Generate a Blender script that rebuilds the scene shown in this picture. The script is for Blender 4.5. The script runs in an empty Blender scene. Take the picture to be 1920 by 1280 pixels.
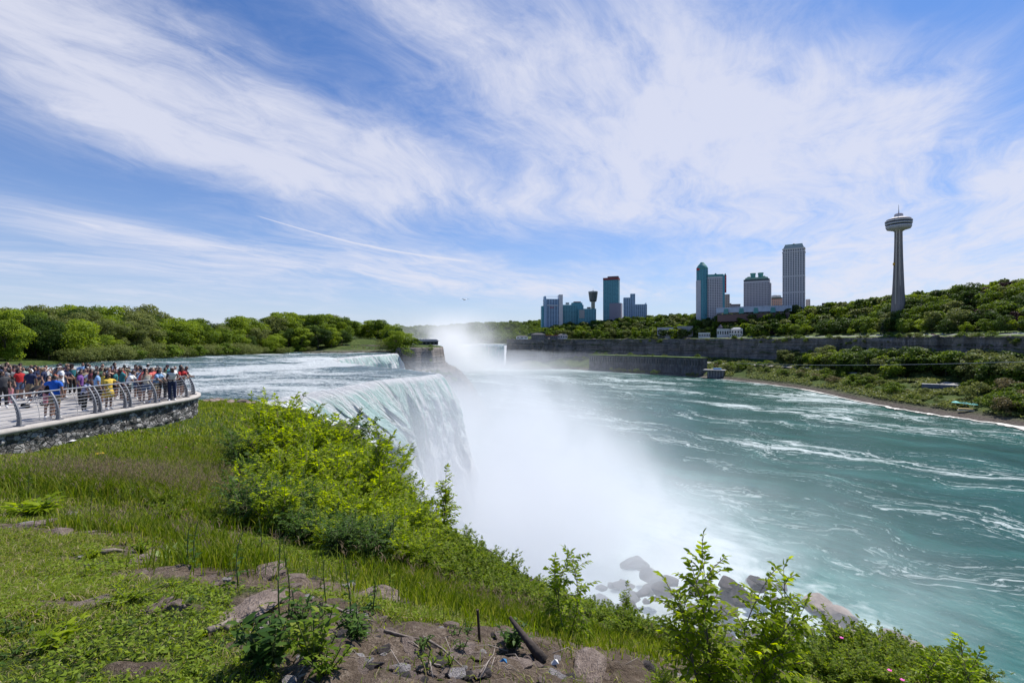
import bpy, bmesh, math, random
import numpy as np
from mathutils import Vector, Matrix, Quaternion
R = math.radians
rng = np.random.default_rng(7)
random.seed(7)
scene = bpy.context.scene
COL = scene.collection

# ------------------------------------------------------------------ camera
F = 907.0                      # focal length in photograph pixels (1920 wide)
cam_d = bpy.data.cameras.new('camera')
cam_d.sensor_width = 36.0
cam_d.lens = 36.0 * F / 1920.0
cam_d.clip_start = 0.05
cam_d.clip_end = 20000
cam = bpy.data.objects.new('camera', cam_d)
COL.objects.link(cam)
cam.location = (0, 0, 0)
cam.rotation_euler = (R(90), 0, 0)
scene.camera = cam
HZ = 640.0

def P(px, py, D):
    """A point seen at photograph pixel (px, py), D metres ahead."""
    return ((px - 960) / F * D, D, -(py - HZ) / F * D)

# ------------------------------------------------------------------ light
SUN_EL, SUN_AZ = 57.0, 42.0
sun_d = bpy.data.lights.new('sun', 'SUN')
sun_d.energy = 5.0
sun_d.angle = R(0.53)
sun_d.color = (1.0, 0.955, 0.88)
sun = bpy.data.objects.new('sun', sun_d)
COL.objects.link(sun)
sv = Vector((math.sin(R(SUN_AZ)) * math.cos(R(SUN_EL)), math.cos(R(SUN_AZ)) * math.cos(R(SUN_EL)), math.sin(R(SUN_EL))))
sun.rotation_euler = sv.to_track_quat('Z', 'Y').to_euler()
scene.view_settings.view_transform = 'Standard'
scene.view_settings.look = 'None'
scene.view_settings.exposure = 0.30
scene.view_settings.gamma = 1.0
scene.render.engine = 'CYCLES'
cy = scene.cycles
cy.use_denoising = True
cy.max_bounces = 10
cy.diffuse_bounces = 3
cy.glossy_bounces = 2
cy.transmission_bounces = 4
cy.transparent_max_bounces = 16
cy.volume_bounces = 7
cy.sample_clamp_indirect = 6.0

# ------------------------------------------------------------------ node expressions
class NT:
    """Small wrapper so that node maths can be written as expressions."""
    def __init__(s, tree):
        s.t = tree; s.n = tree.nodes; s.l = tree.links
    def new(s, kind, **kw):
        n = s.n.new(kind)
        for k, v in kw.items(): setattr(n, k, v)
        return n
    def put(s, sock, v):
        if isinstance(v, E): s.l.new(v.s, sock)
        elif isinstance(v, bpy.types.NodeSocket): s.l.new(v, sock)
        elif v is not None:
            if isinstance(v, (tuple, list)) and sock.type == 'RGBA' and len(v) == 3: v = (*v, 1)
            sock.default_value = v
    def m(s, op, *a, clamp=False):
        n = s.new('ShaderNodeMath', operation=op); n.use_clamp = clamp
        for i, v in enumerate(a): s.put(n.inputs[i], v)
        return E(s, n.outputs[0])
    def mix(s, f, a, b, blend='MIX'):
        n = s.new('ShaderNodeMix', data_type='RGBA', blend_type=blend)
        n.clamp_factor = True
        s.put(n.inputs[0], f); s.put(n.inputs[6], a); s.put(n.inputs[7], b)
        return E(s, n.outputs[2])
    def ss(s, v, lo, hi):          # smoothstep
        n = s.new('ShaderNodeMapRange', interpolation_type='SMOOTHSTEP')
        s.put(n.inputs[0], v); n.inputs[1].default_value = lo; n.inputs[2].default_value = hi
        return E(s, n.outputs[0])
    def lin(s, v, lo, hi, a=0.0, b=1.0):
        n = s.new('ShaderNodeMapRange')
        s.put(n.inputs[0], v)
        for i, q in zip((1, 2, 3, 4), (lo, hi, a, b)): n.inputs[i].default_value = q
        return E(s, n.outputs[0])
    def vec(s, x, y, z=0.0):
        n = s.new('ShaderNodeCombineXYZ')
        for i, v in enumerate((x, y, z)): s.put(n.inputs[i], v)
        return E(s, n.outputs[0])
    def sep(s, v):
        n = s.new('ShaderNodeSeparateXYZ'); s.put(n.inputs[0], v)
        return [E(s, o) for o in n.outputs]
    def noise(s, v, scale=1.0, detail=4.0, rough=0.5, dist=0.0, lac=2.0, dims='3D'):
        n = s.new('ShaderNodeTexNoise', noise_dimensions=dims)
        s.put(n.inputs['Vector'], v)
        for k, q in (('Scale', scale), ('Detail', detail), ('Roughness', rough), ('Distortion', dist), ('Lacunarity', lac)):
            n.inputs[k].default_value = q
        return E(s, n.outputs[0])
    def voro(s, v, scale=1.0, feature='F1', rand=1.0, out=0):
        n = s.new('ShaderNodeTexVoronoi', feature=feature)
        s.put(n.inputs['Vector'], v); n.inputs['Scale'].default_value = scale
        n.inputs['Randomness'].default_value = rand
        return E(s, n.outputs[out])
    def pos(s):
        return E(s, s.new('ShaderNodeNewGeometry').outputs['Position'])
    def ramp(s, f, stops):
        n = s.new('ShaderNodeValToRGB'); s.put(n.inputs[0], f)
        el = n.color_ramp.elements
        while len(el) < len(stops): el.new(0.5)
        for e, (p, c) in zip(el, stops):
            e.position = p; e.color = (*c, 1)
        return E(s, n.outputs[0])
    def bump(s, h, strength=0.5, dist=0.1):
        n = s.new('ShaderNodeBump'); s.put(n.inputs['Height'], h)
        n.inputs['Strength'].default_value = strength; n.inputs['Distance'].default_value = dist
        return n.outputs[0]
class E:
    def __init__(s, nt, sock): s.nt = nt; s.s = sock
    def __add__(a, b): return a.nt.m('ADD', a, b)
    __radd__ = __add__
    def __sub__(a, b): return a.nt.m('SUBTRACT', a, b)
    def __rsub__(a, b): return a.nt.m('SUBTRACT', b, a)
    def __mul__(a, b): return a.nt.m('MULTIPLY', a, b)
    __rmul__ = __mul__
    def __truediv__(a, b): return a.nt.m('DIVIDE', a, b)
    def __rtruediv__(a, b): return a.nt.m('DIVIDE', b, a)
    def __pow__(a, b): return a.nt.m('POWER', a, b)
    def abs(a): return a.nt.m('ABSOLUTE', a)
    def exp(a): return a.nt.m('EXPONENT', a)
    def clamp(a): return a.nt.m('ADD', a, 0.0, clamp=True)
    def max(a, b): return a.nt.m('MAXIMUM', a, b)
    def min(a, b): return a.nt.m('MINIMUM', a, b)

MATS = {}
def material(name, fn, disp=False):
    """fn(nt, principled, output) fills the tree."""
    if name in MATS: return MATS[name]
    m = bpy.data.materials.new(name); m.use_nodes = True
    t = m.node_tree; nt = NT(t)
    bs = t.nodes['Principled BSDF']; out = t.nodes['Material Output']
    fn(nt, bs, out)
    MATS[name] = m
    return m
def plain(name, col, rough=0.7, metal=0.0, var=0.12, scale=3.0, bump=0.0):
    def fn(nt, bs, out):
        n = nt.noise(nt.pos(), scale, 4)
        lo = tuple(c * (1 - var) for c in col); hi = tuple(min(1, c * (1 + var)) for c in col)
        nt.put(bs.inputs['Base Color'], nt.ramp(n, [(0.3, lo), (0.7, hi)]))
        bs.inputs['Roughness'].default_value = rough; bs.inputs['Metallic'].default_value = metal
        if bump: nt.put(bs.inputs['Normal'], nt.bump(n, bump, 0.02))
    return material(name, fn)

# ------------------------------------------------------------------ sky
world = bpy.data.worlds.new('World'); scene.world = world
world.use_nodes = True
wt = world.node_tree; w = NT(wt)
sky = w.new('ShaderNodeTexSky', sky_type='NISHITA')
sky.sun_disc = False
sky.sun_elevation = R(SUN_EL); sky.sun_rotation = R(SUN_AZ)
sky.altitude = 200; sky.air_density = 1.0; sky.dust_density = 0.6; sky.ozone_density = 2.2
tc = w.new('ShaderNodeTexCoord')
dx, dy, dz = w.sep(tc.outputs['Generated'])
az = w.m('ARCTAN2', dx, dy)                  # 0 straight ahead (+Y), positive right
el = w.m('ARCSINE', dz)
DEG = 180 / math.pi
az = az * DEG; el = el * DEG
def pix_dir(px, py):
    a = math.atan((px - 960) / F); e = math.atan((HZ - py) / F * math.cos(a))
    return a * DEG, e * DEG
# cloud-plane coordinates: streaks run towards a point on the horizon a little right of centre
zz = dz.max(0.0) + 0.10
ax0 = 30.0
ca, sa = math.cos(R(ax0)), math.sin(R(ax0))
along = (dx * sa + dy * ca) / zz
across = (dx * ca - dy * sa) / zz
warp = w.noise(w.vec(along * 0.5, across * 0.7, 3.1), 1.0, 5, 0.55) - 0.5
warp2 = w.noise(w.vec(along * 0.6, across * 0.6, 9.7), 1.0, 3, 0.5) - 0.5
pa = w.vec(along * 0.55 + warp * 1.3, across * 1.0 + warp2 * 1.3, 0.0)
n1 = w.noise(pa, 1.3, 9, 0.60)
n2 = w.noise(w.vec(along * 0.7 + warp * 0.9, across * 1.3 + warp2 * 1.6, 5.0), 2.2, 10, 0.66)
def blob(px, py, rx, ry, ang, amp):
    """Soft ellipse of cloud cover centred on a direction; sizes in degrees, ang = tilt down to the right."""
    a0, e0 = pix_dir(px, py)
    c, s_ = math.cos(R(ang)), math.sin(R(ang))
    u = (az - a0); v = (el - e0)
    p = (u * c - v * s_) * (1 / rx); q = (u * s_ + v * c) * (1 / ry)
    return (-1.0 * (p * p + q * q)).exp() * amp
cover = None
for b in [(150, 110, 17, 6.5, 14, 1.0), (520, 240, 17, 5.5, 24, 0.95), (800, 330, 13, 4.5, 20, 0.6),
          (760, 30, 11, 7, 25, .42), (1010, 150, 17, 11, 25, .68), (1240, 60, 16, 7, 15, .55), (1440, 190, 13, 6, 22, .62),
          (1290, 330, 14, 6, 16, .9), (1640, 400, 15, 6.5, 16, 1.0), (1850, 490, 13, 7, 5, 1.0), (1080, 400, 13, 3.0, 6, .35),
          (1880, 280, 9, 3.2, -18, .5), (1700, 210, 10, 2.5, -20, .55), (1600, 120, 8, 3, 10, .35),
          (250, 250, 14, 2.6, 8, .35), (150, 420, 16, 1.2, 3, .40), (400, 465, 14, 1.0, 8, .5), (700, 480, 14, 2.0, 10, .5),
          (150, 510, 22, 2.8, 3, .6), (960, 530, 34, 2.4, 2, .5), (1100, 545, 22, 1.2, 2, .3)]:
    g = blob(*b); cover = g if cover is None else cover + g
cover = cover.min(1.0)
n3 = w.noise(w.vec(along * 1.4 + warp * 4.0, across * 3.2 + warp2 * 4.0, 8.0), 3.0, 8, 0.68)
tex = (n1 - 0.5) * 1.5 + (n2 - 0.5) * 0.9 + (n3 - 0.5) * 0.6
cl = w.ss(cover * 0.80 + tex * (cover * 1.1 + 0.35), 0.02, 1.10)
thin = w.ss(n2, 0.50, 0.80) * 0.14
cl = (cl + thin).min(1.0)
hor = ((el.max(0.0) * -1.0) * (1 / 7.5)).exp() * 0.92     # pale air near the horizon
# contrail
a0, e0 = pix_dir(480, 404); a1, e1 = pix_dir(925, 494)
L_ = math.hypot(a1 - a0, e1 - e0); ux, uy = (a1 - a0) / L_, (e1 - e0) / L_
tpos = ((az - a0) * ux + (el - e0) * uy) * (1 / L_)
tdis = ((az - a0) * -uy + (el - e0) * ux) + w.m('SINE', tpos * 3.14) * 0.55
wid = tpos * 0.07 + 0.055
trail = (-1.0 * (tdis / wid) * (tdis / wid)).exp() * w.ss(tpos, -0.01, 0.03) * (1.0 - w.ss(tpos, 0.8, 1.0)) * (0.45 + 0.5 * w.noise(w.vec(tpos * 20.0, 0.0, 0.0), 1.0, 4))
cl = (cl + trail * 0.75).min(1.0)
skyc = w.mix(1.0, sky.outputs[0], (0.47, 0.78, 1.20), 'MULTIPLY')
c1 = w.mix(hor, skyc, (7.0, 7.35, 8.3))
c2 = w.mix(cl * 0.84, c1, (7.3, 7.45, 8.5))
bg = wt.nodes['Background']
w.put(bg.inputs[0], c2); bg.inputs[1].default_value = 0.087
world.cycles.sampling_method = 'MANUAL'; world.cycles.sample_map_resolution = 512

# ------------------------------------------------------------------ helpers
def tag(o, label=None, cat=None, group=None, kind=None):
    if label: o['label'] = label
    if cat: o['category'] = cat
    if group: o['group'] = group
    if kind: o['kind'] = kind
    return o
def link(o, parent=None):
    COL.objects.link(o)
    if parent is not None: o.parent = parent
    return o
def empty(name, loc=(0, 0, 0), rz=0.0, sc=1.0):
    o = bpy.data.objects.new(name, None); link(o)
    o.empty_display_size = 0.2
    o.location = loc; o.rotation_euler = (0, 0, rz); o.scale = (sc, sc, sc)
    return o
def mesh_np(name, V, Fc, mats, parent=None, smooth=False, attrs=None, midx=None):
    """Object from numpy vertices and faces (all faces the same corner count, or a list of such arrays)."""
    if not isinstance(Fc, (list, tuple)): Fc = [Fc]
    Fc = [np.asarray(f, dtype=np.int32) for f in Fc if len(f)]
    V = np.asarray(V, dtype=np.float32)
    me = bpy.data.meshes.new(name)
    me.vertices.add(len(V)); me.vertices.foreach_set('co', V.ravel())
    tot = np.concatenate([np.full(len(f), f.shape[1], dtype=np.int32) for f in Fc])
    idx = np.concatenate([f.ravel() for f in Fc])
    me.loops.add(len(idx)); me.loops.foreach_set('vertex_index', idx)
    me.polygons.add(len(tot))
    st = np.zeros(len(tot), dtype=np.int32); st[1:] = np.cumsum(tot)[:-1]
    me.polygons.foreach_set('loop_start', st)
    if smooth: me.polygons.foreach_set('use_smooth', np.ones(len(tot), dtype=bool))
    if midx is not None: me.polygons.foreach_set('material_index', np.asarray(midx, dtype=np.int32))
    for k, a in (attrs or {}).items():
        at = me.attributes.new(k, 'FLOAT', 'POINT'); at.data.foreach_set('value', np.asarray(a, dtype=np.float32))
    me.update(calc_edges=True)
    for mt in (mats if isinstance(mats, (list, tuple)) else [mats]): me.materials.append(mt)
    o = bpy.data.objects.new(name, me)
    return link(o, parent)
def copy_tree(o, parent=None):
    c = o.copy(); COL.objects.link(c)
    if parent is not None: c.parent = parent
    for ch in list(o.children): copy_tree(ch, c)
    return c

class MB:
    """Collects boxes, tubes and lathes into one mesh."""
    def __init__(s): s.v = []; s.f = []
    def add(s, v, f):
        n = len(s.v); s.v += [tuple(p) for p in v]; s.f += [tuple(i + n for i in q) for q in f]
    def box(s, c, d, rz=0.0, taper=1.0):
        x, y, z = d[0] / 2, d[1] / 2, d[2] / 2
        ca, sa = math.cos(rz), math.sin(rz)
        vs = []
        for k in (-1, 1):
            t = taper if k == 1 else 1.0
            for sx, sy in ((-1, -1), (1, -1), (1, 1), (-1, 1)):
                a, b = sx * x * t, sy * y * t
                vs.append((c[0] + a * ca - b * sa, c[1] + a * sa + b * ca, c[2] + k * z))
        s.add(vs, [(0, 3, 2, 1), (4, 5, 6, 7), (0, 1, 5, 4), (1, 2, 6, 5), (2, 3, 7, 6), (3, 0, 4, 7)])
        return s
    def tube(s, pts, rad, n=6, cap=True):
        pts = [Vector(p) for p in pts]
        if not hasattr(rad, '__len__'): rad = [rad] * len(pts)
        rings = []
        ref = Vector((0, 0, 1))
        for i, p in enumerate(pts):
            d = (pts[min(i + 1, len(pts) - 1)] - pts[max(i - 1, 0)])
            if d.length < 1e-9: d = Vector((0, 0, 1))
            d.normalize()
            a = d.cross(ref)
            if a.length < 0.1: a = d.cross(Vector((1, 0, 0)))
            a.normalize(); b = d.cross(a)
            rings.append([p + (a * math.cos(2 * math.pi * k / n) + b * math.sin(2 * math.pi * k / n)) * rad[i] for k in range(n)])
        v = [q for r in rings for q in r]; f = []
        for i in range(len(rings) - 1):
            for k in range(n):
                f.append((i * n + k, i * n + (k + 1) % n, (i + 1) * n + (k + 1) % n, (i + 1) * n + k))
        if cap:
            f.append(tuple(range(n))[::-1]); f.append(tuple((len(rings) - 1) * n + k for k in range(n)))
        s.add(v, f); return s
    def lathe(s, prof, c=(0, 0, 0), n=24):
        v = []; f = []
        for (r, z) in prof:
            for k in range(n):
                a = 2 * math.pi * k / n
                v.append((c[0] + r * math.cos(a), c[1] + r * math.sin(a), c[2] + z))
        for i in range(len(prof) - 1):
            for k in range(n):
                f.append((i * n + k, i * n + (k + 1) % n, (i + 1) * n + (k + 1) % n, (i + 1) * n + k))
        f.append(tuple(range(n))[::-1]); f.append(tuple((len(prof) - 1) * n + k for k in range(n)))
        s.add(v, f); return s
    def prism(s, poly, z0, z1):
        n = len(poly)
        s.add([(p[0], p[1], z0) for p in poly] + [(p[0], p[1], z1) for p in poly],
              [tuple(range(n))[::-1], tuple(range(n, 2 * n))] + [(k, (k + 1) % n, n + (k + 1) % n, n + k) for k in range(n)])
        return s
    def build(s, name, mat, parent=None, smooth=False):
        me = bpy.data.meshes.new(name); me.from_pydata(s.v, [], s.f); me.update()
        if smooth: me.polygons.foreach_set('use_smooth', [True] * len(me.polygons))
        me.materials.append(mat)
        return link(bpy.data.objects.new(name, me), parent)

# value noise in numpy
_perm = np.random.default_rng(3).permutation(4096)
_vals = np.random.default_rng(4).random(4096) * 2 - 1
def vnoise(x, y, z=None):
    x = np.asarray(x, float); y = np.asarray(y, float)
    z = np.zeros_like(x) if z is None else np.asarray(z, float) + np.zeros_like(x)
    xi, yi, zi = np.floor(x).astype(int), np.floor(y).astype(int), np.floor(z).astype(int)
    xf, yf, zf = x - xi, y - yi, z - zi
    u, v, q = [t * t * (3 - 2 * t) for t in (xf, yf, zf)]
    def h(a, b, c): return _vals[_perm[(_perm[(_perm[a & 4095] + b) & 4095] + c) & 4095]]
    def lerp(a, b, t): return a + (b - a) * t
    return lerp(lerp(lerp(h(xi, yi, zi), h(xi + 1, yi, zi), u), lerp(h(xi, yi + 1, zi), h(xi + 1, yi + 1, zi), u), v),
                lerp(lerp(h(xi, yi, zi + 1), h(xi + 1, yi, zi + 1), u), lerp(h(xi, yi + 1, zi + 1), h(xi + 1, yi + 1, zi + 1), u), v), q)
def fbm(x, y, z=None, oct=4, gain=0.5):
    s = 0; a = 1.0; t = 0
    for k in range(oct):
        f = 2.03 ** k
        s = s + a * vnoise(np.asarray(x) * f + 17.3 * k, np.asarray(y) * f + 5.7 * k, None if z is None else np.asarray(z) * f)
        t += a; a *= gain
    return s / t
def smooth(v, lo, hi):
    t = np.clip((v - lo) / (hi - lo), 0, 1); return t * t * (3 - 2 * t)
def grid_faces(nr, nc):
    i = np.arange(nr - 1)[:, None] * nc + np.arange(nc - 1)[None, :]
    return np.stack([i, i + 1, i + nc + 1, i + nc], -1).reshape(-1, 4)
def unit(a):
    return a / np.maximum(np.linalg.norm(a, axis=-1, keepdims=True), 1e-9)
# ================================================================== near bank (the ground the camera stands on)
_cp = [P(*q) for q in [
    (-300, 1280, 2.6), (0, 1280, 2.7), (300, 1280, 2.7), (640, 1280, 2.8), (960, 1280, 3.3), (1280, 1280, 4.2), (1500, 1280, 5.0), (1750, 1280, 6.0),
    (0, 1150, 3.4), (300, 1150, 3.5), (600, 1150, 4.0), (900, 1150, 5.4), (1100, 1180, 6.4), (1300, 1245, 6.0),
    (-300, 1000, 6.0), (0, 1000, 6.2), (250, 1000, 6.3), (450, 1010, 7.0), (700, 1030, 8.5), (870, 1080, 8.0),
    (0, 900, 10.6), (300, 900, 12), (480, 905, 14), (620, 900, 16),
    (-200, 850, 16.5), (0, 850, 17), (200, 816, 21.0), (300, 795, 24.6), (370, 780, 27.5), (450, 850, 19.5), (420, 790, 27.0), (520, 800, 27.0), (460, 765, 42), (400, 768, 36), (430, 752, 66),
    (500, 757, 66), (620, 806, 34), (740, 905, 20), (830, 990, 13.5), (950, 1095, 9.6), (1080, 1150, 9.0), (1200, 1195, 8.2), (1330, 1245, 7.8),
    (1500, 1245, 8.2), (1740, 1245, 8.0), (1870, 1290, 7.6), (1950, 1500, 4.5)]]
_cp += [(-18, 30, -4.3), (-26, 38, -5.0), (-45, 58, -7.9), (-60, 45, -6.5), (-40, 20, -4.0), (-40, 0, -3.0), (-15, -10, -1.6), (0, -6, -1.3), (0, 0, -1.75), (8, 0, -3.4), (15, -12, -3.0), (-70, 20, -4.5), (0, -40, -1), (-80, -40, -2), (14, -40, -3)]
_cp = np.array(_cp)
def _tps(r2): return np.where(r2 > 1e-12, r2 * np.log(np.maximum(r2, 1e-12)) * 0.5, 0)
_s = 10.0
_cx = _cp[:, :2] / _s
_K = _tps(((_cx[:, None] - _cx[None]) ** 2).sum(-1)) + np.eye(len(_cx)) * 1e-3
_Pm = np.hstack([np.ones((len(_cx), 1)), _cx])
_A = np.block([[_K, _Pm], [_Pm.T, np.zeros((3, 3))]])
_wt = np.linalg.solve(_A, np.concatenate([_cp[:, 2], np.zeros(3)]))
def _base(x, y):
    x = np.asarray(x, float); y = np.asarray(y, float); sh = x.shape
    q = np.stack([x.ravel(), y.ravel()], -1) / _s
    out = np.empty(len(q))
    for i in range(0, len(q), 20000):
        c = q[i:i + 20000]
        out[i:i + 20000] = _tps(((c[:, None] - _cx[None]) ** 2).sum(-1)) @ _wt[:-3] + _wt[-3] + c @ _wt[-2:]
    return out.reshape(sh)
# edge of the bank towards the gorge (plan view), and towards the river
EDGE = np.array([(-37, 69), (-24, 52), (-13, 35), (-4.9, 20), (-1.9, 13.5), (-.1, 9.7), (1.2, 9.1), (2.3, 8.5), (3.4, 8.2), (4.8, 8.5), (6.6, 8.3), (7.9, 7.8), (9.6, 6.2), (12, 1), (16, -12), (20, -40), (30, -300)], float)
SHORE = np.array([(-37, 69), (-47, 69), (-60, 60), (-90, 44), (-150, 30), (-400, 0), (-900, -40)], float)
def seg_dist(x, y, poly):
    """Distance to a polyline and its side (+ on the right-hand side of its direction)."""
    best = np.full(np.shape(x), 1e18); side = np.zeros(np.shape(x))
    for a, b in zip(poly[:-1], poly[1:]):
        d = b - a; L2 = (d ** 2).sum()
        t = np.clip(((x - a[0]) * d[0] + (y - a[1]) * d[1]) / L2, 0, 1)
        qx, qy = a[0] + t * d[0], a[1] + t * d[1]
        dd = (x - qx) ** 2 + (y - qy) ** 2
        cr = d[0] * (y - a[1]) - d[1] * (x - a[0])
        up = dd < best
        side = np.where(up, np.sign(cr), side); best = np.where(up, dd, best)
    return np.sqrt(best) * side
RIVER_Z = -8.4
LOW_Z = -62.0
def bank_z(x, y, rough=True):
    x = np.asarray(x, float); y = np.asarray(y, float)
    b = _base(x, np.maximum(y, -45))
    b = np.clip(b, -9.0, -1.0)
    e = seg_dist(x, y, EDGE)          # positive: gorge side
    s = -seg_dist(x, y, SHORE)        # positive: river side
    e = np.where(y > 69, np.where(x > -37, np.hypot(x + 37, y - 69), -1), e)
    if rough: e = e + fbm(x * .22, y * .22, oct=3) * np.clip(np.abs(x) * .12 + np.abs(y) * 0.05, .3, 2.5)
    z = b
    g = np.where(e > 0, e, 0)
    fall = np.interp(g, [0, .8, 2.5, 5, 9, 16, 30, 60, 95, 130], [0, .5, 3.4, 9, 22, 40, 47, 58, 66, 70])
    z = np.where(e > 0, z - fall - np.where(g > 9, 1, 0) * 0, z)
    z = np.maximum(z, -66)
    zr = RIVER_Z - 2.2
    r = np.clip(s / 5.0, 0, 1)
    z = np.where((s > 0) & (e <= 0), z * (1 - r) + zr * r, z)
    if rough:
        near = np.exp(-np.hypot(x, y) / 14)
        z = z + fbm(x * .5, y * .5, oct=4) * .16 + fbm(x * 2.2, y * 2.2, oct=3) * .035 * np.clip(near * 3, 0, 1)
        z = z + np.where(g > 3, fbm(x * .08, y * .08, oct=5) * np.clip(g * .15, 0, 7), 0)
    return z
def soil_mask(x, y):
    """0 grass, 1 bare rocky soil."""
    x = np.asarray(x, float); y = np.asarray(y, float)
    z = bank_z(x, y, False)
    yy = np.maximum(y, 0.3)
    # patches of bare ground laid out in plan: (x, y, radius x, radius y)
    m = np.zeros_like(x)
    for cx, cy, rx, ry in [(0.2, 3.9, 1.45, 0.72), (-.7, 3.2, .85, .55), (1.6, 4.5, 1.15, .55), (-1.6, 3.9, 1.0, .6), (-2.6, 4.6, 1.2, .45), (-1.7, 4.9, 1.2, .5),
                           (-3.9, 5.6, 1.3, .5), (-5.6, 6.3, 2.4, .55), (-4.4, 6.6, 1.0, .4), (-.6, 3.0, 1.2, .45), (0.6, 3.2, 1.3, .6), (2.3, 4.9, .9, .5),
                           (-1.7, 3.25, .34, .12), (-2.5, 3.7, .36, .10), (-2.2, 2.9, .3, .10), (-3.1, 4.6, .42, .13), (-4.4, 5.0, .4, .12), (-1.2, 2.75, .26, .10), (-3.3, 3.6, .3, .08), (4.2, 6.6, .7, .35), (5.6, 7.2, .6, .4), (2.9, 6.9, .5, .6)]:
        m = np.maximum(m, np.exp(-(((x - cx) / rx) ** 2 + ((y - cy) / ry) ** 2)))
    m = m + fbm(x * 1.1, y * 1.1, oct=4) * .34
    m = smooth(m + fbm(x * 5, y * 5, oct=3) * .16, .44, .60)
    e = seg_dist(x, y, EDGE)
    return np.clip(np.maximum(m, smooth(e, .8, 2.2)), 0, 1)
def ground_pt(px, py, dmax=75):
    """Where the line of sight of a photograph pixel meets the bank: used to stand plants and stones on the ground."""
    D = np.geomspace(1.5, dmax, 900)
    x = (px - 960) / F * D; z = -(py - HZ) / F * D
    g = bank_z(x, D)
    k = np.argmax(z <= g)
    if z[k] > g[k]: return None
    return float(x[k]), float(D[k]), float(g[k])

def near_mat(nt, bs, out):
    p = nt.pos(); x, y, z = nt.sep(p)
    at = nt.new('ShaderNodeAttribute', attribute_name='soil'); s = E(nt, at.outputs['Fac'])
    a2 = nt.new('ShaderNodeAttribute', attribute_name='steep'); st = E(nt, a2.outputs['Fac'])
    n1 = nt.noise(p, 2.2, 8, .6); n2 = nt.noise(p, 14.0, 6, .65); n3 = nt.noise(p, 70.0, 4, .6)
    grass = nt.ramp(n2, [(.3, (.028, .045, .010)), (.6, (.06, .095, .016)), (.8, (.13, .12, .05))])
    soil = nt.ramp(n2 * .5 + n3 * .5, [(.32, (.040, .028, .020)), (.45, (.11, .080, .058)), (.56, (.20, .155, .118)), (.68, (.36, .30, .25))])
    soil = nt.mix(nt.ss(n1, .42, .60) * .65, soil, (.085, .062, .045))
    rock = nt.ramp(nt.noise(nt.vec(x * .35, y * .35, z * 2.0), 1.0, 8, .65), [(.3, (.018, .015, .014)), (.5, (.05, .042, .038)), (.7, (.11, .095, .085))])
    c = nt.mix(s, grass, soil); c = nt.mix(st, c, rock)
    nt.put(bs.inputs['Base Color'], c); bs.inputs['Roughness'].default_value = .92
    bs.inputs['Specular IOR Level'].default_value = .2
    h = n2 * .6 + n3 * .35 + n1
    nt.put(bs.inputs['Normal'], nt.bump(h, 1.0, .10))
gx = np.concatenate([-np.geomspace(9, 900, 110)[::-1], np.linspace(-8.9, 9.4, 330), np.geomspace(9.6, 170, 120)])
gy = np.concatenate([np.linspace(-300, -10, 12), np.linspace(-8, 1.6, 30), 1.6 + np.geomspace(.05, 138, 430)])
GX, GY = np.meshgrid(gx, gy)
GZ = bank_z(GX, GY)
sm = soil_mask(GX, GY)
GZ = GZ + sm * np.exp(-np.hypot(GX, GY) / 25) * (np.abs(fbm(GX * 2.6, GY * 2.6, oct=4)) * .16 - .03)
_gg = seg_dist(GX, GY, EDGE); _gg = np.where(GY > 69, np.where(GX > -37, 20, -5), _gg)
ground = mesh_np('ground', np.stack([GX, GY, GZ], -1).reshape(-1, 3), grid_faces(*GX.shape), material('near_ground', near_mat), smooth=True,
                 attrs={'soil': sm.ravel(), 'steep': smooth(_gg, 1.6, 4.0).ravel()})
tag(ground, 'grassy bank with patches of stony soil above the gorge', kind='structure')

# ================================================================== upper river and the falls
CREST = np.array([(-37, 67), (-34.5, 74), (-32, 88), (-30, 104), (-26, 115), (-21.6, 122), (-20.2, 127), (-23, 135), (-35, 151), (-55, 176), (-75, 205), (-88, 238), (-91, 268), (-90, 300), (-84, 347)], float)
def crest_x(y): return np.interp(y, CREST[:, 1], CREST[:, 0]) + fbm(np.asarray(y) * .17, np.asarray(y) * 0, oct=5, gain=.6) * 3.0 * smooth(y, 67, 76)
def river_h(x, y):
    w_ = fbm(x * .09, y * .13, oct=5, gain=.62)
    c = np.maximum(crest_x(np.clip(y, 67, 347)) - x, 0)        # metres upstream of the lip
    edge = smooth(c, 0, 5)
    z = RIVER_Z + w_ * .62 * (.35 + .65 * edge) - (1 - edge) * .25
    z = z + np.clip(c - 60, 0, 500) * .004                     # rapids climb upstream
    led = fbm(x * .03 + 4, y * .05, oct=3)
    return z + smooth(led, .1, .35) * .5 * edge
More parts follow.
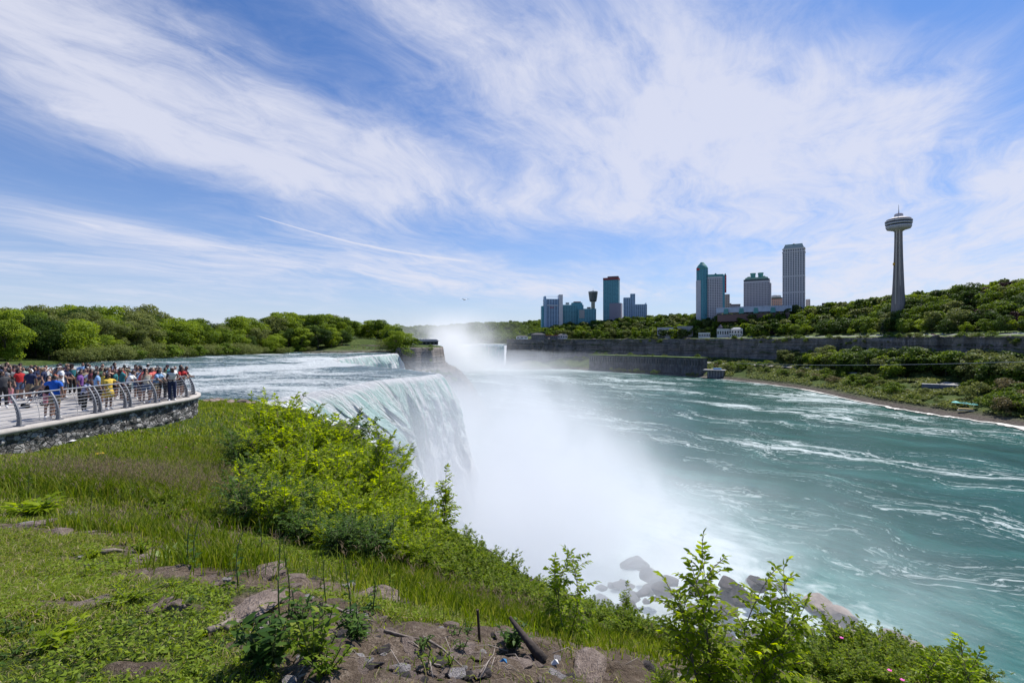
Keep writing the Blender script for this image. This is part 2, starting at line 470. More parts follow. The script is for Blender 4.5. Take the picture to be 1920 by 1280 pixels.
def foam_near(nt, bs, out):
    p = nt.pos(); x, y, z = nt.sep(p)
    # the current runs from the far left towards the lip
    u = x * .95 - y * .30; v = x * .30 + y * .95
    wob = nt.noise(p, .03, 3) - .5
    q = nt.vec(u * .30 + wob * 6.0, v + wob * 26.0, 0.0)
    a = nt.noise(q, .16, 8, .66); b = nt.noise(q, .9, 6, .7); big = nt.noise(nt.vec(u * .5, v, 3.0), .035, 3, .5)
    c3 = nt.noise(nt.vec(u * .7 + wob * 8.0, v, 6.0), 2.4, 5, .7)
    am = nt.new('ShaderNodeAttribute', attribute_name='white'); wm = E(nt, am.outputs['Fac'])
    m = nt.ss(a * .75 + b * .35 + (big - .5) * .85 + wm * .36 + (c3 - .5) * .6, .52, .74)
    dark = nt.ramp(b, [(.35, (.045, .10, .115)), (.55, (.11, .20, .215)), (.75, (.24, .35, .35))])
    nt.put(bs.inputs['Base Color'], nt.mix(m, dark, (.72, .77, .78)))
    nt.put(bs.inputs['Roughness'], m * .5 + .16)
    bs.inputs['IOR'].default_value = 1.33
    fine = nt.noise(nt.vec(u * .6, v, 0.0), 1.6, 6, .65)
    nt.put(bs.inputs['Normal'], nt.bump(fine * 1.6 + b * 2.0 + a * 2.6, 1.0, .9))
ry = np.concatenate([np.linspace(-60, 60, 40), np.linspace(61, 135, 210), np.geomspace(136, 420, 190)])
rc = np.concatenate([[0], np.geomspace(.25, 800, 330)])
RY, RC = np.meshgrid(ry, rc, indexing='ij')
xl = np.where(RY >= 67, crest_x(np.clip(RY, 67, 347)), -37 - (67 - RY) * .6)
RX = xl - RC
RZ = river_h(RX, RY)
def band(px0, py0, px1, py1, wd):
    """Whiter water along a ledge running between two points of the river surface."""
    a = np.array([(px0 - 960) / F, 1]) * (-RIVER_Z * F / (py0 - HZ)); b = np.array([(px1 - 960) / F, 1]) * (-RIVER_Z * F / (py1 - HZ))
    d = np.abs(seg_dist(RX, RY, np.array([a, b])))
    return np.exp(-(d / wd) ** 2)
wm = band(360, 700, 620, 686, 6) + band(460, 690, 700, 678, 14) + band(590, 672, 650, 682, 9) + band(350, 728, 470, 722, 2.5) + band(340, 712, 420, 708, 4) \
    + band(0, 694, 250, 690, 5) * .6 + band(560, 664, 740, 660, 12) * .3
wm = wm + (1 - smooth(RC, 0, 3.0)) * .25
rv = mesh_np('upper_river', np.stack([RX, RY, RZ], -1).reshape(-1, 3), grid_faces(*RX.shape), material('rapids', foam_near), smooth=True, attrs={'white': wm.ravel()})
tag(rv, 'fast blue green river with white rapids above the falls', kind='structure')

# --- the curtain: one sheet per fall, poured over the crest
def fall_mat(nt, bs, out):
    au = nt.new('ShaderNodeAttribute', attribute_name='along'); u = E(nt, au.outputs['Fac'])
    ad = nt.new('ShaderNodeAttribute', attribute_name='drop'); d = E(nt, ad.outputs['Fac'])
    wob = nt.noise(nt.vec(u * .15, d * .06, 0.0), 1.0, 3) - .5
    q = nt.vec(u + wob * 3.0, d * .075, 0.0)
    a = nt.noise(q, .42, 7, .6); b = nt.noise(nt.vec(u + wob * 1.5, d * .30, 3.0), 1.5, 7, .68); c = nt.noise(nt.vec(u, d * .6, 7.0), 4.0, 5, .65)
    aw = nt.new('ShaderNodeAttribute', attribute_name='green'); g = E(nt, aw.outputs['Fac'])
    t = nt.ss(a * .6 + b * .4, .43, .60)
    green = nt.ramp(c, [(.3, (.33, .60, .54)), (.7, (.60, .80, .76))])
    base = nt.mix((1.0 - t) * g, nt.ramp(b * .5 + c * .5, [(.36, (.76, .84, .87)), (.47, (.93, .95, .96)), (.7, (.98, .98, .98))]), green)
    nt.put(bs.inputs['Base Color'], base)
    bs.inputs['Roughness'].default_value = .55
    tr = nt.new('ShaderNodeBsdfTranslucent'); nt.put(tr.inputs['Color'], nt.mix(.25, base, (.97, .98, .98)))
    mx = nt.new('ShaderNodeMixShader'); mx.inputs[0].default_value = .10
    nt.l.new(bs.outputs[0], mx.inputs[1]); nt.l.new(tr.outputs[0], mx.inputs[2]); nt.l.new(mx.outputs[0], out.inputs['Surface'])
    nt.put(bs.inputs['Normal'], nt.bump(a * 2.2 + b * 2.0 + c * .9, 1.0, 1.3))
def curtain(name, pts, z0, height, throw, nu, nv, amp, label, green=(1.0, 6, 26), side=1, wide=0.0):
    pts = np.asarray(pts, float)
    L = np.concatenate([[0], np.cumsum(np.hypot(*np.diff(pts, axis=0).T))])
    u = np.linspace(0, L[-1], nu)
    cx, cy_ = np.interp(u, L, pts[:, 0]), np.interp(u, L, pts[:, 1])
    k = max(3, nu // 40)
    ker = np.ones(k) / k
    tx = np.convolve(np.pad(np.gradient(cx), k // 2, 'edge'), ker, 'same')[k // 2:k // 2 + nu]; ty = np.convolve(np.pad(np.gradient(cy_), k // 2, 'edge'), ker, 'same')[k // 2:k // 2 + nu]
    n = np.hypot(tx, ty); nx, ny = ty / n * side, -tx / n * side
    v = np.linspace(0, 1, nv) ** 1.5
    U, V = np.meshgrid(u, v)
    drop = V * height
    o = throw * np.sqrt(drop) * (1 + .16 * fbm(U * .06, U * 0 + 2, oct=3)) * (1 + wide * (1 - smooth(U, 28, 62)))
    o = o + wide * .8 * smooth(drop, 3, 9) * np.clip(9 - .2 * U, 0, 9)
    rid = np.abs(fbm(U * .30 + fbm(U * .05, drop * .05, oct=2), drop * .035, oct=4, gain=.55))
    rid2 = fbm(U * .9, drop * .22 + 9, oct=5, gain=.65)
    grow = smooth(drop, .4, 8)
    o = o + (rid * 3.0 + rid2 * 1.0) * amp * grow
    X = cx[None] + nx[None] * o; Y = cy_[None] + ny[None] * o
    Z = z0 - drop - .25 + fbm(U * .5, U * 0, oct=3) * .4 * (1 - smooth(drop, 0, 6))
    Z[0] = z0 - .2 + Z[0] * 0
    gr = green[0] * (1 - smooth(drop, green[1], green[2])) * smooth(drop, .2, 1.5)
    ob = mesh_np(name, np.stack([X, Y, Z], -1).reshape(-1, 3), grid_faces(nv, nu), material('falling_water', fall_mat), smooth=True,
                 attrs={'along': U.ravel(), 'drop': drop.ravel(), 'green': (gr * np.ones_like(U)).ravel()})
    return tag(ob, label, kind='structure')
yc = np.linspace(67, 347, 900)
cp = np.stack([crest_x(yc), yc], -1)
curtain('waterfall', cp, RIVER_Z, 54, 1.62, 1500, 190, 1.35, 'white and pale green waterfall pouring over a curved rock lip', wide=.9, green=(1.0, 7, 22))
# Horseshoe falls, a kilometre up the gorge
HS = [(-260, 1000), (-220, 1075), (-160, 1125), (-100, 1142), (-50, 1143), (-18, 1143)]
curtain('waterfall', HS, -6.4, 57, 1.2, 500, 60, 1.6, 'distant pale waterfall closing the far end of the gorge', green=(1.0, 20, 56))
plane_far = MB().prism([(-700, 1000), (-262, 1000), (-222, 1076), (-161, 1126), (-100, 1143), (-50, 1144), (-18, 1144), (60, 1190), (120, 3000), (-2500, 3000)], -9, -6.5)
tag(plane_far.build('river', MATS['rapids']), 'river surface upstream of the distant falls', kind='structure')

# --- white water boiling on the rocks at the foot of the near fall
def boil_mat(nt, bs, out):
    p = nt.pos()
    a = nt.noise(p, .35, 7, .65); b = nt.noise(p, 1.6, 6, .7)
    nt.put(bs.inputs['Base Color'], nt.ramp(a * .6 + b * .4, [(.35, (.60, .68, .71)), (.5, (.78, .81, .82)), (.7, (.88, .89, .90))]))
    bs.inputs['Roughness'].default_value = .8
    nt.put(bs.inputs['Normal'], nt.bump(a * 2 + b, .8, .8))
bu = np.linspace(0, 1, 240); bv = np.linspace(0, 1, 130)
BU, BV = np.meshgrid(bu, bv)
ya = 64 + BU * 70
x0 = crest_x(np.clip(ya, 67, 347)) + .3
reach = 27 + BU * 6
BX = x0 + BV * reach
BY = ya - BV * 6 + (BU < .02) * 0
zs = np.interp(BU, [0, .08, .16, .30, .44, .58, .8, 1], [-8.8, -9.4, -10.5, -13.5, -19, -31, -50, -60])
BZ = zs - np.interp(BV, [0, .12, .4, .8, 1], [0, 1.0, 4.0, 17, 46]) + fbm(BX * .13, BY * .13, oct=5, gain=.62) * 4.2 * smooth(BV, 0, .2) + np.abs(fbm(BX * .4, BY * .4 + 3, oct=3)) * 1.4 * smooth(BV, .02, .2)
BZ = np.maximum(BZ, LOW_Z - 2)
tag(mesh_np('white_water', np.stack([BX, BY, BZ], -1).reshape(-1, 3), grid_faces(*BX.shape), material('boiling_water', boil_mat), smooth=True),
    'white water boiling over the rocks under the near fall', kind='structure')

# ================================================================== lower river
def low_mat(nt, bs, out):
    p = nt.pos(); x, y, z = nt.sep(p)
    u = x * .58 - y * .81; v = x * .81 + y * .58            # along / across the current
    w1 = nt.noise(p, .008, 4) - .5; w2 = nt.noise(p, .03, 4) - .5
    w3 = nt.noise(p, .075, 3) - .5
    uu = u + w1 * 80.0 + w2 * 60.0; vv = v + w1 * 110.0 + w2 * 34.0 + w3 * 9.0
    base = nt.noise(nt.vec(uu * .25, vv, 0.0), .05, 6, .6)
    deep = nt.ramp(base, [(.3, (.004, .043, .035)), (.55, (.008, .070, .058)), (.75, (.024, .125, .106))])
    # thin drifting foam lines
    r1 = nt.noise(nt.vec(uu * .16, vv, 1.0), .050, 6, .58); r1 = 1.0 - (r1 - .5).abs() * 7.0
    r2 = nt.noise(nt.vec(uu * .30, vv, 4.0), .11, 6, .62); r2 = 1.0 - (r2 - .5).abs() * 7.0
    patch = nt.noise(nt.vec(uu * .3, vv, 8.0), .022, 4, .55); sp = nt.noise(nt.vec(uu * .6, vv, 2.0), .55, 5, .7)
    # more foam towards the far shore and up by the distant falls
    far = nt.ss(v, 300.0, 620.0)
    l1 = nt.ss(r1 + (patch - .5) * 1.9 + far * .12 + (sp - .5) * 1.2, .94, 1.24)
    l2 = nt.ss(r2 + (patch - .5) * 2.1 + far * .26 + (sp - .5) * 1.7, .98, 1.42)
    # pale churned apron spreading from the foot of the falls
    dx_ = (x + 4.0 + (y - 120.0) * .05)
    n3 = nt.noise(nt.vec(u * .6, v, 11.0), .030, 7, .62); n4 = nt.noise(nt.vec(u * .5, v, 12.0), .14, 6, .65)
    yy = (y - 130.0) * (1 / 105.0)
    dd = dx_ * (1 / 92.0)
    rad = (dd * dd + yy * yy)
    n5 = nt.noise(nt.vec(u * .45 + w2 * 30.0, v + w2 * 40.0, 13.0), .32, 7, .7)
    ap = nt.ss(1.25 - rad + (n3 - .5) * 1.5 + (n4 - .5) * 1.1 + (n5 - .5) * 1.5, .25, 1.0)
    halo = nt.ss(1.9 - rad * .75 + (n3 - .5) * 1.6 + (n4 - .5) * 1.2, .3, 1.6)
    c = nt.mix(halo * .45, deep, nt.ramp(n4, [(.35, (.07, .26, .24)), (.6, (.17, .40, .37))]))
    horse = nt.ss(y, 860.0, 1110.0) * .6 * nt.ss(n4, .25, .6)
    foam = (l1 * .78).max(l2 * .62).max(ap).max(horse)
    c = nt.mix(foam, c, (.54, .61, .61))
    nt.put(bs.inputs['Base Color'], c)
    nt.put(bs.inputs['Roughness'], foam * .4 + .26)
    bs.inputs['Specular IOR Level'].default_value = .35
    bs.inputs['IOR'].default_value = 1.33
    wv = nt.noise(nt.vec(u * .7, v, 0.0), .35, 6, .6); wb = nt.noise(p, .05, 4, .55)
    nt.put(bs.inputs['Normal'], nt.bump(wv * 1.0 + wb * 2.0, .38, 1.0))
lx = np.linspace(-300, 620, 300); ly = np.linspace(-300, 1180, 420)
LX, LY = np.meshgrid(lx, ly)
LZ = LOW_Z + fbm(LX * .05, LY * .05, oct=4) * .5
tag(mesh_np('lower_river', np.stack([LX, LY, LZ], -1).reshape(-1, 3), grid_faces(*LX.shape), material('gorge_water', low_mat), smooth=True),
    'teal green river in the gorge streaked with white foam', kind='structure')

# ================================================================== island between the falls
ISL = np.array([(-900, -40), (-500, 40), (-260, 105), (-161, 152), (-166, 190), (-178, 240), (-166, 305), (-153, 344), (-100, 360), (-84, 350), (-71, 352), (-60, 362), (-55, 376), (-62, 430), (-78, 520), (-120, 640), (-200, 800), (-270, 960), (-300, 1010)], float)
ROCKI = 9
_ir = np.array(ISL)
def isl_d(x, y):
    """Metres inside the island outline (positive inside)."""
    return -seg_dist(x, y, ISL) * -1
def island_z(x, y):
    x = np.asarray(x, float); y = np.asarray(y, float)
    d = seg_dist(x, y, ISL)           # + on left of direction = inside
    gorge = smooth(x + (y < 348) * -400, -88, -80) + smooth(y, 380, 400)
    gorge = np.clip(gorge, 0, 1)
    dg = d + fbm(x * .12, y * .12, oct=4) * 1.6 * gorge
    top = -7.6 + np.clip(d, 0, 220) * .065 + smooth(y, 330, 430) * np.clip(d, 0, 60) * .09 + fbm(x * .03, y * .03) * 1.0
    top = np.where(gorge > .5, np.maximum(top, -4.4 + np.clip(dg, 0, 80) * .05), top)
    out_r = RIVER_Z - 2.5
    wet = np.where(d > 0, top, out_r)
    k = np.clip((d + 2) / 4, 0, 1)
    river_side = out_r * (1 - k) + top * k
    q = np.clip(-dg, 0, 400)
    cliff = np.interp(q, [0, 1.2, 2.5, 5, 16, 26, 36, 46], [0, 10, 15, 17.5, 24, 35, 54, 72])
    gz = np.where(dg > 0, top, -4.4 - cliff + (.5 - np.abs(fbm(x * .16, y * .16, oct=5, gain=.65)) * 2.8) * np.clip(q * .3, 0, 5.5))
    return river_side * (1 - gorge) + gz * gorge
def rock_veg(nt, bs, out):
    p = nt.pos(); x, y, z = nt.sep(p)
    g = nt.new('ShaderNodeNewGeometry'); nn = nt.sep(g.outputs['True Normal'])
    n = nt.noise(p, .08, 8, .6); n2 = nt.noise(p, .5, 6, .65)
    strat = nt.noise(nt.vec(x * .012, y * .012, z * .55), 1.0, 6, .7)
    vert = nt.noise(nt.vec(x * .14, y * .14, z * .02), 1.0, 6, .7)
    rock = nt.ramp(strat * .6 + vert * .3 + n2 * .2, [(.36, (.045, .040, .038)), (.48, (.13, .115, .105)), (.58, (.24, .21, .19)), (.70, (.38, .34, .31))])
    green = nt.ramp(n * .5 + n2 * .5, [(.34, (.030, .050, .014)), (.52, (.065, .095, .025)), (.66, (.13, .15, .05))])
    brown = nt.ramp(n2, [(.35, (.05, .042, .036)), (.65, (.145, .125, .11))])
    steep = nt.ss(nn[2], .78, .55)
    st = nt.m('SUBTRACT', 1.0, nt.ss(nn[2] + (n2 - .5) * .2, .50, .74))
    pt = nt.ss(nt.noise(p, .045, 5, .65), .50, .60) * nt.ss(z, -40.0, -22.0) * nt.ss(n2, .38, .52)
    st = st * (1.0 - pt * .8)
    low = nt.ss(n + (nn[2] - .8) * -1.2, .50, .66)
    c = nt.mix(low * .7, green, brown)
    stone_ = nt.ss(y, 342.0, 348.0) * nt.m('SUBTRACT', 1.0, nt.ss(x, 25.0, 60.0)) * nt.m('SUBTRACT', 1.0, nt.ss(z, -8.0, -5.5)) * nt.ss(n2, .36, .5)
    c = nt.mix(stone_ * .85, c, rock)
    shore = nt.m('SUBTRACT', 1.0, nt.ss(z + (n2 - .5) * 5.0, LOW_Z + 1.5, LOW_Z + 7.0))
    c = nt.mix(shore, c, brown)
    c = nt.mix(st, c, rock)
    nt.put(bs.inputs['Base Color'], c); bs.inputs['Roughness'].default_value = .95
    bs.inputs['Specular IOR Level'].default_value = .1
    nt.put(bs.inputs['Normal'], nt.bump(strat * 1.5 + n2 + vert, .8, 1.5))
ix = np.concatenate([np.linspace(-900, -260, 50), np.linspace(-255, -105, 60), np.linspace(-104, 20, 190)])
iy = np.concatenate([np.linspace(-40, 330, 90), np.linspace(332, 480, 170), np.linspace(485, 1010, 90)])
IX, IY = np.meshgrid(ix, iy)
IZ = island_z(IX, IY)
_f = grid_faces(*IX.shape); _bad = ((IY < 349.5) & (IX > crest_x(np.clip(IY, 67, 347)) - 3)).ravel()
_f = _f[~_bad[_f].any(1)]
tag(mesh_np('island', np.stack([IX, IY, IZ], -1).reshape(-1, 3), _f, material('rock_and_scrub', rock_veg), smooth=False),
    'wooded island ending in a dark layered cliff between the two falls', kind='structure')

# ================================================================== far bank: shore, talus, cliff, parkway, wooded hill
S_ = np.array([(-30, 1119), (60, 1112), (121, 1103), (248, 937), (337, 827), (380, 639), (352, 469), (354, 407), (367, 347), (380, 200), (400, 0), (400, -300)], float)
C_ = np.array([(-22, 1133), (62, 1150), (150, 1163), (290, 1030), (395, 915), (474, 750), (470, 600), (472, 530), (484, 450), (500, 250), (520, 0), (520, -300)], float)
HT = np.array([18, 28, 36, 45, 46, 46, 50, 52, 56, 60, 60, 60], float)       # height of the hill
H0 = np.array([40, 45, 32, 30, 34, 60, 70, 70, 60, 60, 60, 60], float)        # where its foot begins
FT = np.array([-52, -50, -34, -31, -30, -30, -33, -34, -34, -34, -34, -34], float)
SN = np.arange(len(S_), dtype=float)
def _sm(s, arr):
    s = np.asarray(s, float)
    f = lambda q: np.interp(q, SN, arr)
    return (f(s - .35) + f(s - .18) + 2 * f(s) + f(s + .18) + f(s + .35)) / 6
def can(s, q):
    """Far bank. q from -1 (shore) to 0 (foot of the cliff); q > 0 metres back from the cliff top."""
    s = np.asarray(s, float) + 0 * np.asarray(q, float); q = np.asarray(q, float) + 0 * s
    sx, sy, cx, cy_ = _sm(s, S_[:, 0]), _sm(s, S_[:, 1]), _sm(s, C_[:, 0]), _sm(s, C_[:, 1])
    dx_, dy_ = cx - sx, cy_ - sy; L = np.hypot(dx_, dy_); ux, uy = dx_ / L, dy_ / L
    jut = fbm(s * 5.0, s * 0 + 3, oct=4, gain=.55) * 13.0 * smooth(s, .3, 1.2); cx = cx + ux * jut; cy_ = cy_ + uy * jut; dx_, dy_ = cx - sx, cy_ - sy
    q1 = np.clip(q, -1.6, 0)
    x = cx + q1 * dx_ + np.clip(q, 0, None) * ux; y = cy_ + q1 * dy_ + np.clip(q, 0, None) * uy
    foot, ht, h0 = _sm(s, FT), _sm(s, HT), _sm(s, H0)
    z_t = LOW_Z - .5 + (foot - LOW_Z) * np.clip(1 + q1, -.3, 1) ** .95
    foot = foot + fbm(s * 8.0, s * 0 + 7, oct=3) * 5.0 * (q > -.3)
    z = z_t + (5.2 - foot) * np.interp(np.clip(q / 7, 0, 1), [0, .2, .34, .5, .62, 1], [0, .30, .36, .66, .70, 1])
    rise = smooth(q, h0, h0 + 120) * (ht - 6)
    slope = .11 * np.clip(q - 12, 0, 60) * smooth(s, 3.2, 4.6)
    z = np.where(q > 7, 5.2 + .8 * smooth(q, 7, 12) + slope + rise * (1 - slope / 60), z)
    return x, y, z
cs = np.linspace(0, 11, 640)
cq = np.concatenate([np.linspace(-1.5, 0, 46)[:-1], np.linspace(0, 7, 20), [7.6, 9, 12, 20, 28], np.linspace(36, 250, 34), [300, 420, 700, 1200, 2500]])
CQ, CS = np.meshgrid(cq, cs)
CX, CY, CZ = can(CS, CQ)
rel = ((CQ > 0) & (CQ < 7.5))
strat = np.round(CZ / 3.2) * 3.2
ledge = fbm(CX * .02, CZ * .45, oct=4) * 3.0 + fbm(CX * .10 + CY * .07, CZ * .12, oct=4) * 2.5
ang = np.arctan2(_sm(CS, C_[:, 1] - S_[:, 1]), _sm(CS, C_[:, 0] - S_[:, 0]))
off = np.where(rel, ledge, 0) * smooth(CQ, 0, .6)
CX = CX + np.cos(ang) * off; CY = CY + np.sin(ang) * off
tal = (CQ <= 0) & (CQ > -1.05)
CZ = CZ + np.where(tal, fbm(CX * .045, CY * .045, oct=5) * 4.0 * (1 - np.abs(CQ * 2 + 1).clip(0, 1) ** 2), 0)
CZ = CZ + np.where(CQ > 40, fbm(CX * .01, CY * .01, oct=3) * 4.0, 0)
tag(mesh_np('far_bank', np.stack([CX, CY, CZ], -1).reshape(-1, 3), grid_faces(*CX.shape), MATS['rock_and_scrub'], smooth=False),
    'far side of the gorge: stony shore, scrub slope, dark layered cliff and wooded hill', kind='structure')
# pale shore foam and the parkway
def strip(name, s0, s1, q0, q1, n, mat, dz, label, kind='structure'):
    ss_ = np.linspace(s0, s1, n); qq = np.linspace(q0, q1, 5)
    Q, Sg = np.meshgrid(qq, ss_)
    x, y, z = can(Sg, Q)
    return tag(mesh_np(name, np.stack([x, y, z + dz], -1).reshape(-1, 3), grid_faces(*x.shape), mat), label, kind=kind)
strip('road', 1.0, 11, 20, 31, 300, plain('asphalt_far', (.17, .165, .165), .9), .25, 'grey parkway along the top of the far cliff')
strip('lawn', 2.0, 11, 12, 19.5, 300, plain('mown_grass', (.13, .20, .035), .9), .22, 'mown grass along the cliff top')
strip('lawn', 4.2, 11, 32, 58, 300, MATS['mown_grass'], .22, 'mown park lawn behind the parkway')
strip('path', 3.3, 11, -.36, -.30, 300, plain('gravel_far', (.32, .30, .28), .95), 1.6, 'pale service road along the foot of the far slope')

# foam gathered along the far shore, and the pale froth patch in the eddy on the right
ss_ = np.linspace(2.2, 9.5, 1500); e0 = -1.0 + .03 * fbm(ss_ * 9, ss_ * 0, oct=4)
wdt = .018 + .05 * np.clip(fbm(ss_ * 16, ss_ * 0 + 5, oct=4) + .1, 0, 1) + .22 * np.exp(-((ss_ - 8.15) / .20) ** 2)
Qf = e0[:, None] - wdt[:, None] * np.linspace(-.5, 1, 4)[None]; Sf = ss_[:, None] + Qf * 0
fx, fy, _z = can(Sf, Qf)
froth = plain('froth', (.62, .60, .55), .9, 0, .12, .5)
tag(mesh_np('foam', np.stack([fx, fy, np.full_like(fx, LOW_Z + .75)], -1).reshape(-1, 3), grid_faces(*fx.shape), froth), 'pale foam collected along the far shore', kind='structure')
# land beyond the distant falls
def far_land_z(x, y):
    px = 960 + x / y * F
    ty = np.interp(px, [700, 780, 840, 900, 1000, 1075, 1150], [614, 613, 611, 606, 603, 598, 598])
    return -6.8 + smooth(y, 1380, 1900) * (np.maximum((HZ - ty) / F * 1900 - 17, 0) + 6.8)
fy_ = np.geomspace(1300, 5000, 60); fp = np.linspace(500, 1200, 70)
FY, FP = np.meshgrid(fy_, fp, indexing='ij'); FX = (FP - 960) / F * FY
_fz = np.where(FY > 1900, far_land_z(FX / FY * 1900, FX * 0 + 1900.0) * 1.0, far_land_z(FX, FY))
tag(mesh_np('far_land', np.stack([FX, FY, _fz], -1).reshape(-1, 3), grid_faces(*FX.shape), MATS['rock_and_scrub'], smooth=True), 'low wooded land beyond the distant falls', kind='structure')
# grassy heaps of fallen rock below the cliff by the power station
for (hx, hy, hr, hh, lb) in [(112, 1118, 30, 24, 'steep grassy heap of fallen rock left of the power station'), (40, 1120, 52, 20, 'low misty heap of fallen rock by the distant falls')]:
    a = np.linspace(0, 2 * math.pi, 60); r_ = np.linspace(0, 1, 22); RR, AA = np.meshgrid(r_, a)
    hx_ = hx + RR * hr * np.cos(AA) * 1.25; hy_ = hy + RR * hr * np.sin(AA)
    hz_ = LOW_Z - 1 + hh * (1 - RR) ** .9 + fbm(hx_ * .09, hy_ * .09, oct=5) * 4 * (1 - RR)
    tag(mesh_np('rock_heap', np.stack([hx_, hy_, hz_], -1).reshape(-1, 3), grid_faces(60, 22), MATS['rock_and_scrub']), lb, kind='structure')
# ================================================================== spray and mist
def mist_near(nt, bs, out):
    p = nt.pos(); x, y, z = nt.sep(p)
    wob = nt.noise(p, .035, 2, .5) - .5
    n = nt.noise(nt.vec(x + wob * 40.0, y, z * .7), .042, 5, .62)
    h = z - LOW_Z
    nb = nt.noise(nt.vec(x, y * .8, z), .020, 3, .55)
    # foot of the near fall: dense, leaning out over the river
    base = nt.lin(y, 60.0, 130.0, -30.0, -12.0)          # x of the foot of the falls
    d = x - base + (n - .5) * 36.0 + (nb - .5) * 30.0
    out_ = nt.ss(d - h * .22, -16.0, 10.0)
    dn = d.max(0.0) * (1 / 37.0)
    hh = (h + (n - .5) * 24.0 + (nb - .5) * 46.0).max(0.0)
    top = nt.m('SUBTRACT', 54.0, d.max(0.0) * .42).max(9.0)  # the plume sinks away from the fall
    k = hh / top
    body = (-1.0 * dn * dn).exp() * (-1.0 * k * k * k).exp()
    wy = nt.ss(y, 50.0, 85.0) * nt.m('SUBTRACT', 1.0, nt.ss(y, 135.0, 215.0))
    near = body * wy * out_
    # thinner veil drifting up the gorge below the island
    d2 = x - nt.lin(y, 150.0, 350.0, -38.0, -80.0)
    q2 = d2 * (1 / 62.0)
    k2 = h * (1 / 33.0)
    veil = (-1.0 * q2 * q2).exp() * (-1.0 * k2 * k2 * k2).exp() * nt.ss(d2, -8.0, 14.0) * nt.ss(y, 110.0, 190.0)  * nt.m('SUBTRACT', 1.0, nt.ss(y, 330.0, 355.0))
    kl = (h + (n - .5) * 14.0) * (1 / 15.0); dl = (x - base - 40.0) * (1 / 52.0)
    low = (-1.0 * (kl * kl + dl * dl)).exp() * nt.ss(y, 62.0, 96.0) * nt.m('SUBTRACT', 1.0, nt.ss(y, 140.0, 215.0)) * (nt.ss(n, .42, .60) * .055 + .006)
    dens = low + near * nt.ss(n, .43, .56) * .125 + near * .010 + veil * (nt.ss(n, .34, .66) * .045 + .012)
    pv = nt.new('ShaderNodeVolumePrincipled')
    pv.inputs['Color'].default_value = (.915, .93, .955, 1)
    pv.inputs['Anisotropy'].default_value = 0.35
    nt.put(pv.inputs['Density'], dens)
    nt.n.remove(bs); nt.l.new(pv.outputs[0], out.inputs['Volume'])
m1 = material('spray_mist', mist_near); m1.cycles.volume_step_rate = .28
b_ = MB().box((22, 205, -33), (190, 320, 60))
tag(b_.build('mist', m1), 'white spray rising from the foot of the near falls', kind='stuff')
def mist_far(nt, bs, out):
    p = nt.pos(); x, y, z = nt.sep(p)
    n = nt.noise(p, .013, 4, .6)
    h = z - LOW_Z
    cx = x + 152.0 - h * .30
    q = cx * (1 / 72.0); yy = (y - 1010.0) * (1 / 90.0)
    hh = h + (n - .5) * 70.0
    k = hh * (1 / 88.0)
    col = (-1.0 * (q * q + yy * yy)).exp() * (-1.0 * k * k * k).exp()
    q2 = (x + 90.0) * (1 / 120.0); k2 = h * (1 / 20.0)
    low = (-1.0 * (q2 * q2 + yy * yy)).exp() * (-1.0 * k2 * k2).exp()
    dens = col * nt.ss(n, .34, .60) * .042 + low * .012
    pv = nt.new('ShaderNodeVolumePrincipled')
    pv.inputs['Color'].default_value = (1, 1, 1, 1); pv.inputs['Anisotropy'].default_value = .35
    nt.put(pv.inputs['Density'], dens)
    nt.n.remove(bs); nt.l.new(pv.outputs[0], out.inputs['Volume'])
m2 = material('far_spray', mist_far); m2.cycles.volume_step_rate = .5
tag(MB().box((-80, 1000, 6), (420, 240, 134)).build('mist', m2), 'tall pale plume of mist above the distant falls', kind='stuff')

# ================================================================== foliage
def leaf_mat(name, dark, mid, light, trans=.35, rough=.5, obj=.3, tint=None):
    def fn(nt, bs, out):
        g = nt.new('ShaderNodeNewGeometry'); ri = E(nt, g.outputs['Random Per Island'])
        oi = nt.new('ShaderNodeObjectInfo'); ro = E(nt, oi.outputs['Random'])
        v = (ri * (1 - obj) + ro * obj)
        c = nt.ramp(v, [(.1, dark), (.5, mid), (.9, light)])
        nt.put(bs.inputs['Base Color'], c)
        bs.inputs['Roughness'].default_value = rough
        bs.inputs['Specular IOR Level'].default_value = .08
        tr = nt.new('ShaderNodeBsdfTranslucent')
        hs = nt.new('ShaderNodeHueSaturation'); hs.inputs['Hue'].default_value = .488; hs.inputs['Saturation'].default_value = 1.1; hs.inputs['Value'].default_value = 1.7
        nt.put(hs.inputs['Color'], c); nt.l.new(hs.outputs[0], tr.inputs['Color'])
        mx = nt.new('ShaderNodeMixShader'); mx.inputs[0].default_value = trans
        nt.l.new(bs.outputs[0], mx.inputs[1]); nt.l.new(tr.outputs[0], mx.inputs[2])
        nt.l.new(mx.outputs[0], out.inputs['Surface'])
    return material(name, fn)
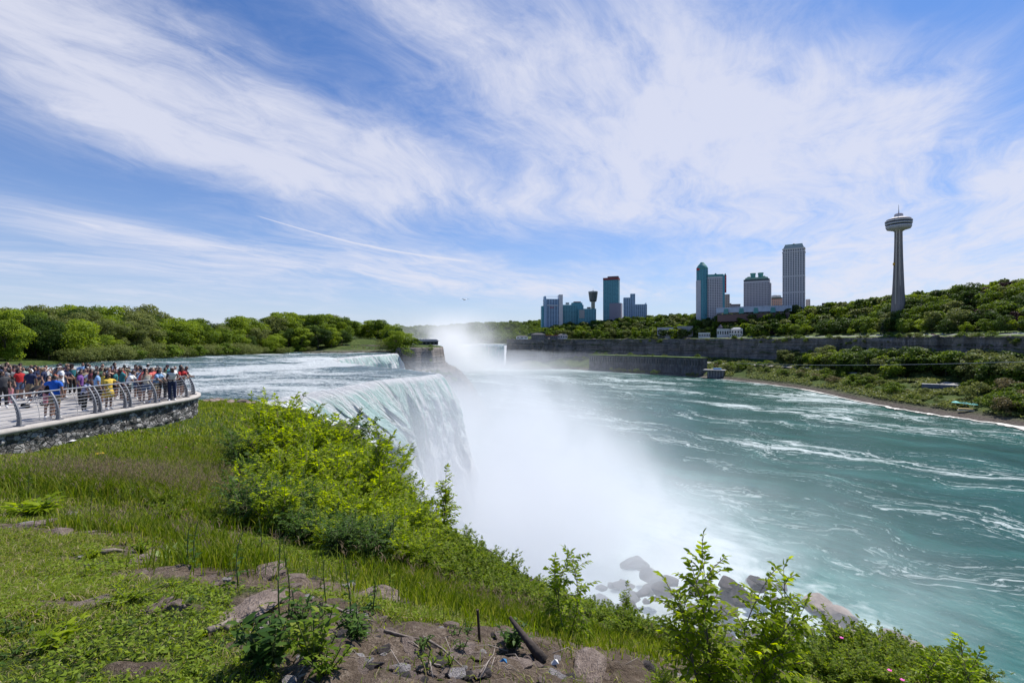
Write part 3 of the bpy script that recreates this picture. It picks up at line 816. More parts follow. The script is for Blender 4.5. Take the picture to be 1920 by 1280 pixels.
FOL = {
    'green': leaf_mat('leaves_green', (0.060, 0.102, 0.014), (0.114, 0.174, 0.022), (0.180, 0.252, 0.036), .34),
    'bright': leaf_mat('leaves_bright', (0.108, 0.162, 0.017), (0.180, 0.252, 0.026), (0.252, 0.324, 0.042), .36),
    'dark': leaf_mat('leaves_dark', (0.026, 0.050, 0.012), (0.054, 0.094, 0.018), (0.090, 0.144, 0.029), .3),
    'olive': leaf_mat('leaves_olive', (0.090, 0.114, 0.036), (0.144, 0.174, 0.048), (0.204, 0.228, 0.078), .32),
    'copper': leaf_mat('leaves_copper', (0.026, 0.014, 0.022), (0.054, 0.029, 0.034), (0.084, 0.050, 0.043), .25),
    'conifer': leaf_mat('needles', (0.012, 0.031, 0.017), (0.024, 0.050, 0.024), (0.041, 0.072, 0.034), .15),
    'brown': leaf_mat('leaves_brownish', (0.102, 0.084, 0.042), (0.156, 0.132, 0.060), (0.204, 0.180, 0.084), .25),
}
BARK = plain('bark', (.11, .088, .07), .95, 0, .35, 4.0, .4)
def quads(C, N, size, asp=1.4, r=rng, fold=.25):
    """Leaf-like four-cornered faces at C facing N (folded a little along the middle)."""
    n = len(C)
    N = unit(N); t = unit(np.cross(N, r.normal(size=(n, 3)))); b = np.cross(N, t)
    s = np.asarray(size).reshape(-1, 1) * np.ones((n, 1))
    v = np.stack([C - t * s * asp * .5, C + b * s * .5 + N * s * fold * .5, C + t * s * asp * .5, C - b * s * .5 + N * s * fold * .5], 1).reshape(-1, 3)
    return v, np.arange(4 * n).reshape(n, 4)
def crown_cloud(seed, n, height=1.0, width=.8, lobes=14, leaf=.03, base=.22, shape='round'):
    """Leaf faces for a crown inside a unit-high tree: gathered on many uneven lobes with gaps between."""
    r = np.random.default_rng(seed)
    L = []
    for k in range(lobes):
        if shape == 'round':
            z = base + (height - base) * (r.random() ** .8) * .9
            rr = width * .5 * math.sin(math.pi * min(.97, max(.12, (z - base * .6) / (height - base * .6)))) ** .65
        elif shape == 'tall':
            z = base + (height - base) * r.random() * .92
            rr = width * .5 * (1 - .5 * (z - base) / (height - base))
        else:
            z = base + (height - base) * r.random() * .9
            rr = width * .5 * (1 - (z - base) / (height - base))
        a = r.random() * 2 * math.pi; q = rr * (.35 + .65 * math.sqrt(r.random()))
        sz = width * (.15 + .13 * r.random()) * (1.0 if shape != 'cone' else .5)
        L.append((q * math.cos(a), q * math.sin(a), z, sz))
    L = np.array(L)
    per = (L[:, 3] ** 2); per = (per / per.sum() * n).astype(int) + 1
    C, N = [], []
    for (x, y, z, s), m in zip(L, per):
        d = unit(r.normal(size=(m, 3))); d[:, 2] = np.where(r.random(m) < .6, np.abs(d[:, 2]), d[:, 2])
        rad = s * (.62 + .42 * r.random((m, 1)) ** .6)
        bump_ = 1 + .28 * vnoise(d[:, 0] * 2.7 + x * 40, d[:, 1] * 2.7 + y * 40, d[:, 2] * 2.7)[:, None]
        c = np.array([x, y, z]) + d * rad * bump_ * np.array([1, 1, .72])
        C.append(c); N.append(unit(d * .7 + np.array([0, 0, .45]) + r.normal(size=(m, 3)) * .55))
    C = np.concatenate(C); N = np.concatenate(N)
    return quads(C, N, leaf * (.6 + .8 * r.random(len(C))), 1.5, r), L
def trunk_mb(L, seed, base=.22, rad=.018, top=.8):
    r = random.Random(seed)
    m = MB()
    pts = [(0, 0, -.03), (r.uniform(-.01, .01), r.uniform(-.01, .01), base * .6), (r.uniform(-.02, .02), r.uniform(-.02, .02), base + .12), (r.uniform(-.04, .04), r.uniform(-.04, .04), top * .85), (r.uniform(-.05, .05), r.uniform(-.05, .05), top)]
    m.tube(pts, [rad * 1.3, rad, rad * .8, rad * .4, rad * .15], 7)
    for (x, y, z, s) in L[:12]:
        z0 = max(base * .7, z * .55)
        m.tube([(0, 0, z0), (x * .5, y * .5, (z0 + z) * .5 + .01), (x * .95, y * .95, z)], [rad * .5, rad * .32, rad * .1], 5)
    return m
TREES = {}
def tree_proto(key, seed, fol, n, leaf, name='broadleaf_tree', width=.8, lobes=14, base=.2, shape='round', trunk=True):
    """One kind of tree, a metre high; every tree is this scaled to its size. Crown and trunk are its parts."""
    (v, f), L = crown_cloud(seed, n, 1.0, width, lobes, leaf, base, shape)
    root = bpy.data.objects.new(name, None)
    cr = mesh_np('crown', v, f, FOL[fol]); cr.parent = root
    if trunk:
        tk = trunk_mb(L, seed, base).build('trunk', BARK, smooth=True); tk.parent = root
    TREES[key] = (name, [cr] + ([tk] if trunk else []))
    for o in TREES[key][1]: COL.objects.unlink(o)
    bpy.data.objects.remove(root)
def place_tree(key, x, y, z, h, label, group, cat='tree', wide=1.0, name=None, parts=True):
    nm, ch = TREES[key]
    root = bpy.data.objects.new(name or nm, None); COL.objects.link(root)
    root.location = (x, y, z - .02 * h); root.rotation_euler = (0, 0, random.uniform(0, 6.28)); root.scale = (h * wide, h * wide, h)
    for c in ch:
        q = c.copy(); COL.objects.link(q); q.parent = root
        if c.name.startswith('crown') and random.random() < .0: pass
    tag(root, label, cat, group)
    return root
# near-island kinds (seen from 150 to 450 m), then coarser kinds for the far hill
for i, (fo, w_, lb) in enumerate([('green', .85, 26), ('bright', .8, 22), ('dark', .8, 24), ('green', .7, 22), ('olive', .85, 20), ('bright', .95, 30)]):
    tree_proto('n%d' % i, 20 + i, fo, 10000, .024, width=w_, lobes=lb, base=.10)
tree_proto('nthin', 40, 'olive', 2600, .024, name='slender_tree', width=.62, lobes=34, base=.28)
tree_proto('nthin2', 41, 'green', 3400, .024, name='slender_tree', width=.6, lobes=30, base=.25)
for i, (fo, w_, lb) in enumerate([('green', .95, 18), ('dark', .9, 16), ('green', 1.0, 20), ('bright', .95, 16), ('dark', .85, 14), ('olive', .9, 16)]):
    tree_proto('f%d' % i, 60 + i, fo, 2600, .045, width=w_, lobes=lb, base=.12)
tree_proto('copper', 70, 'copper', 2600, .045, name='copper_beech_tree', width=.9, lobes=16)
tree_proto('cone', 71, 'conifer', 3000, .035, name='conifer_tree', width=.42, lobes=46, base=.06, shape='cone')
tree_proto('shrub', 80, 'olive', 1500, .075, name='shrub', width=1.7, lobes=10, base=.05)
tree_proto('shrub2', 81, 'green', 1500, .075, name='shrub', width=1.7, lobes=10, base=.05)
tree_proto('shrub3', 82, 'brown', 1300, .070, name='shrub', width=1.6, lobes=9, base=.05)
tree_proto('willow', 83, 'olive', 2600, .045, name='shrub', width=1.9, lobes=16, base=.04)

# ------------------------------------------------------------------ the wooded island
def isl_at(px, D):
    x = (px - 960) / F * D
    return x, D, float(island_z(np.array([x]), np.array([D]))[0])
count_i = 0
pts = []
def ok_pt(x, y, dmin):
    for (a, b, c) in pts:
        if (a - x) ** 2 + (b - y) ** 2 < dmin * dmin: return False
    return True
rt = random.Random(5)
# skyline of the wood in the photograph: px -> py
SKY_L = np.array([(-80, 572), (0, 572), (80, 570), (150, 575), (200, 577), (270, 574), (310, 588), (345, 602), (370, 592), (400, 598), (440, 590), (500, 585), (550, 578), (600, 580), (640, 595), (665, 606), (720, 602), (755, 614)], float)
tries = 0
while count_i < 142 and tries < 9000:
    tries += 1
    px = rt.uniform(-70, 752)
    x_sh = np.interp(px, [-70, 0, 180, 330, 480, 560, 700, 760], [145, 157, 194, 245, 310, 350, 392, 372])
    D = x_sh + 5 + rt.random() ** 1.6 * 85
    x, y, z = isl_at(px, D)
    d = float(seg_dist(np.array([x]), np.array([y]), ISL)[0])
    if d < 4: continue
    if 652 < px < 735 and 375 < D < 450: continue            # the open lawn
    sky = float(np.interp(px, SKY_L[:, 0], SKY_L[:, 1])) + rt.uniform(-4, 10)
    hmax = -(sky - HZ) / F * D - z
    front = (D - x_sh) / 85
    h = min(hmax * rt.uniform(.9, 1.08), rt.uniform(8, 17) + 16 * front)
    if h < 5 or not ok_pt(x, y, 6.5 + 2.5 * front): continue
    key = rt.choice(['n0', 'n1', 'n2', 'n3', 'n0', 'n4', 'n5', 'n2', 'n5', 'n1'])
    slim = rt.random() < (.36 if px > 330 else .12) and front > .3
    if slim: key = rt.choice(['nthin', 'nthin2'])
    pts.append((x, y, 0)); count_i += 1
    lab, grp = (('tall thin open-crowned tree standing out of the island wood', 'slender trees of the island wood') if slim else
                ('leafy green tree in the dense wood across the rapids, behind the crowd', 'trees of the island wood behind the crowd') if px < 345 else
                ('leafy tree in the middle of the island wood above the rapids', 'trees in the middle of the island wood') if px < 600 else
                ('leafy tree by the island lawn near the far end of the falls', 'trees near the far end of the falls'))
    place_tree(key, x, y, z, h, lab, grp, wide=rt.uniform(.8, 1.15) * (1.25 if h < 12 else 1))
# low willowy scrub along the island shore
for k in range(46):
    px = 150 + k * 9.6 + rt.uniform(-5, 5)
    x_sh = np.interp(px, [-70, 0, 180, 330, 480, 560, 700, 760], [145, 154, 191, 242, 306, 347, 380, 366])
    D = x_sh + rt.uniform(-1, 7)
    x, y, z = isl_at(px, D)
    h = rt.uniform(3.0, 6.0) * (1.2 if px < 480 else .75)
    place_tree(rt.choice(['willow', 'shrub2', 'willow']), x, y, max(z, RIVER_Z - .1), h, 'low willowy shrub on the island shore beside the rapids', 'shrubs along the island shore', cat='shrub', wide=1.15)
for (px, py, D, h, key) in [(742, 650, 356, 15, 'n1'), (760, 650, 360, 11, 'n5'), (728, 655, 362, 8, 'willow'), (752, 652, 350, 8, 'shrub2'), (772, 652, 362, 6, 'shrub2'),
                            (710, 625, 440, 19, 'n3'), (735, 628, 430, 17, 'n5'), (690, 628, 450, 17, 'n1'), (655, 625, 430, 19, 'n0')]:
    x = (px - 960) / F * D; z = float(island_z(np.array([x]), np.array([float(D)]))[0])
    place_tree(key, x, D, z, h, 'rounded bright tree on the cliff corner where the falls end' if D < 370 else 'rounded tree at the back edge of the island lawn',
               'trees on the island cliff corner' if D < 370 else 'trees behind the island lawn', wide=1.1)
for k in range(16):
    px = rt.uniform(800, 850); D = rt.uniform(351, 364); x = (px - 960) / F * D
    z = float(island_z(np.array([x]), np.array([D]))[0])
    if z < -40: continue
    place_tree('shrub2', x, D, z, rt.uniform(1.5, 3.5), 'small green shrub on the rocks below the island cliff', 'shrubs below the island cliff', cat='shrub')

# ------------------------------------------------------------------ far bank: park trees, hill wood, talus scrub
def can_pt(s, q):
    x, y, z = can(np.array([s]), np.array([q])); return float(x[0]), float(y[0]), float(z[0])
def px_of(x, y): return 960 + x / y * F
pts.clear()
# clearings for buildings (s, q, radius)
CLEAR = []
hill = []; tries = 0
while tries < 16000 and len(hill) < 900:
    tries += 1
    s = rt.uniform(1.2, 8.6); h0 = float(_sm(s, H0))
    q = h0 - 6 + rt.random() ** 1.15 * 190
    x, y, z = can_pt(s, q)
    p_ = px_of(x, y)
    if p_ > 2000: continue
    if 1285 < p_ < 1400 and q < h0 + 14: continue
    if not ok_pt(x, y, 12.5 if y < 800 else 14): continue
    pts.append((x, y, 0))
    hill.append((s, q, x, y, z))
hill.sort(key=lambda t: math.hypot(t[2], t[3]) * (1 + .0008 * t[1]))
indiv = hill[:92]; rest = hill[92:]
def hill_label(p_):
    if p_ > 1700: return 'leafy park tree on the hill to the right of the observation tower', 'hill trees right of the observation tower'
    if p_ > 1560: return 'leafy tree on the hillside below the observation tower', 'hill trees below the observation tower'
    if p_ > 1290: return 'leafy tree on the slope between the cliff and the tall hotels', 'hill trees below the tall hotels'
    return 'leafy tree on the long wooded slope above the cliff', 'trees of the long slope above the cliff'
for (s, q, x, y, z) in indiv:
    lab, grp = hill_label(px_of(x, y))
    h = rt.uniform(17, 25)
    key = rt.choice(['f0', 'f1', 'f2', 'f3', 'f4', 'f5', 'f0', 'f1'])
    if rt.random() < .05:
        key = 'cone'; lab = 'dark pointed conifer among the leafy trees of the far hillside'; grp = 'conifers of the far hillside'
    elif rt.random() < .05:
        key = 'copper'; lab = 'dark purple copper beech among the green hillside trees'; grp = 'copper beeches of the far hillside'
    place_tree(key, x, y, z, h, lab, grp, wide=rt.uniform(.85, 1.15) if key != 'cone' else 1)
# the rest of the wood reads as one mass
V, Fs, mi, off = [], [], [], 0
protos = [crown_cloud(300 + k, 620, 1, .95, 12, .085, .08)[0] for k in range(5)]
for (s, q, x, y, z) in rest:
    v, f = protos[rt.randrange(5)]
    h = rt.uniform(17, 24); a = rt.uniform(0, 6.28); c_, s_ = math.cos(a), math.sin(a)
    vv = np.stack([(v[:, 0] * c_ - v[:, 1] * s_) * h + x, (v[:, 0] * s_ + v[:, 1] * c_) * h + y, v[:, 2] * h + z - 1], -1)
    V.append(vv); Fs.append(f + off); off += len(v); mi.append(np.full(len(f), rt.choice([0, 0, 1, 2, 3])))
tag(mesh_np('wood', np.concatenate(V), np.concatenate(Fs), [FOL['green'], FOL['dark'], FOL['bright'], FOL['olive']], midx=np.concatenate(mi)),
    'far-off wood covering the upper hillside in front of the towers', 'wood', kind='stuff'); bpy.data.objects['wood'].pop('category', None)
# the low wooded horizon beyond the distant falls
V, Fs, off = [], [], 0
for k in range(700):
    px = rt.uniform(700, 1110); D = rt.uniform(1420, 1990)
    ty = np.interp(px, [740, 780, 840, 900, 1000, 1075], [614, 613, 611, 606, 603, 598]) + rt.uniform(-2, 9)
    x = (px - 960) / F * D; v, f = protos[rt.randrange(5)]; h = rt.uniform(16, 25); zt = float(far_land_z(np.array([x]), np.array([D]))[0]) + h * .95
    V.append(np.stack([v[:, 0] * h * 1.3 + x, v[:, 1] * h + D, v[:, 2] * h + zt - h], -1)); Fs.append(f + off); off += len(v)
o = tag(mesh_np('distant_wood', np.concatenate(V), np.concatenate(Fs), FOL['green']), 'distant low wood along the horizon beyond the far falls', kind='stuff')
# single trees in the park, along the parkway and at the cliff foot
park = [(1595, 618, 11, 'f3'), (1620, 622, 12, 'f2'), (1655, 616, 17, 'cone'), (1692, 620, 14, 'f0'), (1728, 622, 14, 'f3'), (1716, 625, 8, 'cone'), (1775, 622, 16, 'f1'), (1812, 622, 13, 'f3'), (1850, 620, 15, 'f2'),
        (1885, 622, 17, 'f1'), (1912, 618, 16, 'f3'), (1940, 620, 16, 'f0'), (1636, 622, 9, 'f3'), (1470, 615, 12, 'cone'), (1500, 615, 12, 'f0'), (1450, 616, 11, 'copper'), (1430, 614, 13, 'f3'), (1412, 612, 14, 'f0'), (1540, 616, 9, 'f2')]
def find_s(px, q):
    ss_ = np.linspace(.2, 9.5, 900); x, y, z = can(ss_, np.full(900, float(q)))
    k = int(np.argmin(np.abs(960 + x / y * F - px))); return float(x[k]), float(y[k]), float(z[k]), float(ss_[k])
for i, (px, _, h, key) in enumerate(park):
    x, y, z, s = find_s(px, rt.uniform(33, 50))
    place_tree(key, x, y, z, h, {'cone': 'dark cone-shaped tree standing alone on the park lawn by the parkway', 'copper': 'purple-leaved tree beside the white restaurant lawn'}.get(key, 'round park tree with a bare stem on the lawn by the parkway'),
               'single park trees by the parkway', wide=.95)
for k in range(88):
    px = rt.uniform(1450, 1990); q = rt.uniform(-.30, .0) if px > 1500 else rt.uniform(-.2, 0)
    if 1700 < px < 1800 and q < -.12: continue
    x, y, z, s = find_s(px, q)
    h = rt.uniform(19, 29) * (1.0 if px > 1540 else .7)
    place_tree(rt.choice(['f0', 'f1', 'f4', 'f5', 'f2', 'f3']), x, y, z, h, 'bushy tree growing at the foot of the dark cliff', 'trees at the foot of the far cliff', wide=1.15, name='bushy_tree')
for k in range(190):
    px = rt.uniform(1335, 1990) if k < 165 else rt.uniform(1080, 1340); q = rt.uniform(-.82, -.32) if px > 1340 else rt.uniform(-.35, -.05)
    if 1690 < px < 1815 and (-.60 < q < -.34): continue
    if 1765 < px < 1850 and q < -.60: continue
    x, y, z, s = find_s(px, q)
    h = rt.uniform(4.0, 9.5) * (1 + .35 * (px > 1700)) * (.45 if 1690 < px < 1815 else 1)
    if -.72 < q or px > 1700: place_tree(rt.choice(['shrub', 'shrub2', 'shrub2', 'shrub3', 'shrub2']), x, y, z, h, 'scrubby bush on the slope between the far cliff and the river', 'bushes on the far river slope', cat='shrub')
for k in range(60):
    px = rt.uniform(1120, 1920); x, y, z, s = find_s(px, rt.uniform(5.0, 9))
    place_tree(rt.choice(['shrub2', 'shrub']), x, y, z - 1, rt.uniform(2.5, 7), 'low bush on the rim of the far cliff', 'bushes along the far cliff rim', cat='shrub')
for k in range(26):                                        # growth on and in front of the old power station
    t = rt.random(); x = 168 + (330 - 168) * t; y = 1052 - (1052 - 845) * t + rt.uniform(-3, 3)
    top = k % 2
    place_tree(rt.choice(['shrub', 'shrub2']), x + (rt.uniform(4, 12) if top else -rt.uniform(3, 9)), y + (rt.uniform(5, 12) if top else -rt.uniform(4, 10)), -28.5 if top else -61, rt.uniform(2.5, 6) if top else rt.uniform(4, 8),
               'shrub on the flat grassy roof of the old power station' if top else 'shrub on the stony shore before the old power station', 'shrubs on the power station roof' if top else 'shrubs before the power station', cat='shrub')
# rough undergrowth over the far slope
n = 42000
s = rng.uniform(3.2, 9, n); q = -rng.uniform(.02, .86, n)
x, y, z = can(s, q)
keep = vnoise(x * .05, y * .05) > -.35; x, y, z = x[keep], y[keep], z[keep]
v, f = quads(np.stack([x, y, z + 1.2 + rng.random(len(x)) * 1.4], -1), rng.normal(size=(len(x), 3)) * .6 + np.array([0, 0, 1]), 1.0 + rng.random(len(x)) * 1.1)
tag(mesh_np('undergrowth', v, f, FOL['olive']), 'rough undergrowth covering the far slope', kind='stuff')
# ================================================================== buildings
def glass_mat(name, glass, wall, floor=3.4, duty=.6):
    def fn(nt, bs, out):
        p = nt.pos(); x, y, z = nt.sep(p)
        fz = nt.m('FRACT', z * (1 / floor))
        cell = nt.noise(nt.vec(x * .25, y * .25, nt.m('FLOOR', z * (1 / floor)) * 3.7), 1.0, 2)
        g = nt.ramp(cell, [(.3, tuple(c * .55 for c in glass)), (.7, tuple(min(1, c * 1.6) for c in glass))])
        k = nt.m('LESS_THAN', fz, duty)
        nt.put(bs.inputs['Base Color'], nt.mix(k, wall, g)); nt.put(bs.inputs['Roughness'], .75 - k * .5)
    return material(name, fn)
def local(px0, px1, D, turn=0.0, base=40.0):
    """Frame of a building seen between two columns: an Empty at its base, local +y pointing away from the river."""
    pc = (px0 + px1) / 2; x = (pc - 960) / F * D; th = math.atan((pc - 960) / F)
    wd = (px1 - px0) / F * D * math.cos(th)
    return x, D, base, -th + R(turn), wd
def zt(py, px, D): return -(py - HZ) / F * D
WALLC = {}
def block(root, wd, dp, z0, z1, wall, win, ncol, cx=0.0, cy=0.0, frac=.5, top=1.5, bottom=0.0, nside=None, parts='window_column', h0=2.0, name='wall'):
    """Body with upright window columns on the front and both sides (each column a part)."""
    MB().box((cx, cy, (z0 + z1) / 2), (wd, dp, z1 - z0)).build(name, wall, root)
    if ncol:
        st = wd / ncol
        for k in range(ncol):
            MB().box((cx - wd / 2 + st * (k + .5), cy - dp / 2, (z0 + z1 - top + bottom) / 2), (st * frac, .5, z1 - z0 - top - bottom)).build(parts, win, root)
        ns = nside or max(2, int(dp / st)); st = dp / ns
        for sx in (-1, 1):
            for k in range(ns):
                MB().box((cx + sx * wd / 2, cy - dp / 2 + st * (k + .5), (z0 + z1 - top + bottom) / 2), (.5, st * frac, z1 - z0 - top - bottom)).build(parts, win, root)
def bld(name, px0, px1, D, turn, label, cat='building', base=38.0):
    x, y, z, rz, wd = local(px0, px1, D, turn, base)
    r = empty(name, (x, y, z), rz); tag(r, label, cat)
    return r, wd, lambda py: zt(py, 0, D) - base
teal = plain('teal_cladding', (.085, .29, .34), .5, 0, .12, .3)
tealr = plain('teal_roof', (.10, .30, .27), .6, 0, .15, .3)
greenr = plain('verdigris_roof', (.28, .40, .28), .7, 0, .15, .3)
stone = plain('pale_stone', (.64, .58, .58), .85, 0, .08, .3)
stone2 = plain('greyish_stone', (.56, .51, .52), .85, 0, .08, .3)
blueg = plain('grey_blue_panel', (.32, .43, .56), .5, 0, .08, .3)
conc = plain('concrete', (.36, .34, .33), .9, 0, .12, .4)
concd = plain('dark_concrete', (.15, .14, .145), .9, 0, .2, .4)
white = plain('white_paint', (.62, .60, .58), .6, 0, .05, .5)
redm = plain('red_sign', (.55, .02, .03), .5, 0, .05, 1)
rust = plain('russet_band', (.22, .05, .05), .6, 0, .1, 1)
darkg = plain('dark_glass', (.02, .03, .04), .2, 0, .3, .5)
g_teal = glass_mat('teal_windows', (.05, .15, .19), (.11, .33, .38))
g_blue = glass_mat('blue_windows', (.07, .12, .20), (.25, .35, .47))
g_dark = glass_mat('dark_windows', (.035, .04, .06), (.50, .46, .47), 3.6, .55)
g_dark2 = glass_mat('brown_windows', (.05, .045, .055), (.42, .37, .38), 3.6, .55)

# hotel complex on the left of the skyline
r, wd, Z = bld('hotel', 1019, 1054, 1300, 8, 'blue glass hotel with two pale pylons, leftmost tower of the skyline', 'hotel')
block(r, wd, 22, 0, Z(561), blueg, g_blue, 7, frac=.7)
MB().box((wd * .40, -1, Z(553) / 2), (wd * .2, 25, Z(553))).build('pylon', stone, r)
MB().box((-wd * .44, -1, Z(556) / 2), (wd * .1, 25, Z(556))).build('pylon', blueg, r)
MB().box((-wd * .05, -12, Z(573)), (wd * .6, 2, 2)).build('ledge', stone, r)
MB().box((-wd * .08, -12.5, Z(577)), (wd * .22, 1, 1.2)).build('sign', redm, r)
MB().box((-wd * .55, 2, Z(574) / 2), (wd * .14, 20, Z(574))).build('annex', teal, r)
MB().tube([(-wd * .3, 0, Z(556)), (wd * .3, 0, Z(556))], .5).build('roof_beam', white, r)
r, wd, Z = bld('hotel', 1054, 1093, 1310, 8, 'low teal hotel block with stepped roof beside the two-pylon hotel', 'hotel')
block(r, wd, 24, 0, Z(572), teal, g_teal, 8, frac=.7)
MB().box((wd * .2, 0, Z(570)), (wd * .5, 20, 6)).build('penthouse', teal, r)
MB().box((wd * .22, 0, Z(566.5)), (wd * .34, 14, 2.5)).build('roof', rust, r)
MB().box((-wd * .25, 0, Z(569)), (wd * .16, 8, 5)).build('plant_room', conc, r)
r, wd, Z = bld('hotel', 1083, 1117, 1290, 8, 'small teal hotel wing in front of the flared lookout tower', 'hotel')
block(r, wd, 18, 0, Z(579), teal, g_teal, 7, frac=.6)
MB().box((wd * .12, 0, Z(577)), (wd * .2, 8, 3.5)).build('penthouse', darkg, r)
MB().box((-wd * .3, -9.5, Z(589)), (wd * .3, .6, 22)).build('wall_panel', conc, r)
# flared lookout tower
x, y, z, rz, wd = local(1103, 1121, 1330, 0); Z = lambda py: zt(py, 0, 1330) - 38
r = empty('lookout_tower', (x, y, 38), rz); tag(r, 'slim pale tower with a flared glass cabin standing over the teal hotels', 'tower')
MB().lathe([(5.2, 0), (5.2, Z(566)), (8.5, Z(565.5))], n=20).build('shaft', plain('pinkish_concrete', (.5, .42, .42), .85), r, True)
MB().lathe([(9.0, Z(565.5)), (9.6, Z(563)), (12.2, Z(549)), (12.4, Z(547.5)), (3, Z(547)), (1.5, Z(545)), (1.2, Z(545))], n=20).build('cabin', darkg, r)
for k in range(20):
    a = k * math.pi / 10
    MB().tube([(9.7 * math.cos(a), 9.7 * math.sin(a), Z(563)), (12.4 * math.cos(a), 12.4 * math.sin(a), Z(549))], .28, 4).build('mullion', white, r)
MB().lathe([(12.8, Z(549)), (12.8, Z(546.5))], n=20).build('rim', conc, r)
MB().tube([(0, 0, Z(546)), (0, 0, Z(541))], .35).build('mast', conc, r)
# tall teal hotel
r, wd, Z = bld('hotel', 1132, 1161, 1300, -10, 'tall teal glass hotel tower with a red and dark band round its top', 'hotel')
block(r, wd, 22, 0, Z(526), teal, g_teal, 9, frac=.62, bottom=0)
MB().box((0, 0, Z(523.5)), (wd * 1.02, 22.6, 6)).build('top_band', rust, r)
MB().box((wd * .12, 0, Z(520)), (wd * .7, 14, 4)).build('parapet', plain('brown_metal', (.09, .07, .075), .6), r)
MB().box((wd * .3, 0, Z(590)), (wd * .75, 26, Z(569) - Z(611))).build('annex', plain('mauve_panel', (.26, .23, .28), .8), r)
r, wd, Z = bld('hotel', 1169, 1212, 1250, 6, 'pale blue stepped hotel with a slim tall slab at its middle', 'hotel')
block(r, wd * .3, 16, 0, Z(558), blueg, g_blue, 3, cx=-wd * .35, frac=.5)
block(r, wd * .2, 14, 0, Z(551), blueg, g_blue, 2, cx=-wd * .1, frac=.4, name='slab')
block(r, wd * .65, 18, 0, Z(571), blueg, g_blue, 8, cx=wd * .18, cy=-1.5, frac=.5, name='wing')
MB().box((wd * .46, -1, Z(570)), (2, 18, 4)).build('parapet', blueg, r)
# domed teal hotel with the red upright sign
r, wd, Z = bld('hotel', 1305, 1356, 1060, 5, 'teal and grey hotel with a green domed corner tower and an upright red sign', 'hotel')
cx0 = -wd * .28
block(r, wd * .58, 24, 0, Z(520), stone2, g_dark, 9, cx=wd * .20, frac=.5, top=5)
MB().box((wd * .49, -.4, Z(518) / 2), (wd * .08, 25, Z(518))).build('corner_strip', teal, r)
v = MB(); v.box((wd * .2, 0, Z(518)), (wd * .6, 24.6, 5), taper=.94); v.box((wd * .2, -10, Z(515)), (5, 5, 3), taper=.3)
v.build('mansard_roof', tealr, r)
MB().lathe([(wd * .215, 0), (wd * .215, Z(505)), (wd * .19, Z(504))], c=(cx0, -3, 0), n=12).build('corner_tower', teal, r)
MB().lathe([(wd * .225, Z(504.5)), (wd * .215, Z(502)), (wd * .15, Z(497)), (wd * .08, Z(493.5)), (wd * .07, Z(492)), (.3, Z(491))], c=(cx0, -3, 0), n=12).build('dome', tealr, r, True)
for k in range(12):
    a = math.pi * 2 * k / 12 + .26
    MB().box((cx0 + wd * .21 * math.cos(a), -3 + wd * .21 * math.sin(a), Z(505) / 2), (1.1, 1.1, Z(508))).build('window_column', g_teal, r)
MB().box((-wd * .40, -4, Z(526) / 2), (wd * .2, 20, Z(526))).build('wing', stone2, r)
MB().box((-wd * .44, -12.5, Z(505.5)), (6.5, 1.5, 4)).build('sign', redm, r)
s_ = MB().box((wd * .56, -6, Z(534)), (4.2, 5, Z(518) - Z(550))).build('sign', redm, r)
for k in range(5): MB().box((wd * .56, -8.7, Z(522 + k * 5.2)), (1.4, .3, 3.2)).build('sign_mark', plain('pink_mark', (.75, .25, .25)), s_)
MB().lathe([(2.4, Z(518)), (1.6, Z(516)), (.3, Z(514))], c=(wd * .56, -6, 0), n=8).build('finial', tealr, r)
r, wd, Z = bld('building', 1357, 1368, 1080, 0, 'small beige block just right of the upright red sign')
block(r, wd, 14, 0, Z(552), conc, g_dark2, 3, frac=.3)
MB().box((wd * .55, 0, Z(569) / 2), (wd * .5, 12, Z(569))).build('lower_wing', conc, r)
r, wd, Z = bld('building', 1370, 1388, 1040, 0, 'low beige house block with a brown roof between the hotels')
block(r, wd, 12, 0, Z(572), conc, g_dark2, 6, frac=.4)
MB().box((0, 0, Z(571)), (wd * 1.05, 13, 1.2)).build('roof', rust, r)
# hotel with green roof and two drums
r, wd, Z = bld('hotel', 1395, 1443, 1010, -4, 'wide grey hotel with a pale green gabled roof and two round roof drums', 'hotel')
block(r, wd, 22, 0, Z(527), stone2, g_dark2, 17, frac=.48, top=4)
MB().box((0, 0, Z(526)), (wd * 1.01, 22.5, 3.4)).build('cornice', darkg, r)
g_ = MB(); g_.box((0, 0, Z(523.2)), (wd * .98, 20, 5.5), taper=.86)
for cx_ in (-wd * .3, wd * .28): g_.box((cx_, -8, Z(522)), (wd * .3, 5, 7), taper=.3)
g_.build('roof', greenr, r)
for cx_ in (-wd * .15, wd * .15):
    MB().lathe([(wd * .10, Z(521)), (wd * .10, Z(515)), (wd * .115, Z(513.5)), (wd * .115, Z(512)), (wd * .05, Z(511.5))], c=(cx_, 0, 0), n=16).build('drum', tealr, r)
MB().box((wd * .52, 3, Z(532) / 2), (wd * .07, 16, Z(532))).build('end_wing', stone2, r)
r, wd, Z = bld('building', 1443, 1468, 1030, 0, 'pink and grey link building with a glass vault between two hotels')
block(r, wd, 16, 0, Z(561), plain('pink_stone', (.45, .30, .26), .85), g_dark, 7, frac=.5, top=2)
MB().box((0, 0, Z(559.5)), (wd, 16.5, 2.2)).build('cornice', darkg, r)
MB().lathe([(wd * .4, Z(557.5)), (wd * .36, Z(554)), (wd * .2, Z(552.5)), (1, Z(552))], n=14).build('glass_vault', plain('pale_glass', (.4, .45, .5), .2), r)
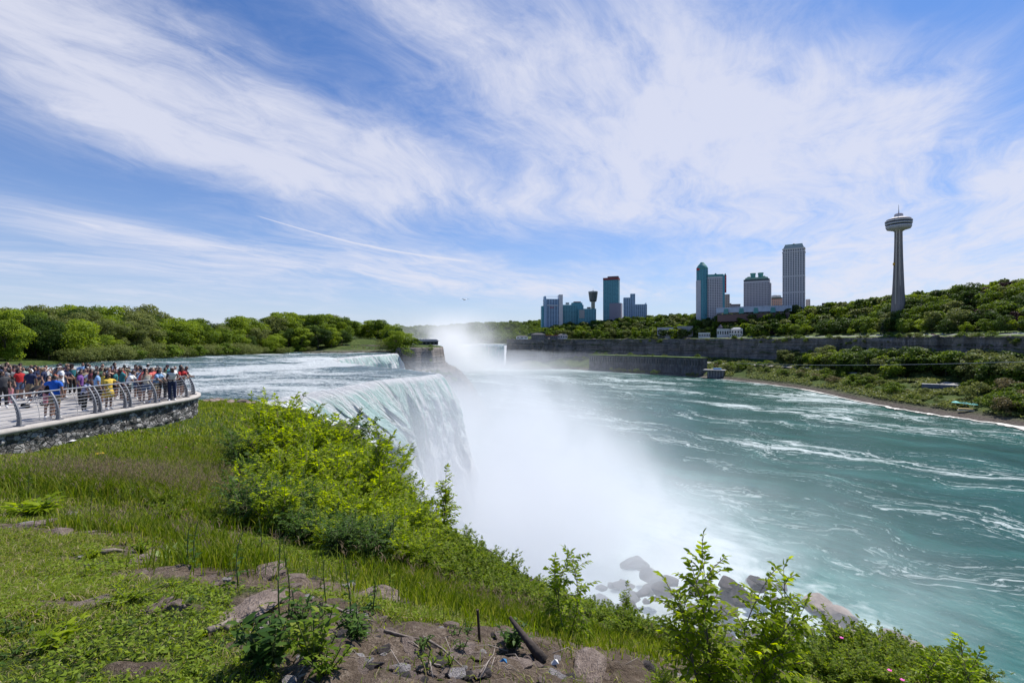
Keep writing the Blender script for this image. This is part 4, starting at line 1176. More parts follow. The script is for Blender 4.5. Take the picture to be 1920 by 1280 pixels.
# tallest hotel
r, wd, Z = bld('hotel', 1468, 1509, 980, -3, 'tallest pale hotel tower with dark window rows and a sloped grey roof', 'hotel')
block(r, wd, 26, 0, Z(474), stone, g_dark, 9, frac=.46, top=1)
for py in (519, 549): MB().box((0, 0, Z(py)), (wd * 1.02, 26.8, 1.6)).build('string_course', stone, r)
MB().box((0, 0, Z(473.5)), (wd * 1.05, 27.5, 2)).build('cornice', stone, r)
block(r, wd * .97, 25, Z(474), Z(468), stone, darkg, 9, frac=.42, top=1.5, bottom=1, name='attic')
MB().box((0, 0, Z(467.5)), (wd * 1.04, 27, 1.2)).build('cornice', stone, r)
rf = MB().box((0, 0, Z(463.5)), (wd * .96, 24, Z(460) - Z(467)), taper=.82).build('mansard_roof', plain('grey_green_roof', (.36, .40, .38), .7), r)
MB().box((0, -9, Z(462)), (7, 4, 6), taper=.4).build('dormer', tealr, rf)
MB().box((0, 0, Z(459.6)), (wd * .8, 20, .9)).build('ridge', tealr, r)
MB().lathe([(1.8, Z(459)), (2.2, Z(458)), (1.5, Z(457)), (.3, Z(456.3))], n=8).build('beacon', rust, r)
r, wd, Z = bld('building', 1511, 1519, 1000, 0, 'tiny pale block close to the right side of the tallest hotel')
block(r, wd, 8, 0, Z(561), stone, g_dark, 3, frac=.4)
r, wd, Z = bld('building', 1541, 1562, 900, 0, 'low brown flat roof house on the wooded ridge before the tower')
block(r, wd, 10, 0, Z(568), plain('brown_brick', (.28, .17, .13), .9), g_dark2, 5, frac=.4)
MB().box((wd * .2, 0, Z(567.6)), (wd * .6, 11, 1)).build('roof', concd, r)
# long curved podium building
D = 965
r, wd, Z = bld('building', 1345, 1480, D, -6, 'long low curved pavilion with grey metal roof below the three hotels', base=42)
MB().box((0, 0, Z(590) / 2), (wd, 30, Z(587))).build('wall', plain('brick_base', (.20, .12, .11), .9), r)
pts_ = []
m_ = MB()
for k in range(24):
    t = k / 23; xx = -wd / 2 + wd * t
    m_.box((xx, -6 * math.sin(t * math.pi), Z(580.5)), (wd / 23 * 1.02, 28, Z(576 + (t > .3) * -.5) - Z(586)), taper=.94)
m_.build('roof', plain('metal_roof', (.42, .44, .50), .45, .3, .1, .2), r)
for t in (.13, .35, .55, .78): MB().box((-wd / 2 + wd * t, -18, Z(583)), (9, 6, 10), taper=.75).build('bay', tealr, r)
for k in range(14): MB().box((-wd / 2 + wd * (k + .5) / 14, -15.1, Z(588.6)), (wd / 20, .5, 2.4)).build('window', darkg, r)

# ------------------------------------------------------------------ observation tower
D = 690; x = (1685 - 960) / F * D; base = 40; th = math.atan((1685 - 960) / F)
r = empty('observation_tower', (x, D, base), -th); tag(r, 'tall fluted concrete observation tower with a round banded pod and thin mast', 'tower')
Z = lambda py: zt(py, 0, D) - base
u = D / F * math.cos(th)
sh = MB()                                            # three curved legs merging into a ribbed shaft
n = 36; prof = []
for k, (py, hw) in enumerate([(592, 15.5), (556, 13.0), (520, 11.0), (480, 9.2), (450, 8.4), (432, 8.2)]):
    ring = []
    for i in range(n):
        a = 2 * math.pi * i / n; fl = 1 - .26 * (0.5 + .5 * math.cos(3 * a + .6)) ** 3 - .05 * (i % 2)
        ring.append((hw * u * fl * math.cos(a), hw * u * fl * math.sin(a), Z(py) if k else 0))
    prof += ring
fs = [(k * n + i, k * n + (i + 1) % n, (k + 1) * n + (i + 1) % n, (k + 1) * n + i) for k in range(5) for i in range(n)]
sh.add(prof, fs); sh.build('shaft', plain('weathered_concrete', (.25, .21, .20), .9, 0, .12, .08), r)
for sx in (-1, 1): MB().tube([(sx * 4.2 * u - 1, -10.5 * u, Z(570)), (sx * 2.6 * u - .6, -8.0 * u, Z(433))], 1.0, 6).build('lift_shaft', plain('pale_rail', (.5, .42, .36), .8), r)
MB().lathe([(1.2, Z(497)), (1.6, Z(496)), (1.6, Z(493.5)), (.8, Z(492))], c=(-8.6 * u, -4 * u, 0), n=8).build('lift_car', plain('yellow_lift', (.8, .42, .05), .5), r)
MB().lathe([(8.6 * u, Z(434)), (12 * u, Z(432)), (23 * u, Z(429.5)), (24.5 * u, Z(427))], n=40).build('pod_base', plain('pod_concrete', (.40, .36, .35), .85), r, True)
wb = plain('pod_band', (.50, .47, .48), .7); db = plain('pod_glass', (.02, .022, .03), .25)
for k, (r0, y0, r1, y1, mt) in enumerate([(24.6, 427, 25.4, 423.5, wb), (24.6, 423.5, 25.0, 421, db), (26.0, 421, 26.6, 418.3, wb), (25.8, 418.3, 26.0, 416, db), (26.9, 416, 26.6, 413.7, wb), (25.2, 413.7, 23, 411.5, db)]):
    MB().lathe([(r0 * u, Z(y0)), (r1 * u, Z(y1))], n=40).build('deck_band' if mt is wb else 'window_band', mt, r, True)
MB().lathe([(24 * u, Z(411.4)), (14 * u, Z(408)), (9 * u, Z(407.5)), (8.6 * u, Z(402))], n=32).build('roof', wb, r)
MB().lathe([(9 * u, Z(408)), (8.6 * u, Z(402.5)), (7 * u, Z(401)), (1, Z(400.5))], n=12).build('machine_room', rust, r)
MB().tube([(0, 0, Z(402)), (0, 0, Z(392)), (0, 0, Z(384))], [.9, .45, .2], 6).build('mast', white, r)

# ------------------------------------------------------------------ low buildings on the far cliff top
def low_house(px0, px1, py_top, q, label, walls, roofm, base_dz=0, dep=12, nwin=6, roof='flat', name='building'):
    x, y, z, s = find_s((px0 + px1) / 2, q); th = math.atan(((px0 + px1) / 2 - 960) / F)
    wd = (px1 - px0) / F * y * math.cos(th)
    r = empty(name, (x, y, z + base_dz), -th); tag(r, label, 'building')
    H = zt(py_top, 0, y) - z - base_dz
    MB().box((0, 0, H / 2 - .5), (wd, dep, H + 1)).build('wall', walls, r)
    if roof == 'flat': MB().box((0, 0, H + .3), (wd * 1.03, dep * 1.05, .7)).build('roof', roofm, r)
    elif roof == 'hip': MB().box((0, 0, H + 1.6), (wd * 1.06, dep * 1.15, 3.2), taper=.45).build('roof', roofm, r)
    for k in range(nwin): MB().box((-wd / 2 + wd * (k + .5) / nwin, -dep / 2, H * .55), (wd / nwin * .55, .3, H * .4)).build('window', darkg, r)
    return r, wd, H
low_house(1233, 1263, 614, 42, 'grey stone building with columns on the cliff top below the wooded slope', stone2, concd, dep=10, nwin=7)
low_house(1270, 1299, 612, 46, 'beige flat roof building beside the grey stone one on the cliff top', conc, conc, dep=9, nwin=8)
r, wd, H = low_house(1345, 1372, 617, 44, 'white restaurant house with a grey pointed roof among trees on the cliff top', white, white, dep=12, nwin=6)
MB().lathe([(5.5, H + .6), (5.0, H + 3), (3.4, H + 5.5), (.4, H + 9.5)], c=(-wd * .25, 0, 0), n=4).build('pointed_roof', plain('slate', (.12, .11, .13), .8), r)
low_house(1370, 1392, 617, 50, 'small cream house with hipped white roof beside the restaurant', white, white, dep=10, nwin=4, roof='hip')
low_house(1310, 1332, 624, 36, 'long white marquee on the terrace beside the restaurant', white, white, dep=5, nwin=7)
low_house(1368, 1390, 625, 34, 'second white marquee on the terrace below the cream house', white, white, dep=5, nwin=6)
low_house(968, 990, 631, 12, 'small pavilion with pointed roof by the brink of the distant falls', white, concd, dep=10, nwin=3, roof='hip')
low_house(996, 1022, 627, 16, 'long dark visitor hall by the distant falls', concd, concd, dep=14, nwin=7, roof='hip')
low_house(1022, 1046, 629, 16, 'dark terraced hall with pale awnings right of the visitor hall', concd, redm, dep=12, nwin=6)
low_house(1046, 1064, 628, 20, 'small grey hall at the right end of the cliff top halls', stone2, concd, dep=12, nwin=4, roof='hip')
# pavilion on the island
x, y = (800 - 960) / F * 520, 520.0; z = float(island_z(np.array([x]), np.array([y]))[0])
r = empty('pavilion', (x, y, z), .1); tag(r, 'grey roofed open pavilion behind the island cliff', 'building')
MB().box((0, 0, 2), (24, 9, 4)).build('wall', concd, r); MB().box((0, 0, 5), (27, 11, 2.2), taper=.8).build('roof', plain('grey_shingle', (.34, .33, .34), .85), r)
for k in range(6): MB().box((-10 + k * 4, -4.6, 1.8), (2.4, .3, 2.2)).build('window', darkg, r)

# ------------------------------------------------------------------ power station and boat dock on the far shore
r = empty('power_station', (0, 0, 0)); tag(r, 'long weathered stone power station with a row of tall arched windows at the water', 'building')
pa_ = np.array([(168, 1052), (215, 1000), (262, 945), (300, 890), (330, 845)], float)
tz, bz = -29.5, -61
old = plain('old_stone', (.125, .118, .12), .95, 0, .45, .12, .5)
w_ = MB(); rf_ = MB()
for (a, b) in zip(pa_[:-1], pa_[1:]):
    d = (b - a); L = np.hypot(*d); n_ = np.array([-d[1], d[0]]) / L; c = (a + b) / 2 + n_ * 9
    if n_[1] < 0: c = (a + b) / 2 - n_ * 9
    rz = math.atan2(d[1], d[0])
    w_.box((c[0], c[1], (tz + bz) / 2), (L + .5, 18, tz - bz), rz); rf_.box((c[0], c[1], tz + .7), (L + 2, 20, 1.2), rz)
w_.build('wall', old, r); rf_.build('roof', MATS['mown_grass'], r)
cnt = 0
for (a, b) in zip(pa_[:-1], pa_[1:]):
    d = (b - a); L = np.hypot(*d); rz = math.atan2(d[1], d[0]); n_ = np.array([d[1], -d[0]]) / L
    if n_[1] > 0: n_ = -n_
    for t in np.arange(3, L - 1, 6.0):
        c = a + d / L * t + n_ * .1
        f_ = MB(); f_.box((c[0], c[1], -38), (2.6, .5, 9), rz); f_.build('window', darkg, r); cnt += 1
        p_ = a + d / L * (t + 3) + n_ * .35
        MB().box((p_[0], p_[1], (tz + bz) / 2), (1.0, .9, tz - bz - 1), rz).build('pilaster', old, r)
r = empty('boat_dock', (342, 812, -61)); r.rotation_euler = (0, 0, -.55); tag(r, 'dark boxy boat dock with a pale deck on the far shore', 'dock')
MB().box((0, 4, 6), (26, 14, 12)).build('wall', concd, r); MB().box((-2, 2, 13), (34, 20, 1.4)).build('deck', conc, r)
for k in range(6): MB().box((-11 + k * 4.4, -3.4, 6), (.8, .8, 11)).build('pier', conc, r)
MB().box((2, 4, 15), (12, 5, 2.4)).build('awning', plain('blue_awning', (.15, .32, .6)), r)
# two storage containers
x, y, z, s = find_s(1745, -.50)
cont = empty('storage_container', (x, y, z + 1.5), -.62); tag(cont, 'dark grey storage container on a gravel pad, left of the two', 'container')
MB().box((0, 0, 2.2), (13.2, 4, 4.4)).build('body', plain('grey_container', (.12, .13, .17), .6), cont); MB().box((0, 0, 4.5), (13.4, 4.2, .35)).build('roof', white, cont)
c2_ = copy_tree(cont); c2_.location = (x + 13.6 * math.cos(-.62), y + 13.6 * math.sin(-.62), z + 1.5); c2_['label'] = 'dark grey storage container on a gravel pad, right of the two'
for c in (cont, c2_): c['group'] = 'storage containers on the far slope'
# beach umbrellas by the water
um = empty('beach_umbrella', (0, 0, 0)); tag(um, '', 'umbrella', 'umbrellas on the far shore')
MB().tube([(0, 0, 0), (0, 0, 3.2)], .12).build('pole', white, um)
for k, (px, col, nm) in enumerate([(1792, (.15, .55, .5), 'teal green'), (1806, (.8, .8, .8), 'white'), (1812, (.1, .45, .6), 'blue'), (1826, (.85, .8, .8), 'larger white')]):
    x, y, z, s = find_s(px, -.80)
    if k: q = copy_tree(um)
    else: q = um
    q.location = (x, y, z + 1.5); q['label'] = nm + ' parasol on the stony far shore'
    MB().lathe([(3.0, 2.6), (1.6, 3.4), (.1, 3.9)], n=8).build('canopy', plain('canvas_%d' % k, col), q)
x, y, z, s = find_s(1811, -.86)
r = empty('beach_stall', (x, y, z + 1.0), -.5); tag(r, 'long yellow-fronted stall under the parasols on the far shore', 'stall')
MB().box((0, 0, 1.0), (9, 2.5, 1.6)).build('counter', plain('yellow_board', (.65, .48, .2)), r); MB().box((0, 0, .2), (10, 3.2, .4)).build('platform', white, r)

# ------------------------------------------------------------------ cars along the parkway
def car_proto(col, nm):
    r = empty('parked_car'); m = plain('paint_' + nm, col, .3)
    b = MB(); b.add([(-2.2, -.85, .35), (2.2, -.85, .35), (2.2, .85, .35), (-2.2, .85, .35), (-2.2, -.88, .85), (2.2, -.88, .8), (2.2, .88, .8), (-2.2, .88, .85)],
                    [(0, 3, 2, 1), (4, 5, 6, 7), (0, 1, 5, 4), (1, 2, 6, 5), (2, 3, 7, 6), (3, 0, 4, 7)])
    b.build('body', m, r)
    MB().add([(-1.7, -.8, .83), (1.1, -.8, .81), (1.1, .8, .81), (-1.7, .8, .83), (-1.2, -.66, 1.4), (.4, -.66, 1.4), (.4, .66, 1.4), (-1.2, .66, 1.4)],
             [(4, 5, 6, 7), (0, 1, 5, 4), (1, 2, 6, 5), (2, 3, 7, 6), (3, 0, 4, 7)]) if False else None
    g = MB(); g.add([(-1.7, -.8, .83), (1.1, -.8, .81), (1.1, .8, .81), (-1.7, .8, .83), (-1.2, -.66, 1.38), (.4, -.66, 1.38), (.4, .66, 1.38), (-1.2, .66, 1.38)],
                    [(0, 3, 2, 1), (4, 5, 6, 7), (0, 1, 5, 4), (1, 2, 6, 5), (2, 3, 7, 6), (3, 0, 4, 7)]); g.build('window_band', darkg, r)
    MB().box((-.4, 0, 1.41), (1.65, 1.34, .07)).build('roof', m, r)
    for sx in (-1.35, 1.35):
        for sy in (-.8, .8): MB().tube([(sx, sy - .1, .33), (sx, sy + .1, .33)], .33, 12).build('wheel', plain('tyre', (.02, .02, .02), .9), r)
    return r
cols = {'white': (.8, .8, .8), 'black': (.02, .02, .02), 'silver': (.45, .46, .48), 'red': (.45, .03, .03), 'blue': (.04, .10, .3)}
cp_ = {k: car_proto(v, k) for k, v in cols.items()}
used = set()
for k in range(46):
    nm = rt.choice(['white', 'white', 'silver', 'silver', 'black', 'red', 'blue'])
    px = [1055, 1062, 1150, 1165][k] if k < 4 else rt.uniform(1395, 1500) if k < 24 else rt.uniform(1500, 1915)
    x, y, z, s = find_s(px, rt.choice([23, 28]) if k % 3 or px < 1395 or px > 1500 else 34)
    x2, y2, z2, _ = find_s(px + 4, 23)
    x1, y1, z1, _ = find_s(px, 23)
    if any(math.hypot(x - a, y - b) < 5.5 for a, b in used): continue
    used.add((x, y))
    src = cp_[nm]
    q = copy_tree(src); q.location = (x, y, z + .27); q.rotation_euler = (0, 0, math.atan2(y2 - y1, x2 - x1))
    place = 'left stretch of the parkway near the dark halls' if px < 1200 else 'busy car park stretch beside the restaurant' if px < 1500 else 'parkway beside the park lawn'
    tag(q, f'{nm} car on the {place}', 'car', f'{nm} cars on the {place}')
for o in cp_.values():
    for c in list(o.children): bpy.data.objects.remove(c)
    bpy.data.objects.remove(o)
# ================================================================== viewing platform, stone wall, railing
def arc(cx, cy, r, a0, a1, n): return [(cx + r * math.cos(R(a)), cy + r * math.sin(R(a))) for a in np.linspace(a0, a1, n)]
PATH = [(-18.0, y) for y in np.arange(-6, 25.6, .5)] + arc(-23, 25.6, 5, 3, 90, 22) + [(x, 30.6) for x in np.arange(-23.5, -75, -1.0)]
PATH = np.array(PATH)
PL = np.concatenate([[0], np.cumsum(np.hypot(*np.diff(PATH, axis=0).T))])
def path_at(t):
    x, y = np.interp(t, PL, PATH[:, 0]), np.interp(t, PL, PATH[:, 1]); e = .25
    dx_, dy_ = np.interp(t + e, PL, PATH[:, 0]) - np.interp(t - e, PL, PATH[:, 0]), np.interp(t + e, PL, PATH[:, 1]) - np.interp(t - e, PL, PATH[:, 1])
    n = np.hypot(dx_, dy_); n = np.maximum(n, 1e-6)
    return x, y, dy_ / n, -dx_ / n               # point and outward normal (to the right of the walk)
DECK = -3.1
def paving(nt, bs, out):
    p = nt.pos(); n = nt.noise(p, 1.2, 6, .6); n2 = nt.noise(p, 30.0, 3)
    nt.put(bs.inputs['Base Color'], nt.ramp(n * .6 + n2 * .4, [(.3, (.27, .255, .24)), (.5, (.36, .34, .325)), (.7, (.43, .41, .39))])); bs.inputs['Roughness'].default_value = .9
pv_ = MB().prism([(a + .0, b) for a, b in PATH] + [(-75, -6)], DECK - .3, DECK)
tag(pv_.build('pavement', material('paving', paving)), 'pale concrete floor of the viewing platform', kind='structure')
# wall
def stone_mat(nt, bs, out):
    at = nt.new('ShaderNodeAttribute', attribute_name='run'); u = E(nt, at.outputs['Fac']); x, y, z = nt.sep(nt.pos())
    q = nt.vec(u, z * 1.25, 0.0)
    wq = nt.noise(q, 3.0, 3)
    c = nt.voro(nt.vec(u + wq * .15, z * 1.25, 0.0), 5.0, out=1); e = nt.voro(nt.vec(u + wq * .15, z * 1.25, 0.0), 5.0, 'DISTANCE_TO_EDGE')
    r_, g_, b2 = nt.sep(c)
    fine = nt.noise(nt.pos(), 22.0, 6, .65)
    col = nt.ramp(r_ * .55 + fine * .5, [(.25, (.040, .040, .041)), (.48, (.10, .098, .096)), (.62, (.19, .185, .18)), (.80, (.40, .39, .38))])
    nt.put(bs.inputs['Base Color'], nt.mix(nt.ss(e, .0, .05), (.018, .018, .018), col)); bs.inputs['Roughness'].default_value = .85
    nt.put(bs.inputs['Normal'], nt.bump(nt.ss(e, 0.0, .14) + fine * .6, 1.0, .05))
tt = np.arange(0, PL[-1] - 12, .055); zz_ = np.linspace(DECK - 2.6, DECK - .13, 44)
x, y, nx, ny = path_at(tt)
T, ZZ = np.meshgrid(tt, zz_)
dsp = np.abs(fbm(T * 2.6, ZZ * 3.2, oct=3)) * .16 + .30
wv_ = np.stack([x[None] + nx[None] * dsp, y[None] + ny[None] * dsp, ZZ], -1).reshape(-1, 3)
wall = mesh_np('stone_wall', wv_, grid_faces(len(zz_), len(tt)), material('rubble_stone', stone_mat), attrs={'run': T.ravel()})
tag(wall, 'low curved rubble stone wall under the railing of the viewing platform', 'wall')
def ribbon(ts, prof, name, mat, parent, closed=True):
    """Sweep a closed profile (outward offset, height) along the edge."""
    x, y, nx, ny = path_at(ts); n = len(prof)
    v = np.stack([np.stack([x + nx * o, y + ny * o, np.full_like(x, h)], -1) for o, h in prof], 1).reshape(-1, 3)
    i = np.arange(len(ts) - 1)[:, None] * n + np.arange(n)[None]
    j = np.arange(len(ts) - 1)[:, None] * n + (np.arange(n)[None] + 1) % n
    return mesh_np(name, v, np.stack([i, j, j + n, i + n], -1).reshape(-1, 4), mat, parent)
ts = np.arange(0, PL[-1] - 10, .2)
ribbon(ts, [(-.12, DECK - .14), (.50, DECK - .14), (.50, DECK + .03), (-.12, DECK + .03)], 'coping', plain('coping_concrete', (.40, .37, .34), .9, 0, .12, 5.0), wall)
# railing
steel = plain('galvanised_steel', (.26, .27, .30), .42, .6, .1, 8.0)
post_m = plain('grey_post_paint', (.20, .205, .225), .5, .3, .1, 8.0)
rl = empty('railing', (-18, 20, DECK)); tag(rl, 'curved grey steel railing with leaning posts along the viewing platform edge', 'railing')
H_R = 1.10
def lean(t): return .16 + .10 * t - .40 * t ** 2.2
def sweep(h, rad, name, n=6):
    x, y, nx, ny = path_at(ts); o = lean(h / H_R)
    m = MB(); m.tube([(a + c * o + 18, b + d * o - 20, h + .06) for a, b, c, d in zip(x, y, nx, ny)], rad, n)
    return m.build(name, steel, rl, True)
sweep(H_R, .032, 'top_rail', 8)
for k in range(7): sweep(.14 + k * .128, .014, 'rail', 5)
yp = [2.5, 4.3, 6.1, 7.9, 9.7, 11.4, 13.0, 14.6, 16.0, 17.5, 19.0, 20.7, 20.95, 22.3, 22.6, 24.2, 25.3]
tp = [float(np.interp(v, PATH[:, 1][:64], PL[:64])) for v in yp]
t_ = tp[-1]
while t_ < PL[-1] - 14: t_ += 1.35; tp.append(t_)
for t in tp:
    x, y, nx, ny = [float(v) for v in path_at(t)]
    m = MB(); tx, ty = -ny, nx; w2 = .028
    prof = []
    K = 10
    for k in range(K + 1):
        q = k / K; o = lean(q); dpt = .075 - .035 * q
        prof.append((o - dpt, q * H_R + .03)); 
    outer = [(lean(k / K) + .075 - .035 * k / K, k / K * H_R + .03) for k in range(K + 1)]
    v = []
    for (o, h) in prof:
        v += [(x + 18 + nx * o + tx * w2, y - 20 + ny * o + ty * w2, h), (x + 18 + nx * o - tx * w2, y - 20 + ny * o - ty * w2, h)]
    for (o, h) in outer:
        v += [(x + 18 + nx * o + tx * w2, y - 20 + ny * o + ty * w2, h), (x + 18 + nx * o - tx * w2, y - 20 + ny * o - ty * w2, h)]
    f = []; B = 2 * (K + 1)
    for k in range(K):
        a = 2 * k; b = B + 2 * k
        f += [(a, a + 1, a + 3, a + 2), (b, b + 2, b + 3, b + 1), (a, a + 2, b + 2, b), (a + 1, b + 1, b + 3, a + 3)]
    f += [(0, B, B + 1, 1), (2 * K, 2 * K + 1, B + 2 * K + 1, B + 2 * K)]
    m.add(v, f); m.build('post', post_m, rl)
    MB().box((x + 18 + nx * .17, y - 20 + ny * .17, .055), (.30, .17, .03), math.atan2(ny, nx)).build('base_plate', post_m, rl)
for a, b in zip(tp[:-1], tp[1:]):
    if b - a < 1.2: continue
    x, y, nx, ny = [float(v) for v in path_at((a + b) / 2)]
    MB().tube([(x + 18 + nx * lean(q), y - 20 + ny * lean(q), q * H_R + .05) for q in np.linspace(.08, .98, 8)], .007, 5).build('baluster', steel, rl, True)

# ================================================================== people
SK = [(.62, .36, .24), (.42, .23, .14), (.26, .14, .09), (.12, .065, .045)]
def pose(name):
    """Joint positions of a figure 1.72 m tall facing +y."""
    J = dict(pel=(0, 0, .96), wai=(0, .01, 1.10), che=(0, .02, 1.30), nek=(0, .0, 1.47), hd0=(0, .01, 1.55), hd1=(0, .02, 1.64), hd2=(0, .0, 1.70), nose=(0, .115, 1.60))
    for s, n in ((-1, 'l'), (1, 'r')):
        J['sh' + n] = (s * .18, 0, 1.41); J['el' + n] = (s * .24, -.02, 1.13); J['wr' + n] = (s * .25, .08, .90); J['ha' + n] = (s * .25, .11, .83)
        J['hp' + n] = (s * .095, 0, .90); J['kn' + n] = (s * .11, .03, .50); J['an' + n] = (s * .115, 0, .09); J['to' + n] = (s * .13, .15, .035)
    if name == 'lean':
        for k in ('che', 'nek', 'hd0', 'hd1', 'hd2', 'nose'): J[k] = (J[k][0], J[k][1] + (J[k][2] - .9) * .28, J[k][2] - .03)
        for s, n in ((-1, 'l'), (1, 'r')): J['sh' + n] = (s * .18, .14, 1.37); J['el' + n] = (s * .25, .30, 1.12); J['wr' + n] = (s * .12, .48, 1.06); J['ha' + n] = (s * .05, .54, 1.06)
    if name == 'phone':
        for s, n in ((-1, 'l'), (1, 'r')): J['el' + n] = (s * .24, .17, 1.20); J['wr' + n] = (s * .09, .33, 1.46); J['ha' + n] = (s * .04, .36, 1.53)
    if name == 'hip':
        J['elr'] = (.40, -.06, 1.18); J['wrr'] = (.22, .04, 1.02); J['har'] = (.16, .07, .98)
    if name == 'reach':
        J['ell'] = (-.40, .12, 1.28); J['wrl'] = (-.60, .22, 1.14); J['hal'] = (-.67, .25, 1.11)
    if name == 'face':
        J['elr'] = (.25, .14, 1.17); J['wrr'] = (.10, .17, 1.44); J['har'] = (.05, .15, 1.52); J['knl'] = (-.12, .10, .50)
    if name == 'cross':
        for s, n in ((-1, 'l'), (1, 'r')): J['el' + n] = (s * .25, .06, 1.14); J['wr' + n] = (s * .02, .20, 1.20); J['ha' + n] = (-s * .08, .20, 1.22)
    if name == 'walk':
        J['knl'] = (-.10, .20, .54); J['anl'] = (-.11, .22, .12); J['tol'] = (-.12, .37, .08); J['knr'] = (.10, -.02, .50); J['anr'] = (.11, -.24, .14); J['tor'] = (.12, -.12, .04)
        J['wrl'] = (-.25, -.02, .90); J['hal'] = (-.25, -.02, .82); J['wrr'] = (.25, .22, .95); J['har'] = (.25, .27, .89)
    return J
RAD = dict(pel=(.145, .115), wai=(.125, .095), che=(.155, .11), nek=(.052, .055), hd0=(.065, .075), hd1=(.078, .095), hd2=(.045, .06), nose=(.012, .012), sh=(.062, .062), el=(.042, .042), wr=(.028, .026), ha=(.034, .018), hp=(.092, .098), kn=(.058, .06), an=(.036, .042), to=(.038, .028))
BONES = [('pel', 'wai', 'hipz'), ('wai', 'che', 'torso'), ('che', 'nek', 'torso'), ('nek', 'hd0', 'neck'), ('hd0', 'hd1', 'head'), ('hd1', 'hd2', 'head'), ('hd1', 'nose', 'head')]
for n in 'lr': BONES += [('che', 'sh' + n, 'torso'), ('sh' + n, 'el' + n, 'uarm'), ('el' + n, 'wr' + n, 'farm'), ('wr' + n, 'ha' + n, 'hand'), ('pel', 'hp' + n, 'hipz'), ('hp' + n, 'kn' + n, 'thigh'), ('kn' + n, 'an' + n, 'shin'), ('an' + n, 'to' + n, 'foot')]
def figure(name):
    J = pose(name); keys = list(J); vs = [J[k] for k in keys]; rad = [RAD.get(k) or RAD[k[:-1]] for k in keys]
    ed = [(keys.index(a), keys.index(b)) for a, b, _ in BONES]; bones = [(Vector(J[a]), Vector(J[b]), l) for a, b, l in BONES]
    for n, s in (('l', -1), ('r', 1)):                     # five unequal, slightly curled fingers on each hand
        w_, h_ = Vector(J['wr' + n]), Vector(J['ha' + n]); d = (h_ - w_).normalized(); side = d.cross(Vector((0, 1, 0)))
        if side.length < .3: side = d.cross(Vector((0, 0, 1)))
        side.normalize(); curl = d.cross(side) * s
        for i, (o, ln) in enumerate([(-.028, .062), (-.010, .075), (.010, .070), (.027, .055)]):
            b = h_ + side * o + d * .012; t = b + d * ln * .55 + curl * .006; t2 = t + d * ln * .4 + curl * .022
            k0 = len(vs); vs += [tuple(b), tuple(t), tuple(t2)]; rad += [(.010, .010), (.009, .009), (.007, .007)]; ed += [(keys.index('ha' + n), k0), (k0, k0 + 1), (k0 + 1, k0 + 2)]; bones.append((h_, t2, 'hand'))
        tb = w_ + d * .02 + side * .03; t2 = tb + side * .03 + d * .035 + curl * .01
        k0 = len(vs); vs += [tuple(tb), tuple(t2)]; rad += [(.012, .012), (.009, .009)]; ed += [(keys.index('wr' + n), k0), (k0, k0 + 1)]; bones.append((w_, t2, 'hand'))
    me = bpy.data.meshes.new('fig'); me.from_pydata(vs, ed, []); o = bpy.data.objects.new('fig', me); COL.objects.link(o)
    sm = o.modifiers.new('s', 'SKIN'); sm.use_smooth_shade = True
    for sv_, r in zip(me.skin_vertices[0].data, rad): sv_.radius = r
    for sv_ in me.skin_vertices[0].data: sv_.use_root = False
    me.skin_vertices[0].data[0].use_root = True
    ss_ = o.modifiers.new('d', 'SUBSURF'); ss_.levels = 1; ss_.render_levels = 1
    dg = bpy.context.evaluated_depsgraph_get(); ev = o.evaluated_get(dg); m2 = ev.to_mesh()
    V = np.empty(len(m2.vertices) * 3); m2.vertices.foreach_get('co', V); V = V.reshape(-1, 3)
    N = np.empty(len(m2.vertices) * 3); m2.vertex_normals.foreach_get('vector', N); N = N.reshape(-1, 3)
    Fc = [list(p.vertices) for p in m2.polygons]
    ev.to_mesh_clear(); bpy.data.objects.remove(o)
    best = np.full(len(V), 1e9); lab = np.zeros(len(V), dtype=object); tpar = np.zeros(len(V))
    for a, b, l in bones:
        a, b = np.array(a), np.array(b); d = b - a; t = np.clip(((V - a) @ d) / (d @ d), 0, 1)
        dist = np.linalg.norm(V - (a + t[:, None] * d), axis=1) - {'torso': .09, 'hipz': .08, 'thigh': .06, 'head': .07}.get(l, .03)
        up = dist < best; best[up] = dist[up]; lab[up] = l; tpar[up] = t[up]
    def part(mask, off):
        fs = [f for f in Fc if all(mask[i] for i in f)]
        ids = sorted({i for f in fs for i in f}); mp = {i: k for k, i in enumerate(ids)}
        return V[ids] + N[ids] * off, [[mp[i] for i in f] for f in fs]
    hc = np.array(J['hd1'])
    M = {'body': (V, Fc)}
    shirt = (lab == 'torso') | ((lab == 'uarm') & (tpar < .62)) | ((lab == 'hipz') & (V[:, 2] > .93)); vest = (lab == 'torso') | ((lab == 'hipz') & (V[:, 2] > .93))
    M['shirt'] = part(shirt, .020); M['vest'] = part(vest & (V[:, 2] < 1.42), .018)
    lowb = (lab == 'hipz') | (lab == 'thigh')
    M['shorts'] = part((((lab == 'hipz')) | ((lab == 'thigh') & (tpar < .72))) & (V[:, 2] < 1.04), .017); M['trousers'] = part((lowb | ((lab == 'shin') & (tpar < .93))) & (V[:, 2] < 1.04), .015)
    M['shoes'] = part((lab == 'foot') | ((lab == 'shin') & (tpar > .95)), .012)
    hd = (lab == 'head')
    top = hd & ((V[:, 2] > hc[2] + .035) | ((V[:, 1] < hc[1] - .005) & (V[:, 2] > hc[2] - .08)))
    M['hair'] = part(top, .020); M['cap'] = part(hd & (V[:, 2] > hc[2] + .02), .028)
    M['_h'] = hc
    return M
FIG = {n: figure(n) for n in ('stand', 'lean', 'phone', 'hip', 'reach', 'face', 'cross', 'walk')}
FM = {}
